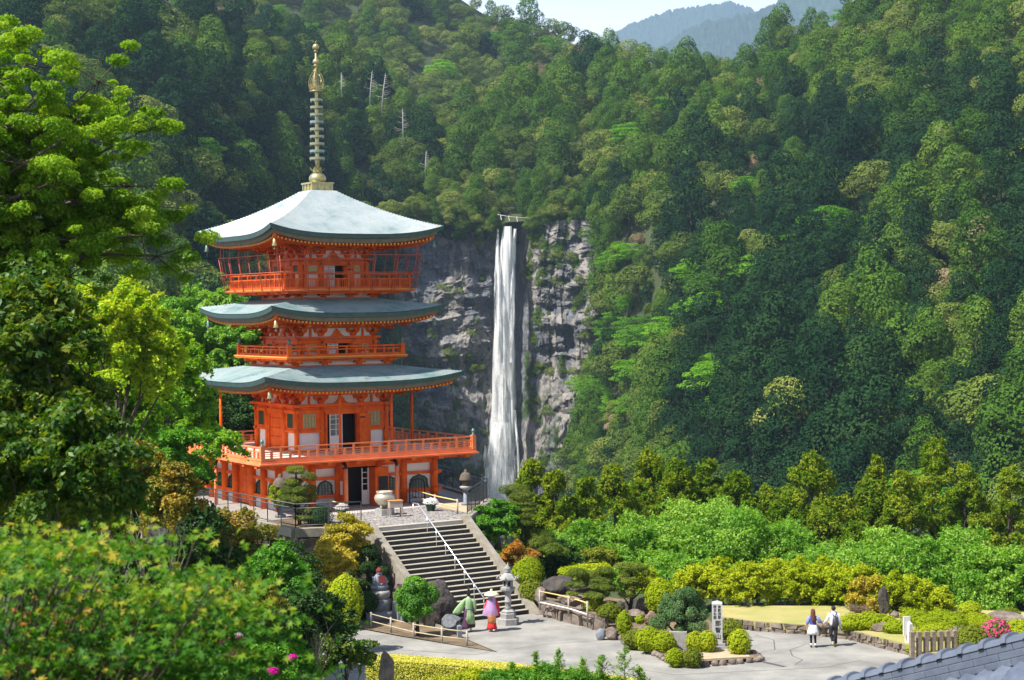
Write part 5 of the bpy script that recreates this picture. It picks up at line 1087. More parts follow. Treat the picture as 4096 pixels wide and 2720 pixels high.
# ---- near tiled roof at the lower right
def tiled_roof():
    T1 = mat('blue grey roof tile', (.07, .085, .125), .36, (.12, .14, .185), 2.5, spec=.7, bump=.05, bscale=10); D0, D1 = 21., 15.5
    a = at(3345, 2738, D0); b = at(4200, 2532, D1+2.2); a = Vector(a); b = Vector(b); d = (b-a).normalized(); sd = d.cross(Vector((0, 0, 1))).normalized(); up = sd.cross(d).normalized()   # sd points away to the viewer's right
    o = empty('tiled_roof', a, 0, 'ridge of a blue-grey tiled roof rising close by at the lower right corner', 'roof'); L_ = (b-a).length+1.5; Z = Vector((0, 0, 0))
    nearside = -1 if sd.y > 0 else 1; sd = sd*nearside
    P2 = lambda s_, n_, u_: d*s_+sd*n_+up*u_
    mb = MB()
    for r_, (n_, u0, u1) in enumerate(((.11, -.09, -.015), (.15, -.17, -.095), (.19, -.25, -.175))):
        seg = .42; s_ = -.2*r_
        while s_ < L_: mb.add([P2(s_, -n_, u0), P2(s_+seg-.012, -n_, u0), P2(s_+seg-.012, -n_, u1), P2(s_, -n_, u1), P2(s_, n_, u0), P2(s_+seg-.012, n_, u0), P2(s_+seg-.012, n_, u1), P2(s_, n_, u1)], [(0, 1, 2, 3), (7, 6, 5, 4), (0, 4, 5, 1), (1, 5, 6, 2), (2, 6, 7, 3), (3, 7, 4, 0)]); s_ += seg
    mb.build('ridge_courses', T1, o, bevel=.008)
    mb = MB(); seg = .36; s_ = 0; prof = [(-.12, -.01), (-.10, .035), (-.05, .06), (0, .068), (.05, .06), (.10, .035), (.12, -.01)]
    while s_ < L_:
        vs = [P2(s_+e, n_, u_) for e in (0, seg-.008) for n_, u_ in prof]; mb.add(vs, [(i, i+1, 8+i-0, 7+i) for i in range(6)]+[tuple(range(7)), tuple(range(13, 6, -1))], False)
        vs = [P2(s_+e, n_*1.18, u_*1.35+.012) for e in (-.045, .045) for n_, u_ in prof]; mb.add(vs, [(i, i+1, 8+i, 7+i) for i in range(6)]+[tuple(range(7)), tuple(range(13, 6, -1))], False); s_ += seg
    mb.build('ridge_caps', T1, o, bevel=.006)
    # slopes of curved pan tiles on both sides
    for sg in (1, -1):
        V = []; F = []; nu, nv = 200, 46; per = .29
        for j in range(nv):
            t_ = j/(nv-1)*3.4; course = (t_ % .24)/.24
            for i in range(nu):
                s_ = -1+L_*1.2*i/(nu-1); w_ = .045*math.sin(2*math.pi*s_/per)+.02*math.sin(4*math.pi*s_/per+.8); q = P2(s_, sg*(.16+t_*.87), -.25-t_*.5+w_+.03*course); V.append(q[:])
        I = (np.arange(nv-1)[:, None]*nu+np.arange(nu-1)[None]).ravel(); link('tile_slope', np_mesh('tile_slope', np.array(V), np.stack([I, I+1, I+1+nu, I+nu], 1)), T1, o)
tiled_roof()
# ================================================================ garden plants and near trees
L_lime = leafmat('lime azalea leaves', gcol((.14, .22, .012), (.27, .34, .015), (.42, .45, .03)), .3, gloss=0, objvar=.25)
L_yel = leafmat('yellow green shrub leaves', gcol((.14, .22, .01), (.28, .36, .015), (.50, .54, .04)), .3, gloss=0, objvar=.2)
L_moss = leafmat('moss green clipped leaves', gcol((.08, .11, .015), (.15, .19, .02), (.24, .27, .04)), .25, gloss=0, objvar=.2)
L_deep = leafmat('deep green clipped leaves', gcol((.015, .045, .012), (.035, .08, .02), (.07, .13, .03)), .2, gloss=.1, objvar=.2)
L_blue = leafmat('blue green needles', gcol((.04, .10, .035), (.09, .17, .06), (.18, .27, .10)), .15, gloss=0, objvar=.2)
L_pine = leafmat('pine needles', gcol((.05, .085, .015), (.13, .18, .03), (.26, .29, .05)), .2, gloss=0, objvar=.2)
L_grn = leafmat('glossy green leaves', gcol((.03, .11, .01), (.07, .22, .015), (.17, .36, .03)), .35, gloss=.2, objvar=.2)
L_cherry = leafmat('cherry leaves', gcol((.05, .15, .012), (.13, .30, .028), (.34, .50, .09)), .4, gloss=.15, objvar=.15)
L_sugi = leafmat('sunlit cedar sprays', gcol((.03, .085, .008), (.10, .18, .012), (.30, .34, .03)), .3, gloss=0, objvar=.25)
L_rust = leafmat('orange tipped leaves', gcol((.10, .12, .03), (.24, .20, .05), (.50, .20, .03)), .3, gloss=0, objvar=.1)
L_gold = leafmat('golden shrub leaves', gcol((.16, .17, .02), (.36, .32, .03), (.58, .45, .07)), .3, gloss=.1, objvar=.1)
L_osm = leafmat('osmanthus leaves', gcol((.03, .07, .012), (.12, .14, .02), (.45, .28, .03)), .3, gloss=.2, objvar=.1)
L_camph = leafmat('camphor leaves', gcol((.11, .24, .01), (.28, .42, .015), (.56, .56, .04)), .4, gloss=.15, objvar=.15)
L_near = leafmat('near dark leaves', gcol((.010, .04, .006), (.025, .08, .009), (.07, .14, .012), (.28, .30, .025)), .35, gloss=.25, objvar=.1)
L_nearb = leafmat('near bright leaves', gcol((.04, .14, .008), (.12, .29, .015), (.36, .50, .04)), .45, gloss=.2, objvar=.1)
L_maple = leafmat('maple star leaves', gcol((.010, .05, .006), (.028, .11, .009), (.06, .18, .012), (.17, .28, .02), (.40, .33, .04), (.42, .16, .045)), .45, gloss=.1, objvar=.05)
L_mag = leafmat('magenta petals', gcol((.45, .01, .22), (.72, .04, .42)), .3, gloss=0)
L_pink = leafmat('pink petals', gcol((.55, .03, .16), (.85, .16, .38)), .3, gloss=0)
L_hedge = leafmat('yellow hedge leaves', gcol((.24, .26, .03), (.50, .48, .07), (.74, .70, .20)), .25, gloss=0, objvar=0)
m_bark2 = mat('pale bark', (.22, .18, .14), .9, (.34, .29, .24), 7, bump=.4, bscale=25, stretch=(1, 1, .3))
m_barkd = mat('dark bark', (.022, .018, .015), .95, (.05, .04, .03), 8, bump=.5, bscale=30)
def core(b, m, parent=None, name='shrub_body', k=.86, seed=0):
    mb = MB()
    for i, (x, y, z, rx, ry, rz) in enumerate(b): mb.ell((x, y, z), (rx*k, ry*k, rz*k), 14, 9, .04, i)
    o = mb.build(name, m, parent); return o
def shrub(x, yb, w, h, m, label, z=.12, leaf=(.085, .055), dens=520, blobs=None, group=None, cat='shrub', seed=None, D=None, depth=.9, up=.3, name='clipped_shrub', fl=None, jit=.35):
    """clipped shrub whose base middle is seen at photo (x, yb), w x h photo pixels"""
    p = on(x, yb, z) if D is None else at(x, yb, D); D_ = p[1]; r = w/2/FOC*D_; H = h/FOC*D_*1.03; seed = int(x*7+yb) if seed is None else seed
    p = np.array([p[0], p[1]+r*depth*.5, p[2]]); o = empty(name, p, 0, label, cat, group)
    b = blobs or [(0, 0, H*.42, r, r*depth, H*.6)]
    if blobs: b = [(bx*r, by*r, bz*H, sx*r, sy*r, sz*H) for bx, by, bz, sx, sy, sz in blobs]
    core(b, m, o); link('foliage', crown_mesh('foliage', b, dens, leaf[0], leaf[1], seed, shell=.93, jit=jit, up=up, under=.8), m, o)
    if fl: link('flowers', crown_mesh('flowers', [(q[0], q[1], q[2], q[3]*1.02, q[4]*1.02, q[5]*1.02) for q in b], fl[1], fl[2], fl[2]*.9, seed+1, shell=.97, under=0), fl[0], o)
    return o
# --- rock garden (photo pixels)
RG = 'clipped shrubs of the rock garden'
shrub(2125, 2420, 105, 95, L_moss, 'small round olive shrub right beside the lower end of the stairs', z=.3, group=RG)
shrub(2112, 2350, 120, 110, L_lime, 'bright lime round shrub beside the stairs above the small olive one', z=1.0, group=RG)
shrub(2372, 2455, 85, 70, L_yel, 'small bright lime shrub with pink buds at the end of the bamboo fence', z=.5, group=RG, fl=(L_pink, 14, .07))
shrub(2440, 2480, 100, 60, L_moss, 'low olive clipped shrub on the stone wall behind the coping', z=.5, group=RG)
shrub(2498, 2540, 62, 90, L_lime, 'narrow upright lime shrub at the end of the low stone wall', z=.1, group=RG)
shrub(2560, 2492, 38, 30, L_lime, 'tiny round green shrub on top of the rocks', z=.8, group=RG)
shrub(2545, 2590, 110, 65, L_moss, 'olive clipped mound first in the row along the path', group=RG)
shrub(2625, 2612, 165, 90, L_lime, 'long bright clipped mound in the middle of the row along the path', group=RG, blobs=[(-.35, .1, .5, .6, .5, .55), (.3, -.1, .38, .7, .5, .52)])
shrub(2700, 2660, 74, 60, L_lime, 'small round bright shrub at the near corner of the island', group=RG)
shrub(2772, 2662, 80, 62, L_moss, 'small round olive shrub beside the one at the near corner of the island', group=RG)
shrub(2810, 2612, 130, 78, L_lime, 'bright clipped mound in front of the inscribed pillar', group=RG, blobs=[(-.4, .1, .45, .55, .5, .55), (.35, 0, .48, .62, .55, .55)])
shrub(2960, 2618, 90, 92, L_lime, 'round bright shrub at the right end of the island', group=RG)
shrub(2925, 2560, 110, 75, L_moss, 'dark olive mound right behind the inscribed pillar', group=RG)
shrub(2640, 2445, 110, 120, L_yel, 'large round yellow-green shrub behind the blue-green cloud-pruned tree', z=.6, group=RG)
# --- lawn shrubs
LG = 'clipped shrubs on the lawn'
shrub(3480, 2520, 240, 62, L_lime, 'long low bright mound directly right of the walking man', z=.42, group=LG, depth=.45, blobs=[(-.55, 0, .4, .45, .4, .55), (0, 0, .45, .5, .42, .6), (.5, 0, .35, .5, .4, .5)])
shrub(3590, 2535, 110, 48, L_lime, 'short bright mound behind the white sign board', z=.42, group=LG, depth=.6)
shrub(3720, 2490, 220, 46, L_lime, 'farthest bright mound under the trees at the back of the lawn', z=.42, group=LG, depth=.5, blobs=[(-.5, 0, .4, .5, .4, .6), (.45, 0, .4, .55, .4, .55)])
shrub(3830, 2520, 330, 60, L_lime, 'widest bright wavy mound across the middle of the lawn shrubs', z=.42, group=LG, depth=.4, blobs=[(-.6, 0, .4, .42, .3, .55), (-.1, 0, .45, .5, .35, .6), (.5, 0, .4, .5, .35, .55)])
shrub(3750, 2562, 170, 60, L_lime, 'bright mound behind the row of brown posts', z=.42, group=LG, depth=.6)
shrub(3890, 2600, 120, 90, L_moss, 'olive loose shrub left of the pink azalea', z=.42, group=LG)
shrub(4080, 2560, 150, 70, L_lime, 'bright mound at the right edge behind the pink azalea', z=.42, group=LG)
shrub(3885, 2460, 85, 50, L_yel, 'round bright shrub standing alone before the trees', z=.42, group=LG)
shrub(4040, 2478, 90, 42, L_moss, 'round olive shrub above the low rock at the right edge', z=.42, group=LG)
shrub(3990, 2565, 110, 78, L_grn, 'pink flowering azalea just above the tiled roof', z=.42, name='azalea', fl=(L_pink, 260, .09))
shrub(3645, 2612, 40, 30, L_lime, 'tiny bright tuft at the foot of the first brown post', z=.3)
def twigs(x, yb, w, h, z, label, m, n=60):
    p = on(x, yb, z); D_ = p[1]; r = w/2/FOC*D_; H = h/FOC*D_; o = empty('bare_shrub', p, 0, label, 'shrub'); g = np.random.default_rng(int(x)); mb = MB()
    for i in range(n):
        a = g.uniform(0, 6.28); k = g.uniform(.2, 1); e = np.array([math.cos(a)*r*k, math.sin(a)*r*k*.6, H*g.uniform(.6, 1)]); mid = e*.5+g.normal(size=3)*.05; mb.tube([(0, 0, 0), mid, e], [.016, .011, .005], 4, cap=False); mb.tube([mid, e+np.array([g.normal()*.12, 0, -.05])], [.009, .004], 3, cap=False)
    mb.build('twigs', m, o)
twigs(3830, 2590, 85, 88, .42, 'pale leafless twiggy shrub behind the last brown posts', mat('pale twigs', (.42, .38, .34), .9))
twigs(3440, 2452, 160, 42, .42, 'heap of bare brown brushwood at the far edge of the lawn', mat('brown twigs', (.20, .15, .11), .9), 90)
# rocks of the rock garden
for i, (x, y, z, r, sd, mm, lb_) in enumerate([(2565, 2425, .6, (.28, .25, .38), 21, ROCK, 'upright squarish rock left of the large yellow-green round shrub'), (2540, 2455, .5, (.42, .3, .22), 22, ROCK, 'pale jagged rock below the upright squarish one'),
        (2605, 2480, .45, (.30, .28, .36), 23, mat('red brown rock', (.16, .09, .07), .9, (.26, .17, .13), 6, bump=.5), 'red-brown pointed rock beside the blue-green tree'), (2570, 2528, .3, (.36, .3, .34), 24, ROCK, 'grey rock under the tiny round green shrub'),
        (2405, 2540, .2, (.24, .2, .28), 25, BLUEST, 'blue-grey corner stone ending the low stone wall'), (2450, 2535, .25, (.32, .25, .3), 26, ROCK, 'rock between the corner stone and the narrow upright shrub'), (2480, 2440, .4, (.28, .22, .42), 27, ROCKD, 'dark upright rock under the second pine'),
        (2520, 2430, .4, (.5, .35, .5), 28, ROCKD, 'mossy dark rock behind the upright pine rocks'), (2280, 2400, .6, (.62, .4, .28), 29, ROCK, 'broad flat pale rock behind the bamboo fence'), (2205, 2425, .4, (.45, .3, .22), 30, ROCK, 'flat stepping rock behind the bamboo fence'),
        (2330, 2440, .35, (.5, .35, .28), 31, ROCK, 'pale tilted rock under the low pine branches'), (2165, 2385, .8, (.30, .28, .48), 32, ROCK, 'tall brown rock with white lichen at the left end of the bamboo fence'), (2375, 2395, .6, (.42, .3, .3), 33, ROCK, 'pointed pale rock among the pine pads'),
        (2640, 2560, .3, (.5, .35, .35), 34, ROCKD, 'dark rock in the shade under the blue-green tree'), (2225, 2345, 1.1, (.95, .6, .6), 35, ROCKD, 'large black rock mass above the pool behind the bamboo fence'), (2320, 2345, 1.2, (.9, .5, .28), 36, ROCKD, 'long dark overhanging rock ledge under the trees'),
        (2600, 2440, .4, (.3, .25, .25), 38, ROCK, 'small pale rock between the upright rock and the red-brown rock')]):
    q = on(x, y, z); rock('boulder', q, r, sd, mm, lb_)
def niwaki(name, x, yb, z, pads, m, label, leaf=(.12, .022), dens=900, r0=.1, bm=None, seed=0, D=None, up=1.2, jit=.5, lean=(0, 0), thick=1.45):
    """cloud-pruned tree: pads given as photo (x, y, w, h, depth offset)"""
    p = on(x, yb, z) if D is None else at(x, yb, D); D_ = p[1]; o = empty(name, p, 0, label, 'tree'); b = []
    for (px, py, w, h, dz) in pads:
        c = at(px, py, D_+dz)-p; r = w/2/FOC*(D_+dz)*1.15; b.append((c[0], c[1], c[2], r, r*.8, h/2/FOC*(D_+dz)*1.1*thick))
    g = np.random.default_rng(int(x)); sub = []
    for (cx, cy, cz, rx, ry, rz) in b:
        n = max(2, int(rx*6)); sub.append((cx, cy, cz, rx*.75, ry*.75, rz*.8))
        for i in range(n): a = g.uniform(0, 6.28); k = g.uniform(.4, .75); sub.append((cx+rx*k*math.cos(a), cy+ry*k*math.sin(a), cz+g.uniform(-.25, .2)*rz, rx*.42, ry*.42, rz*.7))
    link('crown', crown_mesh('pads', sub, dens, leaf[0], leaf[1], seed+int(x), shell=.55, jit=jit, up=up, under=.5), m, o)
    mb = MB(); B = np.array(b); t = B[np.argmax(B[:, 2])]; trunk_mb(mb, (0, 0, -.3), (t[0], t[1], t[2]), r0, r0*.35, [q[:3]-np.array([0, 0, q[5]*.5]) for q in B], g, bend=.12, rl=.5); mb.build('trunk', bm or m_barkd, o); return o
niwaki('pine_tree', 1200, 2100, PZ, [(1185, 1880, 90, 34, 0), (1232, 1905, 70, 34, -.2), (1172, 1925, 85, 30, .1), (1165, 1960, 110, 40, 0), (1228, 1965, 80, 50, .3), (1180, 1995, 120, 44, -.2), (1250, 1990, 50, 34, .2), (1165, 2020, 80, 26, 0), (1225, 2040, 60, 26, -.3), (1215, 2070, 75, 22, -.4)], L_pine, 'cloud-pruned pine standing inside the front corner of the terrace railing', thick=1.15)
niwaki('cloud_shrub', 1120, 2070, PZ, [(1092, 1958, 34, 30, 0), (1088, 1988, 42, 28, 0), (1125, 1972, 36, 20, -.2), (1110, 2005, 40, 22, 0), (1105, 2020, 30, 18, .1)], L_lime, 'small bright green cloud-pruned shrub wrapped round the terrace lantern', leaf=(.06, .045), dens=900, r0=.05)
shrub(1270, 2105, 110, 75, L_deep, 'dark green rounded shrub behind the terrace railing', z=PZ)
niwaki('cloud_pruned_tree', 2720, 2585, .12, [(2745, 2378, 105, 46, 0), (2680, 2400, 60, 40, .2), (2715, 2425, 75, 40, -.2), (2655, 2428, 50, 40, 0), (2700, 2455, 80, 36, -.3), (2655, 2465, 60, 34, 0), (2775, 2415, 80, 50, .4), (2765, 2450, 60, 40, -.3), (2815, 2455, 50, 40, 0), (2645, 2490, 84, 52, -.1), (2790, 2505, 100, 42, -.2), (2715, 2470, 60, 26, -.4), (2718, 2515, 46, 30, -.3), (2800, 2470, 56, 30, 0), (2735, 2440, 90, 50, .3)], L_blue, 'blue-green cloud-pruned tree in the middle of the rock garden island', leaf=(.06, .04), dens=1300, r0=.13, thick=1.5, up=.6)
niwaki('pine_tree', 2400, 2450, .5, [(2415, 2282, 75, 26, 0), (2365, 2300, 60, 30, 0), (2440, 2298, 60, 26, .2), (2395, 2320, 110, 26, 0), (2305, 2290, 84, 32, 0), (2325, 2318, 56, 22, 0), (2310, 2338, 90, 24, -.1), (2410, 2345, 110, 24, -.2), (2440, 2350, 70, 26, .1), (2290, 2372, 60, 16, -.2), (2380, 2378, 110, 24, -.3), (2435, 2412, 70, 16, -.4)], L_pine, 'wide low cloud-pruned pine above the bamboo fence', dens=1000)
niwaki('pine_tree', 2520, 2440, .5, [(2525, 2264, 110, 24, 0), (2555, 2290, 85, 32, .1), (2500, 2296, 60, 26, 0), (2510, 2322, 90, 30, -.1), (2570, 2330, 70, 34, .2), (2530, 2345, 80, 22, 0), (2505, 2375, 80, 26, -.2)], L_pine, 'upright cloud-pruned pine left of the large yellow-green round shrub')
niwaki('cloud_shrub', 1480, 2440, .3, [(1475, 2205, 66, 46, 0), (1440, 2240, 60, 44, 0), (1505, 2245, 56, 46, .1), (1470, 2270, 76, 46, -.2), (1525, 2285, 60, 44, 0), (1425, 2290, 56, 46, .1), (1440, 2335, 60, 46, -.1), (1500, 2330, 80, 50, 0), (1455, 2370, 56, 38, 0), (1545, 2320, 40, 60, 0)], L_deep, 'tall dark green cloud-pruned shrub left of the stairs beside the statue', leaf=(.055, .045), dens=1500, r0=.09, thick=1.15, up=.3)
niwaki('round_tree', 1675, 2545, 0, [(1660, 2340, 110, 60, 0), (1630, 2385, 110, 70, 0), (1700, 2390, 100, 70, .1), (1665, 2400, 110, 70, -.2), (1615, 2430, 70, 50, 0), (1690, 2440, 95, 50, -.2), (1650, 2460, 80, 44, -.2), (1720, 2365, 60, 60, .1)], L_grn, 'glossy bright green rounded tree in front of the huge dark boulder', leaf=(.09, .055), dens=700, r0=.09, thick=1.2, up=.4)
shrub(1415, 2480, 120, 90, L_deep, 'dark green dome left of the statue', z=0); shrub(1460, 2440, 100, 70, L_deep, 'dark low shrub behind the dark dome', z=.6); shrub(1575, 2440, 90, 90, L_moss, 'olive hedge between the statue and the round bright tree', z=.2)
shrub(1375, 2500, 140, 185, L_yel, 'big yellow-green dome at the left end of the low bamboo fence', z=1.2, dens=420, leaf=(.1, .065))
# trees to the right of the stairs
def canopy(name, x, yt, yb, w, D, m, label, nb=26, br=.28, leaf=(.13, .085), dens=160, flat=.6, up=.5, jit=.45, bm=None, r0=.16, group=None, seed=None, gz_=None, depth=.8, limbs=10, shell=.6, fill=.35, droop=0., cat='tree', blobs=None, full=1.5, boff=0, shoots=None, sl=None):
    """free crown filling photo box x +- w/2, yt..yb at distance D, trunk down to the ground"""
    c = at(x, (yt+yb)/2, D); R_ = w/2/FOC*D; H = (yb-yt)/FOC*D; gzv = float(gz(c[0], c[1])) if gz_ is None else gz_; seed = int(x*3+yt) if seed is None else seed; g = np.random.default_rng(seed)
    o = empty(name, (c[0], c[1], gzv), 0, label, cat, group); zc = c[2]-gzv
    if blobs is None:
        b = []
        for i in range(int(nb*full)):
            d = g.normal(size=3); d /= np.linalg.norm(d); d[2] = d[2] if d[2] > -.6 else -d[2]*.6; k = 1 if g.random() > fill else g.uniform(.2, .75); s = R_*br*g.uniform(.7, 1.35)
            b.append((d[0]*(R_-s*.7)*k, d[1]*(R_-s*.7)*depth*k, zc+d[2]*(H/2-s*flat*.7)*k, s, s, s*flat))
    else: b = blobs(g, R_, H, zc)
    link('crown', crown2('crown', b, dens, leaf[0], leaf[1], seed, shoots=int(len(b)*4) if shoots is None else shoots, sl=sl or R_*.22, shell=shell*.7, jit=jit*1.15, up=up, droop=droop, tj=.5), m, o)
    mb = MB(); trunk_mb(mb, (boff, 0, -.3), (0, 0, zc+H*.25), r0, r0*.3, [b[i][:3] for i in g.permutation(len(b))[:limbs]], g); mb.build('trunk', bm or m_bark, o, fix=False); return o
canopy('maple_tree', 1990, 1985, 2170, 190, 88, L_grn, 'layered bright green tree over the upper right side of the stairs', nb=22, br=.33, flat=.38, up=1.2, leaf=(.11, .08), dens=420, gz_=2.2)
canopy('maple_tree', 1950, 2060, 2210, 130, 86, L_grn, 'lower layered bright green tree touching the right stringer halfway up', nb=12, br=.36, flat=.38, up=1.2, leaf=(.11, .08), dens=420, gz_=1.6)
niwaki('pine_tree', 2130, 2240, 1.5, [(2060, 1955, 110, 34, 1), (2080, 1980, 120, 30, .8), (2085, 2010, 110, 20, .6), (2100, 2035, 95, 22, .4), (2100, 2060, 100, 24, .2), (2090, 2090, 90, 24, 0), (2120, 2120, 60, 30, .5), (2135, 2165, 130, 40, .3), (2190, 2190, 140, 34, 0), (2240, 2205, 90, 26, -.2), (2150, 2140, 110, 40, .6), (2065, 1975, 90, 20, 1.2)], L_pine, 'tall pine with a long low branch reaching right behind the stairs', dens=700, r0=.16, D=88, leaf=(.13, .024))
canopy('orange_shrub', 2075, 2165, 2290, 150, 84, L_rust, 'rounded shrub with orange young leaves right of the stairs', nb=16, br=.34, leaf=(.09, .06), dens=500, gz_=1.0, r0=.05, cat='shrub')
canopy('fresh_shrub', 2070, 2270, 2350, 110, 83, L_grn, 'bright green loose shrub under the orange-leaved one', nb=10, br=.4, leaf=(.1, .06), dens=420, gz_=.5, r0=.04, cat='shrub')
canopy('olive_shrub', 2400, 2175, 2280, 140, 90, L_moss, 'grey-green loose shrub standing before the cherry trees', nb=14, br=.32, leaf=(.11, .07), dens=300, r0=.05, cat='shrub')
canopy('dark_shrub', 2240, 2205, 2330, 170, 89, L_deep, 'dark shrub in the shade under the long pine branch', nb=14, br=.34, leaf=(.1, .07), dens=300, r0=.05, cat='shrub')
shrub(2270, 2310, 60, 34, L_lime, 'small lime shrub on the black rocks', z=1.3)
canopy('yellow_shrub', 2580, 2270, 2400, 150, 84, L_yel, 'loose yellow shrub between the upright pine and the round yellow-green shrub', nb=12, br=.36, leaf=(.12, .06), dens=330, flat=.4, up=1., r0=.05, cat='shrub')
canopy('yellow_shrub', 2350, 2255, 2330, 220, 87, L_yel, 'low yellow-green shrub behind the wide low pine', nb=12, br=.36, leaf=(.12, .06), dens=300, flat=.4, up=1., r0=.05, cat='shrub')
# yellow-green hedge-like trees at the back of the lawn
YG = 'yellow-green small trees along the back of the lawn'
for i, (x, yt, yb, w, D, lb_) in enumerate([(2800, 2268, 2360, 150, 83, 'leftmost small yellow-green tree, behind the inscribed pillar'), (2890, 2245, 2370, 130, 84, 'second small yellow-green tree from the pillar'), (2985, 2262, 2375, 120, 82, 'third small yellow-green tree from the pillar'), (3080, 2240, 2380, 160, 84, 'small yellow-green tree left of the red-haired woman'),
        (3190, 2238, 2375, 160, 83, 'small yellow-green tree above the red-haired woman'), (3290, 2245, 2385, 170, 84, 'widest small yellow-green tree, just right above the walking couple'), (3400, 2262, 2400, 170, 82, 'small yellow-green tree left of the tall dark upright rock'), (3480, 2310, 2410, 110, 80, 'lower browner tree beside the tall dark upright rock'),
        (3600, 2300, 2420, 160, 80, 'small yellow-green tree with white forked stems right of the upright rock'), (3690, 2330, 2440, 150, 80, 'rightmost small yellow-green tree of the row')]):
    canopy('small_tree', x, yt-5, yb+62, w*1.5, D-2.5, L_yel if i not in (7,) else L_gold, lb_, nb=60, br=.17, leaf=(.12, .055), dens=360, flat=.55, up=.8, gz_=.3, r0=.055, bm=m_bark2, group=YG, limbs=24, jit=.5, fill=.4, full=1.6, depth=.55)
    c = at(x, yb+35, D); 
# cherry trees
CG = 'cherry trees behind the garden'
seed_ = [0.]
def weep(g, R_, H, zc):
    b = []; seed_[0] += 1.7
    for i in range(120):
        d = g.normal(size=3); d /= np.linalg.norm(d); d[2] = abs(d[2])*1.1-.35; k = g.uniform(.55, 1); s = R_*.13*g.uniform(.5, 1.7); k *= 1+.18*math.sin(d[0]*9+seed_[0])
        b.append((d[0]*R_*k*.95, d[1]*R_*.75*k, zc+(d[2]-.2)*H*.62*k, s*1.2, s*1.2, s*.8))
    return b
for x, yt, yb, w, D, lb_ in [(2330, 2070, 2250, 330, 97, 'leftmost cherry tree with small light green leaves, beside the tall pine'), (2560, 2030, 2300, 400, 96, 'cherry tree second from the left behind the rock garden'), (2840, 1975, 2330, 560, 97, 'largest cherry tree, widest light green dome behind the yellow-green row'), (3110, 2060, 2330, 380, 96, 'cherry tree right of the largest one'),
        (3300, 2200, 2330, 300, 93, 'low cherry tree right of the middle behind the yellow-green row'), (3560, 2080, 2380, 430, 93, 'cherry tree on the right with a dark slanting trunk'), (3800, 2080, 2440, 420, 92, 'tall light green cherry tree left of the right edge'), (4040, 2110, 2480, 380, 90, 'cherry tree filling the right edge of the photo'), (2700, 2200, 2370, 420, 92, 'low spreading cherry tree just behind the yellow-green row')]:
    canopy('cherry_tree', x, yt, yb+80, w*1.3, D-(9 if x > 3400 else 4), L_cherry, lb_, leaf=(.17, .08), dens=150, up=.3, jit=1.0, shell=.0, r0=.14, group=CG, blobs=weep, limbs=18, droop=.5, bm=m_barkd)
# sunlit cedars behind
SG = 'sunlit cedars between the garden and the hillside'
def sugi(g, R_, H, zc):
    b = []
    for i in range(90):
        u = g.random()**1.15*1.25-.25; r = R_*(1-max(u, 0)**1.5)*.95+R_*.08; a = g.uniform(0, 6.28); k = g.uniform(.35, 1); s = R_*.17*g.uniform(.6, 1.5)
        b.append((math.cos(a)*r*k, math.sin(a)*r*k, zc-H/2+H*u*.96, s, s, s*.85))
    return b
for x, yt, yb, w, D, lb_ in [(2120, 1845, 2100, 170, 112, 'leftmost sunlit cedar just right of the foot of the waterfall'), (2225, 1895, 2160, 190, 110, 'second sunlit cedar right of the waterfall foot'), (2340, 1905, 2180, 200, 112, 'third sunlit cedar right of the waterfall foot'), (2460, 1870, 2150, 190, 118, 'sunlit cedar left of the one with a thin top shoot'), (2605, 1790, 2120, 210, 122, 'sunlit cedar with a thin reddish top shoot'),
        (2710, 1860, 2130, 220, 120, 'rusty-topped cedar right of the one with a thin top shoot'), (2830, 1850, 2120, 200, 122, 'second rusty-topped cedar behind the largest cherry tree'), (2950, 1900, 2150, 200, 120, 'lower cedar behind the right side of the largest cherry tree'), (3070, 1950, 2200, 180, 120, 'dark lower cedar left of the round tall cedar'), (3250, 1825, 2160, 270, 122, 'tall round-headed cedar standing clear in front of the dark hillside'),
        (3290, 2050, 2300, 260, 118, 'shaded cedar below the tall round-headed one'), (3130, 2020, 2300, 240, 116, 'dark cedar between two cherry trees'), (3480, 1920, 2250, 260, 122, 'broad cedar between the round-headed and the tallest cedar'), (3500, 1830, 2000, 110, 126, 'slim rusty cedar top between the two tallest cedars'), (3730, 1765, 2200, 250, 124, 'tallest cedar with a rounded top near the right'),
        (3860, 1860, 2230, 200, 122, 'narrow cedar just right of the tallest one'), (3610, 1900, 2230, 200, 120, 'cedar just left of the tallest one'), (4040, 1860, 2230, 180, 120, 'cedar at the right edge of the photo'), (3430, 2100, 2330, 220, 112, 'low cedar above the yellow-green row'), (3970, 2020, 2300, 180, 124, 'lower dark cedar between the tallest cedar and the right edge')]:
    canopy('cedar_tree', x, yt, yb+60, w*1.45, D, L_sugi, lb_, leaf=(.22, .11), dens=95, up=.5, jit=.6, shell=.35, r0=.2, group=SG, blobs=sugi, limbs=16)
# --- left side
canopy('cherry_tree', 820, 1155, 1800, 560, 118, L_cherry, 'large cherry tree seen behind the left side of the pagoda roofs', nb=130, br=.12, leaf=(.2, .13), dens=110, r0=.25, limbs=24, bm=m_barkd, up=.6)
canopy('cherry_tree', 1000, 1230, 1560, 330, 116, L_cherry, 'cherry tree showing through between the first and second pagoda roofs on the left', nb=60, br=.15, leaf=(.2, .13), dens=110, r0=.2, limbs=16, bm=m_barkd, up=.6)
canopy('evergreen_oak', 960, 1560, 2000, 330, 112, L_deep, 'dark evergreen behind the left edge of the first balcony', nb=30, br=.26, leaf=(.2, .13), dens=100, r0=.25)
canopy('leafy_tree', 660, 1330, 1830, 370, 74, L_nearb, 'bright leafy tree whose branches overlap the left tip of the first roof', nb=90, br=.15, flat=.6, leaf=(.17, .10), dens=200, up=.9, r0=.2, limbs=20, droop=.3)
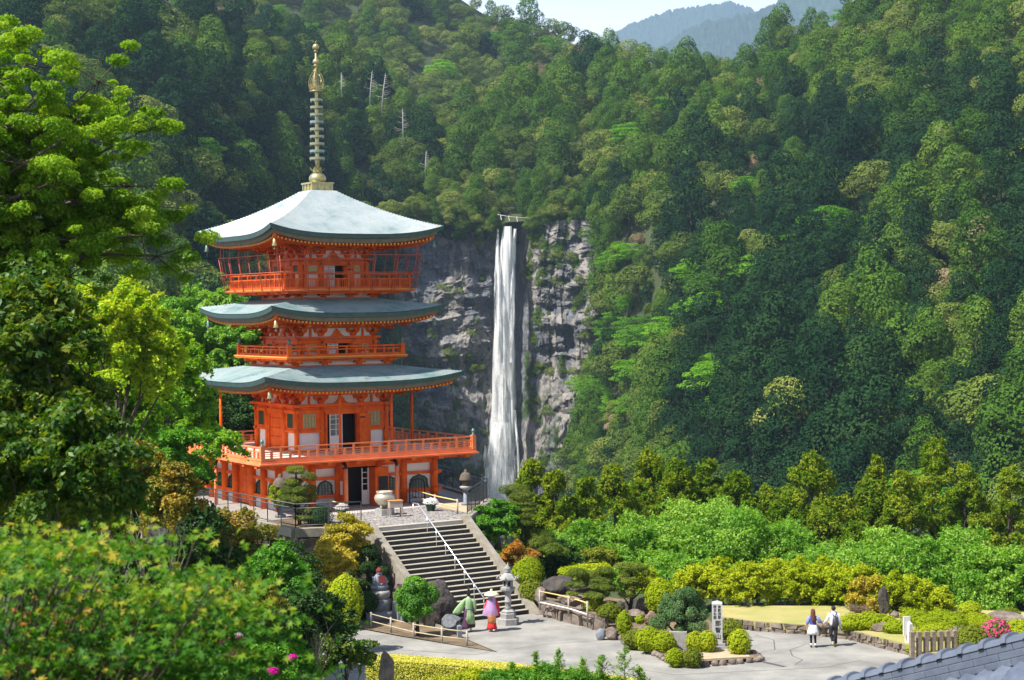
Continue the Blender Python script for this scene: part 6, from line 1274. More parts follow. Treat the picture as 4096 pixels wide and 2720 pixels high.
canopy('leafy_tree', 640, 1700, 1980, 420, 70, L_grn, 'shaded leafy tree below the bright one left of the balcony', nb=34, br=.24, flat=.4, leaf=(.16, .10), dens=180, up=.9, r0=.16, limbs=14)
canopy('leafy_tree', 860, 1700, 1850, 240, 80, L_nearb, 'hanging leafy branch crossing the left corner of the first balcony', nb=16, br=.24, flat=.45, leaf=(.15, .09), dens=180, up=.6, r0=.06, limbs=12, droop=.5, gz_=2, boff=-5)
canopy('camphor_tree', 460, 1130, 1680, 480, 56, L_camph, 'rounded yellow-green camphor tree in the middle of the left side', nb=90, br=.17, flat=.65, leaf=(.13, .08), dens=260, up=.9, r0=.22, limbs=16)
canopy('dark_tree', 120, 1130, 1900, 540, 24, L_near, 'nearest blurred dark tree with yellow tips at the left edge', nb=100, br=.16, flat=.5, leaf=(.12, .05), dens=520, up=.5, r0=.16, limbs=20, gz_=6, shell=.45)
canopy('dark_tree', 120, 1680, 2100, 560, 21, L_near, 'blurred dark undergrowth tree below the nearest dark one', nb=40, br=.25, flat=.5, leaf=(.10, .05), dens=520, up=.5, r0=.1, limbs=12, gz_=6.5, shell=.45)
canopy('dark_tree', 270, 1660, 2000, 300, 34, L_near, 'dark leafy tree with yellow edges right of the nearest dark one', nb=50, br=.22, flat=.5, leaf=(.11, .06), dens=420, up=.6, r0=.12, limbs=14)
canopy('leafy_tree', 480, 1420, 1800, 420, 62, L_nearb, 'bright green tree below the yellow-green camphor tree', nb=90, br=.15, flat=.6, leaf=(.15, .09), dens=220, up=.9, r0=.14, limbs=14, droop=.3)
canopy('dark_tree', 60, 1060, 1500, 560, 27, L_near, 'blurred dark tree behind the nearest one at the left edge', nb=50, br=.22, flat=.5, leaf=(.12, .06), dens=420, up=.6, r0=.12, limbs=14)
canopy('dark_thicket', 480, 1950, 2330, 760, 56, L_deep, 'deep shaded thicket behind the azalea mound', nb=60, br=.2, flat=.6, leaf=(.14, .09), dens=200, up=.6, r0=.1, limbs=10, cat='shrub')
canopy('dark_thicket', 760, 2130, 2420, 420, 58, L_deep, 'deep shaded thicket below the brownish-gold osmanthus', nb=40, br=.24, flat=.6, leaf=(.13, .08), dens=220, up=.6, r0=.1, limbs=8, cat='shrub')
canopy('evergreen_tree', 560, 1450, 1950, 700, 100, L_deep, 'dark evergreen backing the leafy trees left of the pagoda', nb=60, br=.2, leaf=(.22, .14), dens=90, r0=.25)
canopy('evergreen_tree', 900, 1780, 2060, 380, 106, L_deep, 'dark evergreen under the left side of the first balcony', nb=40, br=.24, leaf=(.2, .13), dens=100, r0=.2)
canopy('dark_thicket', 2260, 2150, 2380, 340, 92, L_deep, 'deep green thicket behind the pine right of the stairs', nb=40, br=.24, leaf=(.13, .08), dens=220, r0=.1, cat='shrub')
canopy('hedge_row', 3200, 2330, 2440, 1000, 88, L_grn, 'low green undergrowth showing between the stems of the yellow-green trees', nb=70, br=.07, leaf=(.11, .07), dens=300, r0=.05, cat='shrub', depth=.08, limbs=3)
canopy('hedge_row', 3900, 2380, 2490, 560, 87, L_grn, 'low green undergrowth behind the lawn shrubs at the right', nb=50, br=.12, leaf=(.11, .07), dens=300, r0=.05, cat='shrub', depth=.15, limbs=3)
canopy('dark_thicket', 160, 1620, 2180, 800, 20, L_near, 'blurred dark leafage filling the left edge above the maple', nb=80, br=.17, flat=.6, leaf=(.09, .045), dens=520, up=.6, r0=.06, limbs=8, cat='shrub', gz_=6.5)
canopy('dark_thicket', 120, 1750, 2250, 760, 25, L_near, 'dark undergrowth between the nearest trees and the maple at the left edge', nb=60, br=.2, flat=.6, leaf=(.10, .05), dens=420, up=.6, r0=.08, limbs=10, cat='shrub')
# the tall branching tree, upper left
def bigtree():
    g = np.random.default_rng(44); D = 31; base = at(-420, 1900, D); gzv = float(gz(base[0], base[1])); base[2] = gzv; o = empty('maple_tree', base, 0, 'large bright green tree with slanting branches filling the upper left', 'tree'); b = []; mb = MB()
    start = at(-380, 1100, D)-base; mb.tube([(0, 0, -.5), start*.5+np.array([.2, 0, 0]), start], [.38, .3, .24], 10)
    ends = [(60, 130, 0), (180, 230, .5), (260, 330, -.4), (470, 300, .4), (560, 480, 0), (350, 520, -.6), (640, 500, .6), (150, 430, 1), (60, 300, -.8), (460, 640, .5), (600, 720, 0), (700, 800, .3), (640, 920, -.3), (500, 850, .4), (300, 700, -.7), (120, 620, .8), (30, 500, 0), (700, 1000, .2), (420, 1000, -.4), (250, 900, .6), (80, 800, -.3), (350, 1080, 0), (150, 1000, .5), (20, 1000, .2), (240, 1130, .4), (60, 1150, -.4), (560, 900, .1), (640, 830, .5), (0, 180, .2), (330, 430, .2), (200, 780, 0), (10, 680, .5), (-100, 350, 0), (-100, 700, 0), (-80, 1100, 0)]
    for (x, y, dz) in ends:
        e = at(x-75, y+25, D+dz*1.6)-base; m1 = start*.55+e*.45+np.array([0, dz*.5, .25]); m2 = start*.25+e*.75+np.array([0, dz*.3, .12])
        mb.tube([start*(1-.05), m1, m2, e], [.10, .06, .035, .012], 6)
        for (p, n_, s) in ((e, 9, .17), (m2, 11, .18), (m1, 8, .18)):
            if p is m1 and g.random() < .2: continue
            for i in range(n_):
                q = p+g.normal(size=3)*np.array([.36, .5, .22]); r = s*g.uniform(.5, 1.4); b.append((q[0], q[1], q[2], r*1.2, r*1.2, r*.7)); mb.tube([p, q], [.014, .006], 3, cap=False)
    link('crown', crown_mesh('crown', b, 950, .062, .042, 5, shell=.2, jit=.75, up=.7, droop=.35), leafmat('spring green leaves', gcol((.05, .14, .01), (.16, .30, .02), (.40, .52, .06)), .45, gloss=.1, objvar=.1), o); mb.build('trunk', m_bark, o, fix=False)
bigtree()
canopy('osmanthus_tree', 560, 1770, 2040, 240, 46, L_osm, 'smaller yellow and green osmanthus at the left', nb=30, br=.28, flat=.6, leaf=(.09, .055), dens=520, r0=.08, bm=m_bark2)
canopy('osmanthus_tree', 690, 1850, 2180, 280, 45, L_osm, 'larger brownish-gold osmanthus left of the terrace railing', nb=36, br=.28, flat=.6, leaf=(.09, .055), dens=520, r0=.08, bm=m_bark2)
canopy('azalea_mound', 340, 1950, 2150, 340, 42, L_lime, 'bright green azalea mound with a few magenta flowers at the left', nb=24, br=.34, flat=.7, leaf=(.075, .05), dens=620, r0=.05, cat='shrub')
for x, y in ((245, 2045), (300, 2062)):
    p = at(x, y, 39.5); o = link('azalea_flower', crown_mesh('flowers', [(0, 0, 0, .09, .09, .08)], 2500, .06, .05, x), L_mag); o.location = p; tag(o, '%s magenta azalea flower cluster on the bright green mound' % ('left' if x < 270 else 'right'), 'flower', 'magenta azalea flowers')
rock('boulder', at(415, 2150, 36), (.22, .2, .30), 51, ROCK, 'pointed brown rock standing among the azaleas at the left'); rock('boulder', at(620, 2140, 40), (.32, .25, .24), 52, ROCKD, 'dark rock under the larger osmanthus'); rock('boulder', at(180, 2120, 30), (.36, .25, .3), 53, ROCKD, 'dark blue rock behind the maple leaves at the left')
canopy('hedge_bank', 900, 2040, 2330, 420, 66, L_osm, 'brown-green shrubs on the bank left of the terrace wall', nb=40, br=.24, flat=.6, leaf=(.11, .07), dens=260, r0=.06, cat='shrub')
canopy('hedge_bank', 1090, 2160, 2430, 360, 66, L_deep, 'dark green clipped bank below the terrace wall', nb=40, br=.26, flat=.6, leaf=(.10, .06), dens=300, r0=.06, cat='shrub')
canopy('golden_shrub', 1400, 2055, 2280, 210, 80.2, L_gold, 'upper golden-leaved shrub just left of the stairs head', nb=26, br=.3, flat=.5, leaf=(.10, .07), dens=420, r0=.07, bm=m_bark2, cat='shrub')
canopy('golden_shrub', 1320, 2160, 2420, 220, 78, L_gold, 'lower golden-leaved shrub beside the dark cloud-pruned shrub', nb=28, br=.3, flat=.5, leaf=(.10, .07), dens=420, r0=.07, bm=m_bark2, cat='shrub')
canopy('camellia', 1110, 2175, 2480, 250, 52, L_grn, 'glossy green camellia rising in front of the dark bank', nb=30, br=.28, flat=.6, leaf=(.10, .065), dens=420, r0=.07, cat='shrub')
canopy('camellia', 1260, 2310, 2680, 300, 48, L_deep, 'thin grey-green camellia in front of the yellow-green dome', nb=40, br=.24, flat=.6, leaf=(.10, .055), dens=300, r0=.07, cat='shrub', bm=m_bark2, limbs=24)
canopy('camellia', 1000, 2330, 2600, 260, 44, L_osm, 'dark camellia with orange dots right of the maple', nb=30, br=.28, flat=.6, leaf=(.09, .055), dens=420, r0=.07, cat='shrub')
canopy('camellia', 1380, 2500, 2720, 240, 50, L_near, 'low dark shrub at the left end of the yellow hedge', nb=26, br=.28, flat=.6, leaf=(.09, .055), dens=420, r0=.06, cat='shrub')
canopy('azalea', 1040, 2520, 2760, 420, 33, L_grn, 'green azalea at the bottom with magenta and white flowers', nb=34, br=.28, flat=.5, leaf=(.085, .035), dens=700, up=.9, r0=.05, cat='shrub')
for i, (x, y, s, m, lb_) in enumerate([(925, 2565, .17, L_mag, 'large magenta azalea bloom near the bottom'), (935, 2545, .10, L_white, 'white azalea bloom above the large magenta one'), (925, 2620, .08, L_mag, 'small magenta bloom under the large one'), (1170, 2630, .06, L_mag, 'single magenta bloom in the lower shrub'), (1090, 2685, .07, L_mag, 'magenta bloom at the bottom edge')]):
    o = link('azalea_flower', crown_mesh('flowers', [(0, 0, 0, s*1.3, s, s*.8)], 2200, .06, .05, i), m); o.location = at(x, y, 31.2); tag(o, lb_, 'flower', 'azalea blooms at the bottom')
# foreground maple with star leaves
def maple():
    g = np.random.default_rng(9); D = 10.5; base = at(-250, 3100, D+.6); o = empty('maple_tree', base, 0, 'blurred maple with green, yellow and reddish star leaves at the lower left', 'tree')
    top = [(0, 2150), (120, 2090), (250, 2180), (330, 2190), (400, 2230), (520, 2080), (600, 2200), (700, 2280), (790, 2120), (830, 2270), (930, 2170), (960, 2290), (880, 2420), (920, 2520), (860, 2560), (1000, 2600), (1080, 2640), (1230, 2680)]
    cl = []; tx = np.array([t[0] for t in top]); ty = np.array([t[1] for t in top]); mb = MB()
    edge = lambda x: np.interp(x, [-100, 0, 180, 450, 700, 960, 1240], [2110, 2105, 2120, 2160, 2210, 2290, 2700])
    for x, y in top: cl.append((x, y+15, .0, .10))
    for i in range(470):
        x = g.uniform(-120, 1000); y0 = edge(x)+30; y = y0+(2800-y0)*g.random()**1.2
        if x > 860+(2720-y)*.1: continue
        if y < 2520 and vnoise(x*.0055, y*.011, 0, 5) < -.12: continue
        cl.append((x, y, g.uniform(-1.3, 1.4), g.uniform(.12, .26)))
    V = []; F = []; T = []; nb = 0; ang = np.array([-2.5, -1.9, -1.45, -1.0, -.62, -.32, 0, .32, .62, 1.0, 1.45, 1.9, 2.5]); rad = np.array([.42, .2, .72, .26, .92, .3, 1.0, .3, .92, .26, .72, .2, .42])
    for (x, y, dz, s) in cl:
        c = at(x, y, D+dz)-base; n = int(5+s*90); tt = g.random()
        p = c*.75+np.array([g.normal()*.1, 0, -.25]); mb.tube([c*.55+np.array([0, .1, -.2]), p, c], [.012, .007, .003], 4, cap=False)
        for k in range(n):
            q = c+g.normal(size=3)*np.array([s*1.2, s, s*.16]); nn = unit((np.array([0, -.45, .8])+g.normal(size=3)*.42)[None])[0]; t = np.cross(nn, g.normal(size=3)); t /= np.linalg.norm(t); u = np.cross(nn, t); L_ = g.uniform(.032, .062)
            pts = [q-t*L_*.25]+[q+(t*math.cos(a)+u*math.sin(a))*r*L_-nn*L_*.18*(r > .5) for a, r in zip(ang, rad)]
            m_ = len(pts); V += pts; F += [[nb, nb+i, nb+i+1] for i in range(1, m_-1)]; tv = np.clip(tt*.42+g.random()*.3+.25*np.clip(1-(y-edge(x))/500, 0, 1)+(.4 if x < 500 and 2400 < y and g.random() < .25 else 0)-.08, 0, 1); T += [tv]*(m_-2); nb += m_
    link('crown', np_mesh('maple_leaves', np.array(V), np.array(F), np.array(T)), L_maple, o)
    mb.tube([(0, 0, 0), (.5, .3, .6), (1.1, .4, .9)], [.05, .035, .02], 6); mb.build('trunk', m_bark, o, fix=False)
maple()
# clipped yellow hedge and fern shoots at the bottom
def hedge():
    o = empty('hedge', (0, 0, 0), 0, 'long clipped hedge with bright yellow top running along the bottom edge', 'hedge'); g = np.random.default_rng(6); V = []; Nn = []
    A_ = np.array([on(1535, 2612, 1.2)[:2], on(2000, 2645, 1.2)[:2], on(2400, 2690, 1.2)[:2], on(2700, 2735, 1.2)[:2]]); off = np.array([-.55, -1.05]); mb = MB()
    for i in range(3):
        a, b = A_[i], A_[i+1]; mb.add([(*a, 0), (*b, 0), (*b, 1.12), (*a, 1.12), (*(a+off), 0), (*(b+off), 0), (*(b+off), 1.12), (*(a+off), 1.12)], [(0, 1, 2, 3), (7, 6, 5, 4), (3, 2, 6, 7), (0, 3, 7, 4), (1, 5, 6, 2)])
        L_ = np.linalg.norm(b-a); n = int(L_*1.2*1500); u = g.random(n)[:, None]; v = g.random(n)[:, None]; P_t = a+(b-a)*u+off*v; V.append(np.concatenate([P_t, 1.15+.05*g.random((n, 1))], 1)); Nn.append(np.tile([0, 0, 1.], (n, 1)))
        n = int(L_*1.2*1000); u = g.random(n)[:, None]; z = g.random((n, 1))*1.15; P_t = a+off+(b-a)*u; V.append(np.concatenate([P_t+np.array([0, -.02])-.06*g.random((n, 1)), z], 1)); Nn.append(np.tile([0, -1., .3], (n, 1)))
    P_all = np.concatenate(V); N_all = unit(np.concatenate(Nn)+g.normal(size=(len(P_all), 3))*.45); VV, FF = leaves(P_all, N_all, .055, .04, g); mb.build('hedge_body', L_moss, o, fix=False); link('foliage', np_mesh('foliage', VV, FF, np.clip(g.random(len(P_all))*.6+.2*(P_all[:, 2] > 1.1)+.1, 0, 1)), L_hedge, o)
hedge()
q = at(1545, 2690, 60.5); rock('standing_stone', (q[0], q[1], q[2]), (.28, .25, .75), 61, ROCK, 'grey upright stone at the left end of the yellow hedge', sharp=.5)
def shoot(x, yt, yb, w, D, lb_):
    p = at(x, yb, D); H = (yb-yt)/FOC*D; W_ = w/2/FOC*D; o = empty('conifer_sapling', p, 0, lb_, 'sapling', 'feathery saplings in front of the hedge'); g = np.random.default_rng(int(x)); mb = MB(); mb.tube([(0, 0, -1.2), (0, 0, H)], [.02, .004], 5); P_l = []; Nl = []
    for k in range(34):
        u = k/34; z = H*u; r = W_*(1-u)**.7*g.uniform(.6, 1.1); a = g.uniform(0, 6.28); e = np.array([math.cos(a)*r*1.2, math.sin(a)*r*1.2, z+r*.9]); mb.tube([(0, 0, z), e], [.006, .002], 3, cap=False)
        for j in range(26): t_ = g.random(); P_l.append(np.array([0, 0, z])*(1-t_)+e*t_+g.normal(size=3)*.025); Nl.append([0, 0, 1.])
    V, F = leaves(np.array(P_l), unit(np.array(Nl)+g.normal(size=(len(P_l), 3))*.5), .09, .022, g); mb.build('stem', m_bark, o, fix=False); link('crown', np_mesh('sprays', V, F, g.random(len(P_l))), L_nearb, o)
for i, (x, yt, w, lb_) in enumerate([(2145, 2605, 50, 'small feathery sapling leftmost of the group'), (2235, 2600, 90, 'feathery sapling with a bent top, second from the left'), (2330, 2635, 80, 'short feathery sapling in the middle of the group'), (2410, 2620, 90, 'feathery sapling just left of the tallest one'), (2500, 2590, 110, 'tallest feathery sapling near the right end of the hedge'), (2050, 2650, 80, 'low feathery sapling at the left of the group'), (2560, 2670, 80, 'low feathery sapling at the right of the group')]): shoot(x, yt, 2790, w*1.5, 44, lb_)
canopy('fern_thicket', 2200, 2665, 2790, 560, 44, L_grn, 'feathery bright green thicket at the bottom centre in front of the hedge', nb=30, br=.17, flat=.5, leaf=(.10, .03), dens=600, up=.7, r0=.04, cat='shrub', depth=.2)
canopy('fern_thicket', 1900, 2690, 2790, 360, 44, L_lime, 'yellowish green thicket at the bottom left of the hedge front', nb=20, br=.2, flat=.5, leaf=(.10, .03), dens=600, up=.7, r0=.04, cat='shrub', depth=.3)
# ================================================================ people
SKIN = mat('skin', (.55, .33, .22), .6, (.50, .28, .19), 8, spec=.3)
def body_mesh(o, J, s=1.):
    """one continuous skinned figure from a joint graph J: name -> (pos, radius, parent)"""
    names = list(J); idx = {n: i for i, n in enumerate(names)}; me = bpy.data.meshes.new('body')
    me.from_pydata([tuple(np.array(J[n][0])*s) for n in names], [(idx[J[n][2]], idx[n]) for n in names if J[n][2]], []); b = link('body', me, SKIN, o)
    m = b.modifiers.new('skin', 'SKIN'); m.use_smooth_shade = True
    if not me.skin_vertices: 
        bm = bmesh.new(); bm.from_mesh(me); bm.verts.layers.skin.verify(); bm.to_mesh(me); bm.free()
    sv = me.skin_vertices[0].data
    for n in names: r = J[n][1]; sv[idx[n]].radius = ((r[0]*s, r[1]*s) if hasattr(r, '__len__') else (r*s, r*s))
    sv[idx['pelvis']].use_root = True; u = b.modifiers.new('sub', 'SUBSURF'); u.levels = u.render_levels = 1; return b
def joints(armL, armR, legL, legR, head=(0, 0)):
    """arms (elbow, wrist), legs (knee, ankle, toe) as points for a 1.7 m figure facing +y"""
    J = {'pelvis': ((0, 0, .93), (.13, .10), None), 'waist': ((0, 0, 1.05), (.115, .085), 'pelvis'), 'chest': ((0, .01, 1.25), (.14, .10), 'waist'), 'neck0': ((0, 0, 1.41), (.07, .06), 'chest'), 'neck': ((0, .005, 1.48), .045, 'neck0'),
         'jaw': ((head[0]*.03, .025+head[1]*.03, 1.53), (.06, .07), 'neck'), 'face': ((head[0]*.04, .02+head[1]*.04, 1.60), (.078, .092), 'jaw'), 'crown': ((head[0]*.04, .01, 1.66), (.068, .08), 'face'), 'nose': ((head[0]*.07, .11, 1.585), .012, 'face')}
    for sd, sg, arm in (('l', -1, armL), ('r', 1, armR)):
        J['sh'+sd] = ((sg*.17, 0, 1.38), .055, 'chest'); J['el'+sd] = (arm[0], .038, 'sh'+sd); J['wr'+sd] = (arm[1], .026, 'el'+sd)
        w_ = np.array(arm[1]); d = w_-np.array(arm[0]); d /= np.linalg.norm(d); pl = w_+d*.07; J['pa'+sd] = (tuple(pl), (.034, .018), 'wr'+sd); sdv = np.cross(d, [1, 0, 0]); sdv /= np.linalg.norm(sdv)
        for k, (of, L_) in enumerate(((-.027, .065), (-.009, .078), (.009, .074), (.027, .058))): q = pl+sdv*of+d*.03; J['f%d%s' % (k, sd)] = (tuple(q), .0095, 'pa'+sd); J['g%d%s' % (k, sd)] = (tuple(q+d*L_*.8+np.array([-sg*.018, 0, 0])), .007, 'f%d%s' % (k, sd))
        J['th'+sd] = (tuple(w_+d*.035-sdv*.045), .011, 'wr'+sd)
    for sd, sg, leg in (('l', -1, legL), ('r', 1, legR)):
        J['hp'+sd] = ((sg*.09, 0, .88), .09, 'pelvis'); J['kn'+sd] = (leg[0], .055, 'hp'+sd); J['an'+sd] = (leg[1], .036, 'kn'+sd); J['to'+sd] = (leg[2], (.035, .025), 'an'+sd)
    return J
def loft(mb, rings, n=28, fold=0, k=9, ph=0, open_=False):
    vs = []
    for i, (cx, cy, z, rx, ry) in enumerate(rings):
        f_ = fold*(i/(len(rings)-1))
        for j in range(n): t = 2*math.pi*j/n; m_ = 1+f_*math.sin(k*t+ph+i*.3); vs.append((cx+rx*m_*math.cos(t), cy+ry*m_*math.sin(t), z))
    fs = [(i*n+j, i*n+(j+1) % n, (i+1)*n+(j+1) % n, (i+1)*n+j) for i in range(len(rings)-1) for j in range(n)]
    if not open_: fs += [tuple(range(n))[::-1], tuple((len(rings)-1)*n+j for j in range(n))]
    mb.add(vs, fs, True)
def garment(o, name, m, fn, fix=True):
    mb = MB(); mb.M = Matrix.Scale(o['_s'], 4); fn(mb); return mb.build(name, m, o, fix=fix)
def person(loc, rz, s, label):
    o = empty('person', loc, rz, label, 'person'); o['_s'] = s; return o
def shoe(mb, an, to, r=.045, h=.045): mb.tube([(an[0], an[1]-.07, an[2]-.03), (an[0], an[1], an[2]-.015), to, (to[0], to[1]+.06, to[2]-.005)], [r*.7, r, r, r*.6], 10)
CL = lambda n, c, c2=None, r=.85: mat(n, c, r, c2 or tuple(q*.8 for q in c), 7)
# priest in green robe
p = person(on(1876, 2528, 0), .12, 1.02, 'man in pale green wide-sleeved robe, purple hakama and tall black cap')
kn = ((-.11, .06, .50), (-.12, -.08, .12), (-.12, .06, .05)); kr = ((.10, .14, .50), (.10, .16, .09), (.10, .30, .035)); aL = ((-.36, -.02, 1.15), (-.44, .1, .98)); aR = ((.24, -.02, 1.12), (.22, .2, 1.02))
body_mesh(p, joints(aL, aR, kn, kr), 1.02)
GR = CL('pale green silk', (.22, .36, .17), (.30, .44, .22)); PU = CL('dark purple silk', (.035, .012, .035), (.08, .02, .07)); BK = CL('black lacquered gauze', (.012, .012, .014), r=.5); WT = CL('white cotton', (.75, .74, .76))
garment(p, 'robe', GR, lambda mb: loft(mb, [(0, 0, 1.47, .07, .065), (0, 0, 1.42, .16, .10), (0, 0, 1.30, .19, .13), (0, .0, 1.04, .165, .125), (.0, 0, .98, .165, .125), (.03, -.02, .75, .185, .14), (.05, -.03, .36, .20, .15)], fold=.10))
garment(p, 'left_sleeve', GR, lambda mb: loft(mb, [(-.12, 0, 1.43, .05, .07), (-.21, -.02, 1.34, .09, .08), (-.31, -.04, 1.18, .14, .07), (-.42, -.06, 1.0, .19, .06), (-.50, -.06, .86, .20, .055), (-.56, -.06, .78, .12, .04)], fold=.10, k=5))
garment(p, 'right_sleeve', GR, lambda mb: loft(mb, [(.14, 0, 1.42, .07, .08), (.22, .02, 1.3, .10, .11), (.25, .08, 1.1, .09, .16), (.25, .12, .85, .07, .18)], fold=.05, k=5))
garment(p, 'sash', CL('grey green sash', (.16, .24, .2)), lambda mb: loft(mb, [(0, 0, 1.03, .18, .138), (0, 0, .99, .18, .138)]))
garment(p, 'collar', WT, lambda mb: loft(mb, [(0, 0, 1.50, .055, .055), (0, 0, 1.44, .10, .085)]))
for a, k_ in ((-1, kn), (1, kr)): garment(p, 'hakama_leg', PU, lambda mb: loft(mb, [(a*.09, 0, .95, .13, .13), (a*.11, k_[0][1], .55, .15, .15), (a*.12, (k_[0][1]+k_[1][1])/2, .26, .17, .16), (a*.12, k_[1][1], .17, .14, .13)], fold=.14, k=8))
garment(p, 'tall_cap', BK, lambda mb: loft(mb, [(0, .0, 1.64, .095, .105), (0, -.01, 1.70, .085, .095), (0, -.03, 1.78, .05, .075), (0, -.05, 1.90, .035, .07), (0, -.05, 1.93, .015, .04)]))
garment(p, 'hair', CL('black hair', (.015, .012, .01)), lambda mb: mb.ell((0, -.02, 1.615), (.088, .092, .085), 12, 8))
for k_ in (kn, kr): garment(p, 'sock', WT, lambda mb: shoe(mb, k_[1], k_[2]))
# veiled woman
p = person(on(1968, 2526, 0), -.1, .99, 'woman in wide straw hat, lavender veil, pink robe and long red skirt')
kn = ((-.10, .12, .50), (-.10, .12, .09), (-.10, .25, .035)); kr = ((.10, .02, .50), (.11, -.14, .12), (.11, -.02, .05)); body_mesh(p, joints(((-.24, .04, 1.15), (-.16, .24, 1.12)), ((.24, .04, 1.15), (.16, .24, 1.12)), kn, kr), .99)
STR = mat('pale straw', (.62, .54, .36), .8, (.50, .42, .26), 14, stretch=(1, 1, 4)); PK = CL('pink silk', (.70, .25, .42), (.80, .42, .55)); RD = CL('red silk', (.70, .03, .02), (.55, .02, .02)); GD = CL('gold patterned silk', (.62, .42, .14), (.65, .10, .05))
def veilmat():
    m, t, out = newmat('lavender veil'); d = N(t, 'ShaderNodeBsdfDiffuse'); d.inputs[0].default_value = (.62, .52, .88, 1); tl = N(t, 'ShaderNodeBsdfTranslucent'); tl.inputs[0].default_value = (.62, .52, .88, 1); tp = N(t, 'ShaderNodeBsdfTransparent'); m0 = N(t, 'ShaderNodeMixShader'); t.links.new(d.outputs[0], m0.inputs[1]); t.links.new(tl.outputs[0], m0.inputs[2])
    mx = N(t, 'ShaderNodeMixShader'); mx.inputs[0].default_value = .68; t.links.new(tp.outputs[0], mx.inputs[1]); t.links.new(m0.outputs[0], mx.inputs[2]); t.links.new(mx.outputs[0], out.inputs[0]); return m
garment(p, 'straw_hat', STR, lambda mb: mb.lathe([(.33, 1.59), (.34, 1.61), (.30, 1.67), (.20, 1.74), (.10, 1.77), (.05, 1.78), (.055, 1.82), (.045, 1.87), (.01, 1.88)], 28))
garment(p, 'veil', veilmat(), lambda mb: loft(mb, [(0, 0, 1.61, .15, .15), (0, -.02, 1.45, .17, .16), (-.01, -.03, 1.25, .21, .18), (-.04, -.05, 1.0, .28, .21), (-.07, -.06, .82, .33, .23), (-.07, -.06, .72, .31, .22)], fold=.10, k=9, open_=True))
garment(p, 'robe', PK, lambda mb: loft(mb, [(0, 0, 1.44, .07, .07), (0, 0, 1.38, .18, .11), (0, 0, 1.2, .21, .14), (0, 0, 1.0, .19, .14), (0, 0, .8, .23, .17)], fold=.04))
for a in (-1, 1): garment(p, 'sleeve', RD, lambda mb: loft(mb, [(a*.15, .02, 1.38, .07, .08), (a*.25, .06, 1.15, .09, .14), (a*.26, .1, .85, .07, .17), (a*.26, .1, .68, .06, .17)], fold=.05, k=5))
garment(p, 'gold_panel', GD, lambda mb: loft(mb, [(0, -.01, .84, .20, .165), (0, -.02, .55, .185, .17), (0, -.03, .40, .18, .165)], fold=.03))
garment(p, 'long_skirt', RD, lambda mb: loft(mb, [(0, 0, .95, .16, .13), (0, -.01, .5, .17, .15), (0, -.02, .25, .20, .18), (0, -.02, .13, .22, .19)], fold=.14, k=11))
garment(p, 'hair', CL('black hair2', (.015, .012, .01)), lambda mb: loft(mb, [(0, -.01, 1.69, .03, .03), (0, -.02, 1.66, .08, .09), (0, -.03, 1.55, .088, .09), (0, -.07, 1.4, .06, .045), (0, -.1, 1.1, .035, .03)]))
for k_ in (kn, kr): garment(p, 'sandal', WT, lambda mb: shoe(mb, k_[1], k_[2], .045))
# walking couple
wloc = on(3253, 2590, 0); p = person(wloc, -.1, .92, 'woman with long reddish hair, blue blouse and white skirt, holding hands')
kn = ((-.09, .04, .50), (-.09, .0, .09), (-.09, .12, .035)); kr = ((.09, .10, .50), (.10, -.04, .09), (.10, .08, .035)); aL = ((-.24, -.02, 1.12), (-.27, .04, .88)); aR = ((.30, .0, 1.16), (.50, .06, 1.02)); body_mesh(p, joints(aL, aR, kn, kr), .92)
BL = CL('blue knit', (.035, .05, .26), (.06, .08, .34)); BL2 = CL('light blue cotton', (.16, .20, .42), (.22, .27, .5)); NV = CL('navy leggings', (.012, .014, .03))
garment(p, 'blouse', BL, lambda mb: loft(mb, [(0, 0, 1.45, .06, .06), (0, 0, 1.40, .17, .10), (0, 0, 1.25, .155, .11), (0, 0, 1.05, .14, .10), (0, 0, .98, .15, .11)], fold=.03))
for a in (-1, 1):
    arm = aL if a < 0 else aR; e, w_ = np.array(arm[0]), np.array(arm[1]); sh = np.array((a*.16, 0, 1.38)); garment(p, 'sleeve', BL2, lambda mb: mb.tube([sh, sh*.6+e*.4, e, e*.6+w_*.4], [.06, .085, .085, .045], 12))
garment(p, 'skirt', WT, lambda mb: loft(mb, [(0, 0, 1.02, .15, .11), (0, 0, .92, .19, .15), (0, .01, .74, .23, .19), (0, .01, .60, .27, .22)], fold=.09, k=9))
garment(p, 'hair', CL('reddish brown hair', (.14, .035, .02), (.07, .02, .012)), lambda mb: loft(mb, [(0, 0, 1.73, .03, .03), (0, -.01, 1.70, .08, .09), (0, -.02, 1.60, .105, .11), (0, -.05, 1.45, .105, .085), (.0, -.1, 1.3, .10, .06), (0, -.11, 1.18, .07, .04), (0, -.11, 1.12, .03, .02)], fold=.08, k=7))
for k_ in (kn, kr): h_ = (.09*(1 if k_ is kr else -1), 0, .85); garment(p, 'legging', NV, lambda mb: mb.tube([h_, k_[0], (k_[1][0], k_[1][1], k_[1][2]+.1)], [.085, .062, .042], 12)); garment(p, 'sock', WT, lambda mb: mb.tube([(k_[1][0], k_[1][1], k_[1][2]+.1), k_[1]], [.044, .042], 10)); garment(p, 'shoe', BK, lambda mb: shoe(mb, k_[1], k_[2], .045))
mloc = on(3335, 2585, 0); p = person(mloc, .05, .97, 'man in white shirt and black trousers with backpack, holding hands')
kn = ((-.10, .10, .52), (-.07, -.14, .22), (-.06, -.20, .12)); kr = ((.09, .03, .50), (.09, .02, .09), (.09, .15, .035)); aL = ((-.27, .0, 1.14), (-.40, .06, .96)); aR = ((.25, -.03, 1.12), (.27, .02, .87)); body_mesh(p, joints(aL, aR, kn, kr), .97)
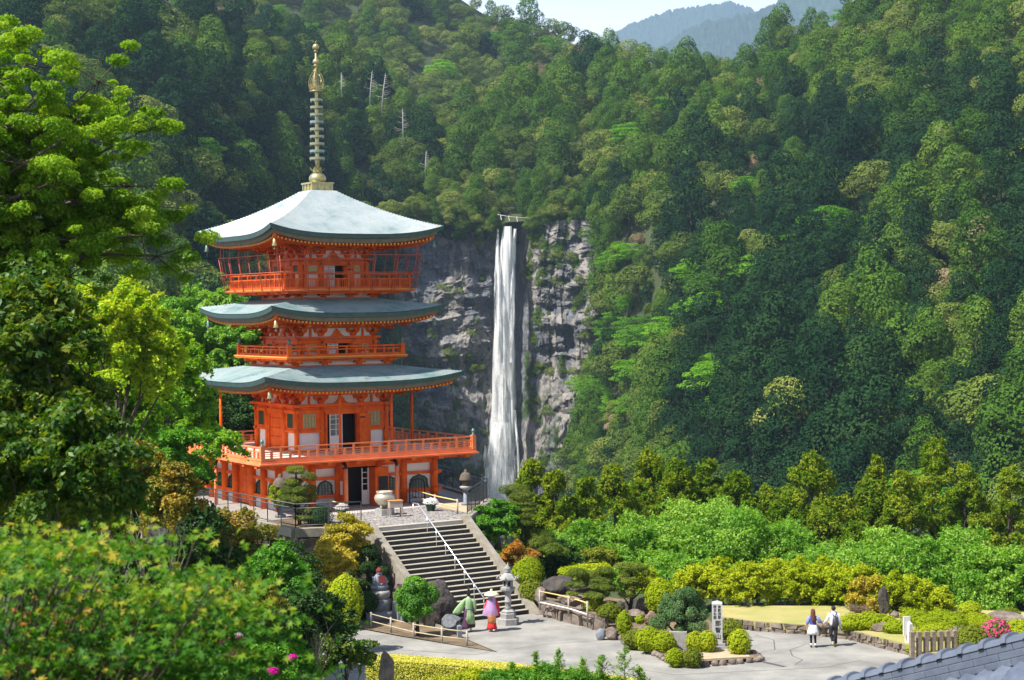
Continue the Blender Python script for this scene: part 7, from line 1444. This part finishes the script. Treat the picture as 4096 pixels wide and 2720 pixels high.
SHT = CL('white shirt', (.72, .69, .78), (.64, .61, .70)); TR = CL('black trousers', (.014, .014, .018), (.025, .025, .035)); CRM = CL('cream shoes', (.55, .49, .34))
garment(p, 'shirt', SHT, lambda mb: loft(mb, [(0, 0, 1.49, .055, .055), (0, 0, 1.43, .12, .09), (0, 0, 1.39, .20, .11), (0, 0, 1.2, .185, .13), (0, 0, 1.0, .165, .12), (0, 0, .88, .175, .13)], fold=.04))
for a in (-1, 1):
    arm = aL if a < 0 else aR; e, w_ = np.array(arm[0]), np.array(arm[1]); sh = np.array((a*.17, 0, 1.39)); garment(p, 'sleeve', SHT, lambda mb: mb.tube([sh, sh*.5+e*.5, e, w_], [.07, .065, .055, .038], 12))
for k_ in (kn, kr): h_ = (.09*(1 if k_ is kr else -1), 0, .92); a_ = np.array(k_[1])+np.array([0, 0, .03]); garment(p, 'trouser_leg', TR, lambda mb: mb.tube([h_, (h_[0], .02, .8), k_[0], a_], [.11, .105, .078, .06], 12)); garment(p, 'shoe', CRM, lambda mb: shoe(mb, k_[1], k_[2], .05))
garment(p, 'hair', CL('black hair3', (.015, .013, .014)), lambda mb: mb.ell((0, -.02, 1.625), (.10, .105, .10), 14, 9, .05, 2))
BPK = mat('dark nylon', (.02, .022, .035), .5, (.035, .035, .05), 6); s_ = .97
bk = empty('backpack', mloc+np.array([0, 0, 0]), .05, 'dark drawstring backpack with blue straps on the back of the man in the white shirt', 'backpack')
mb = MB(); mb.M = Matrix.Scale(s_, 4); loft(mb, [(.03, -.17, 1.30, .05, .04), (.03, -.20, 1.25, .10, .06), (.03, -.22, 1.08, .13, .09), (.03, -.22, .92, .14, .10), (.03, -.20, .86, .10, .07)], fold=.04, k=7); mb.build('bag', BPK, bk)
for a in (-1, 1): mb = MB(); mb.M = Matrix.Scale(s_, 4); mb.tube([(.02, -.17, 1.27), (a*.07, -.15, 1.38), (a*.12, -.05, 1.46), (a*.13, .09, 1.40)], .018, 6); mb.build('strap', BL, bk)
bt = empty('water_bottle', mloc+np.array([.275, .04, .66]), 0, 'small blue-labelled plastic bottle in the right hand of the man in white', 'bottle'); mb = MB(); mb.lathe([(.03, 0), (.032, .05), (.032, .12), (.02, .16), (.012, .18)], 10); mb.build('bottle_body', mat('clear plastic', (.6, .66, .74), .2), bt); mb = MB(); mb.lathe([(.033, .05), (.033, .11)], 10); mb.build('bottle_label', BL2, bt)
for o in scene.objects:
    if '_s' in o.keys(): del o['_s']
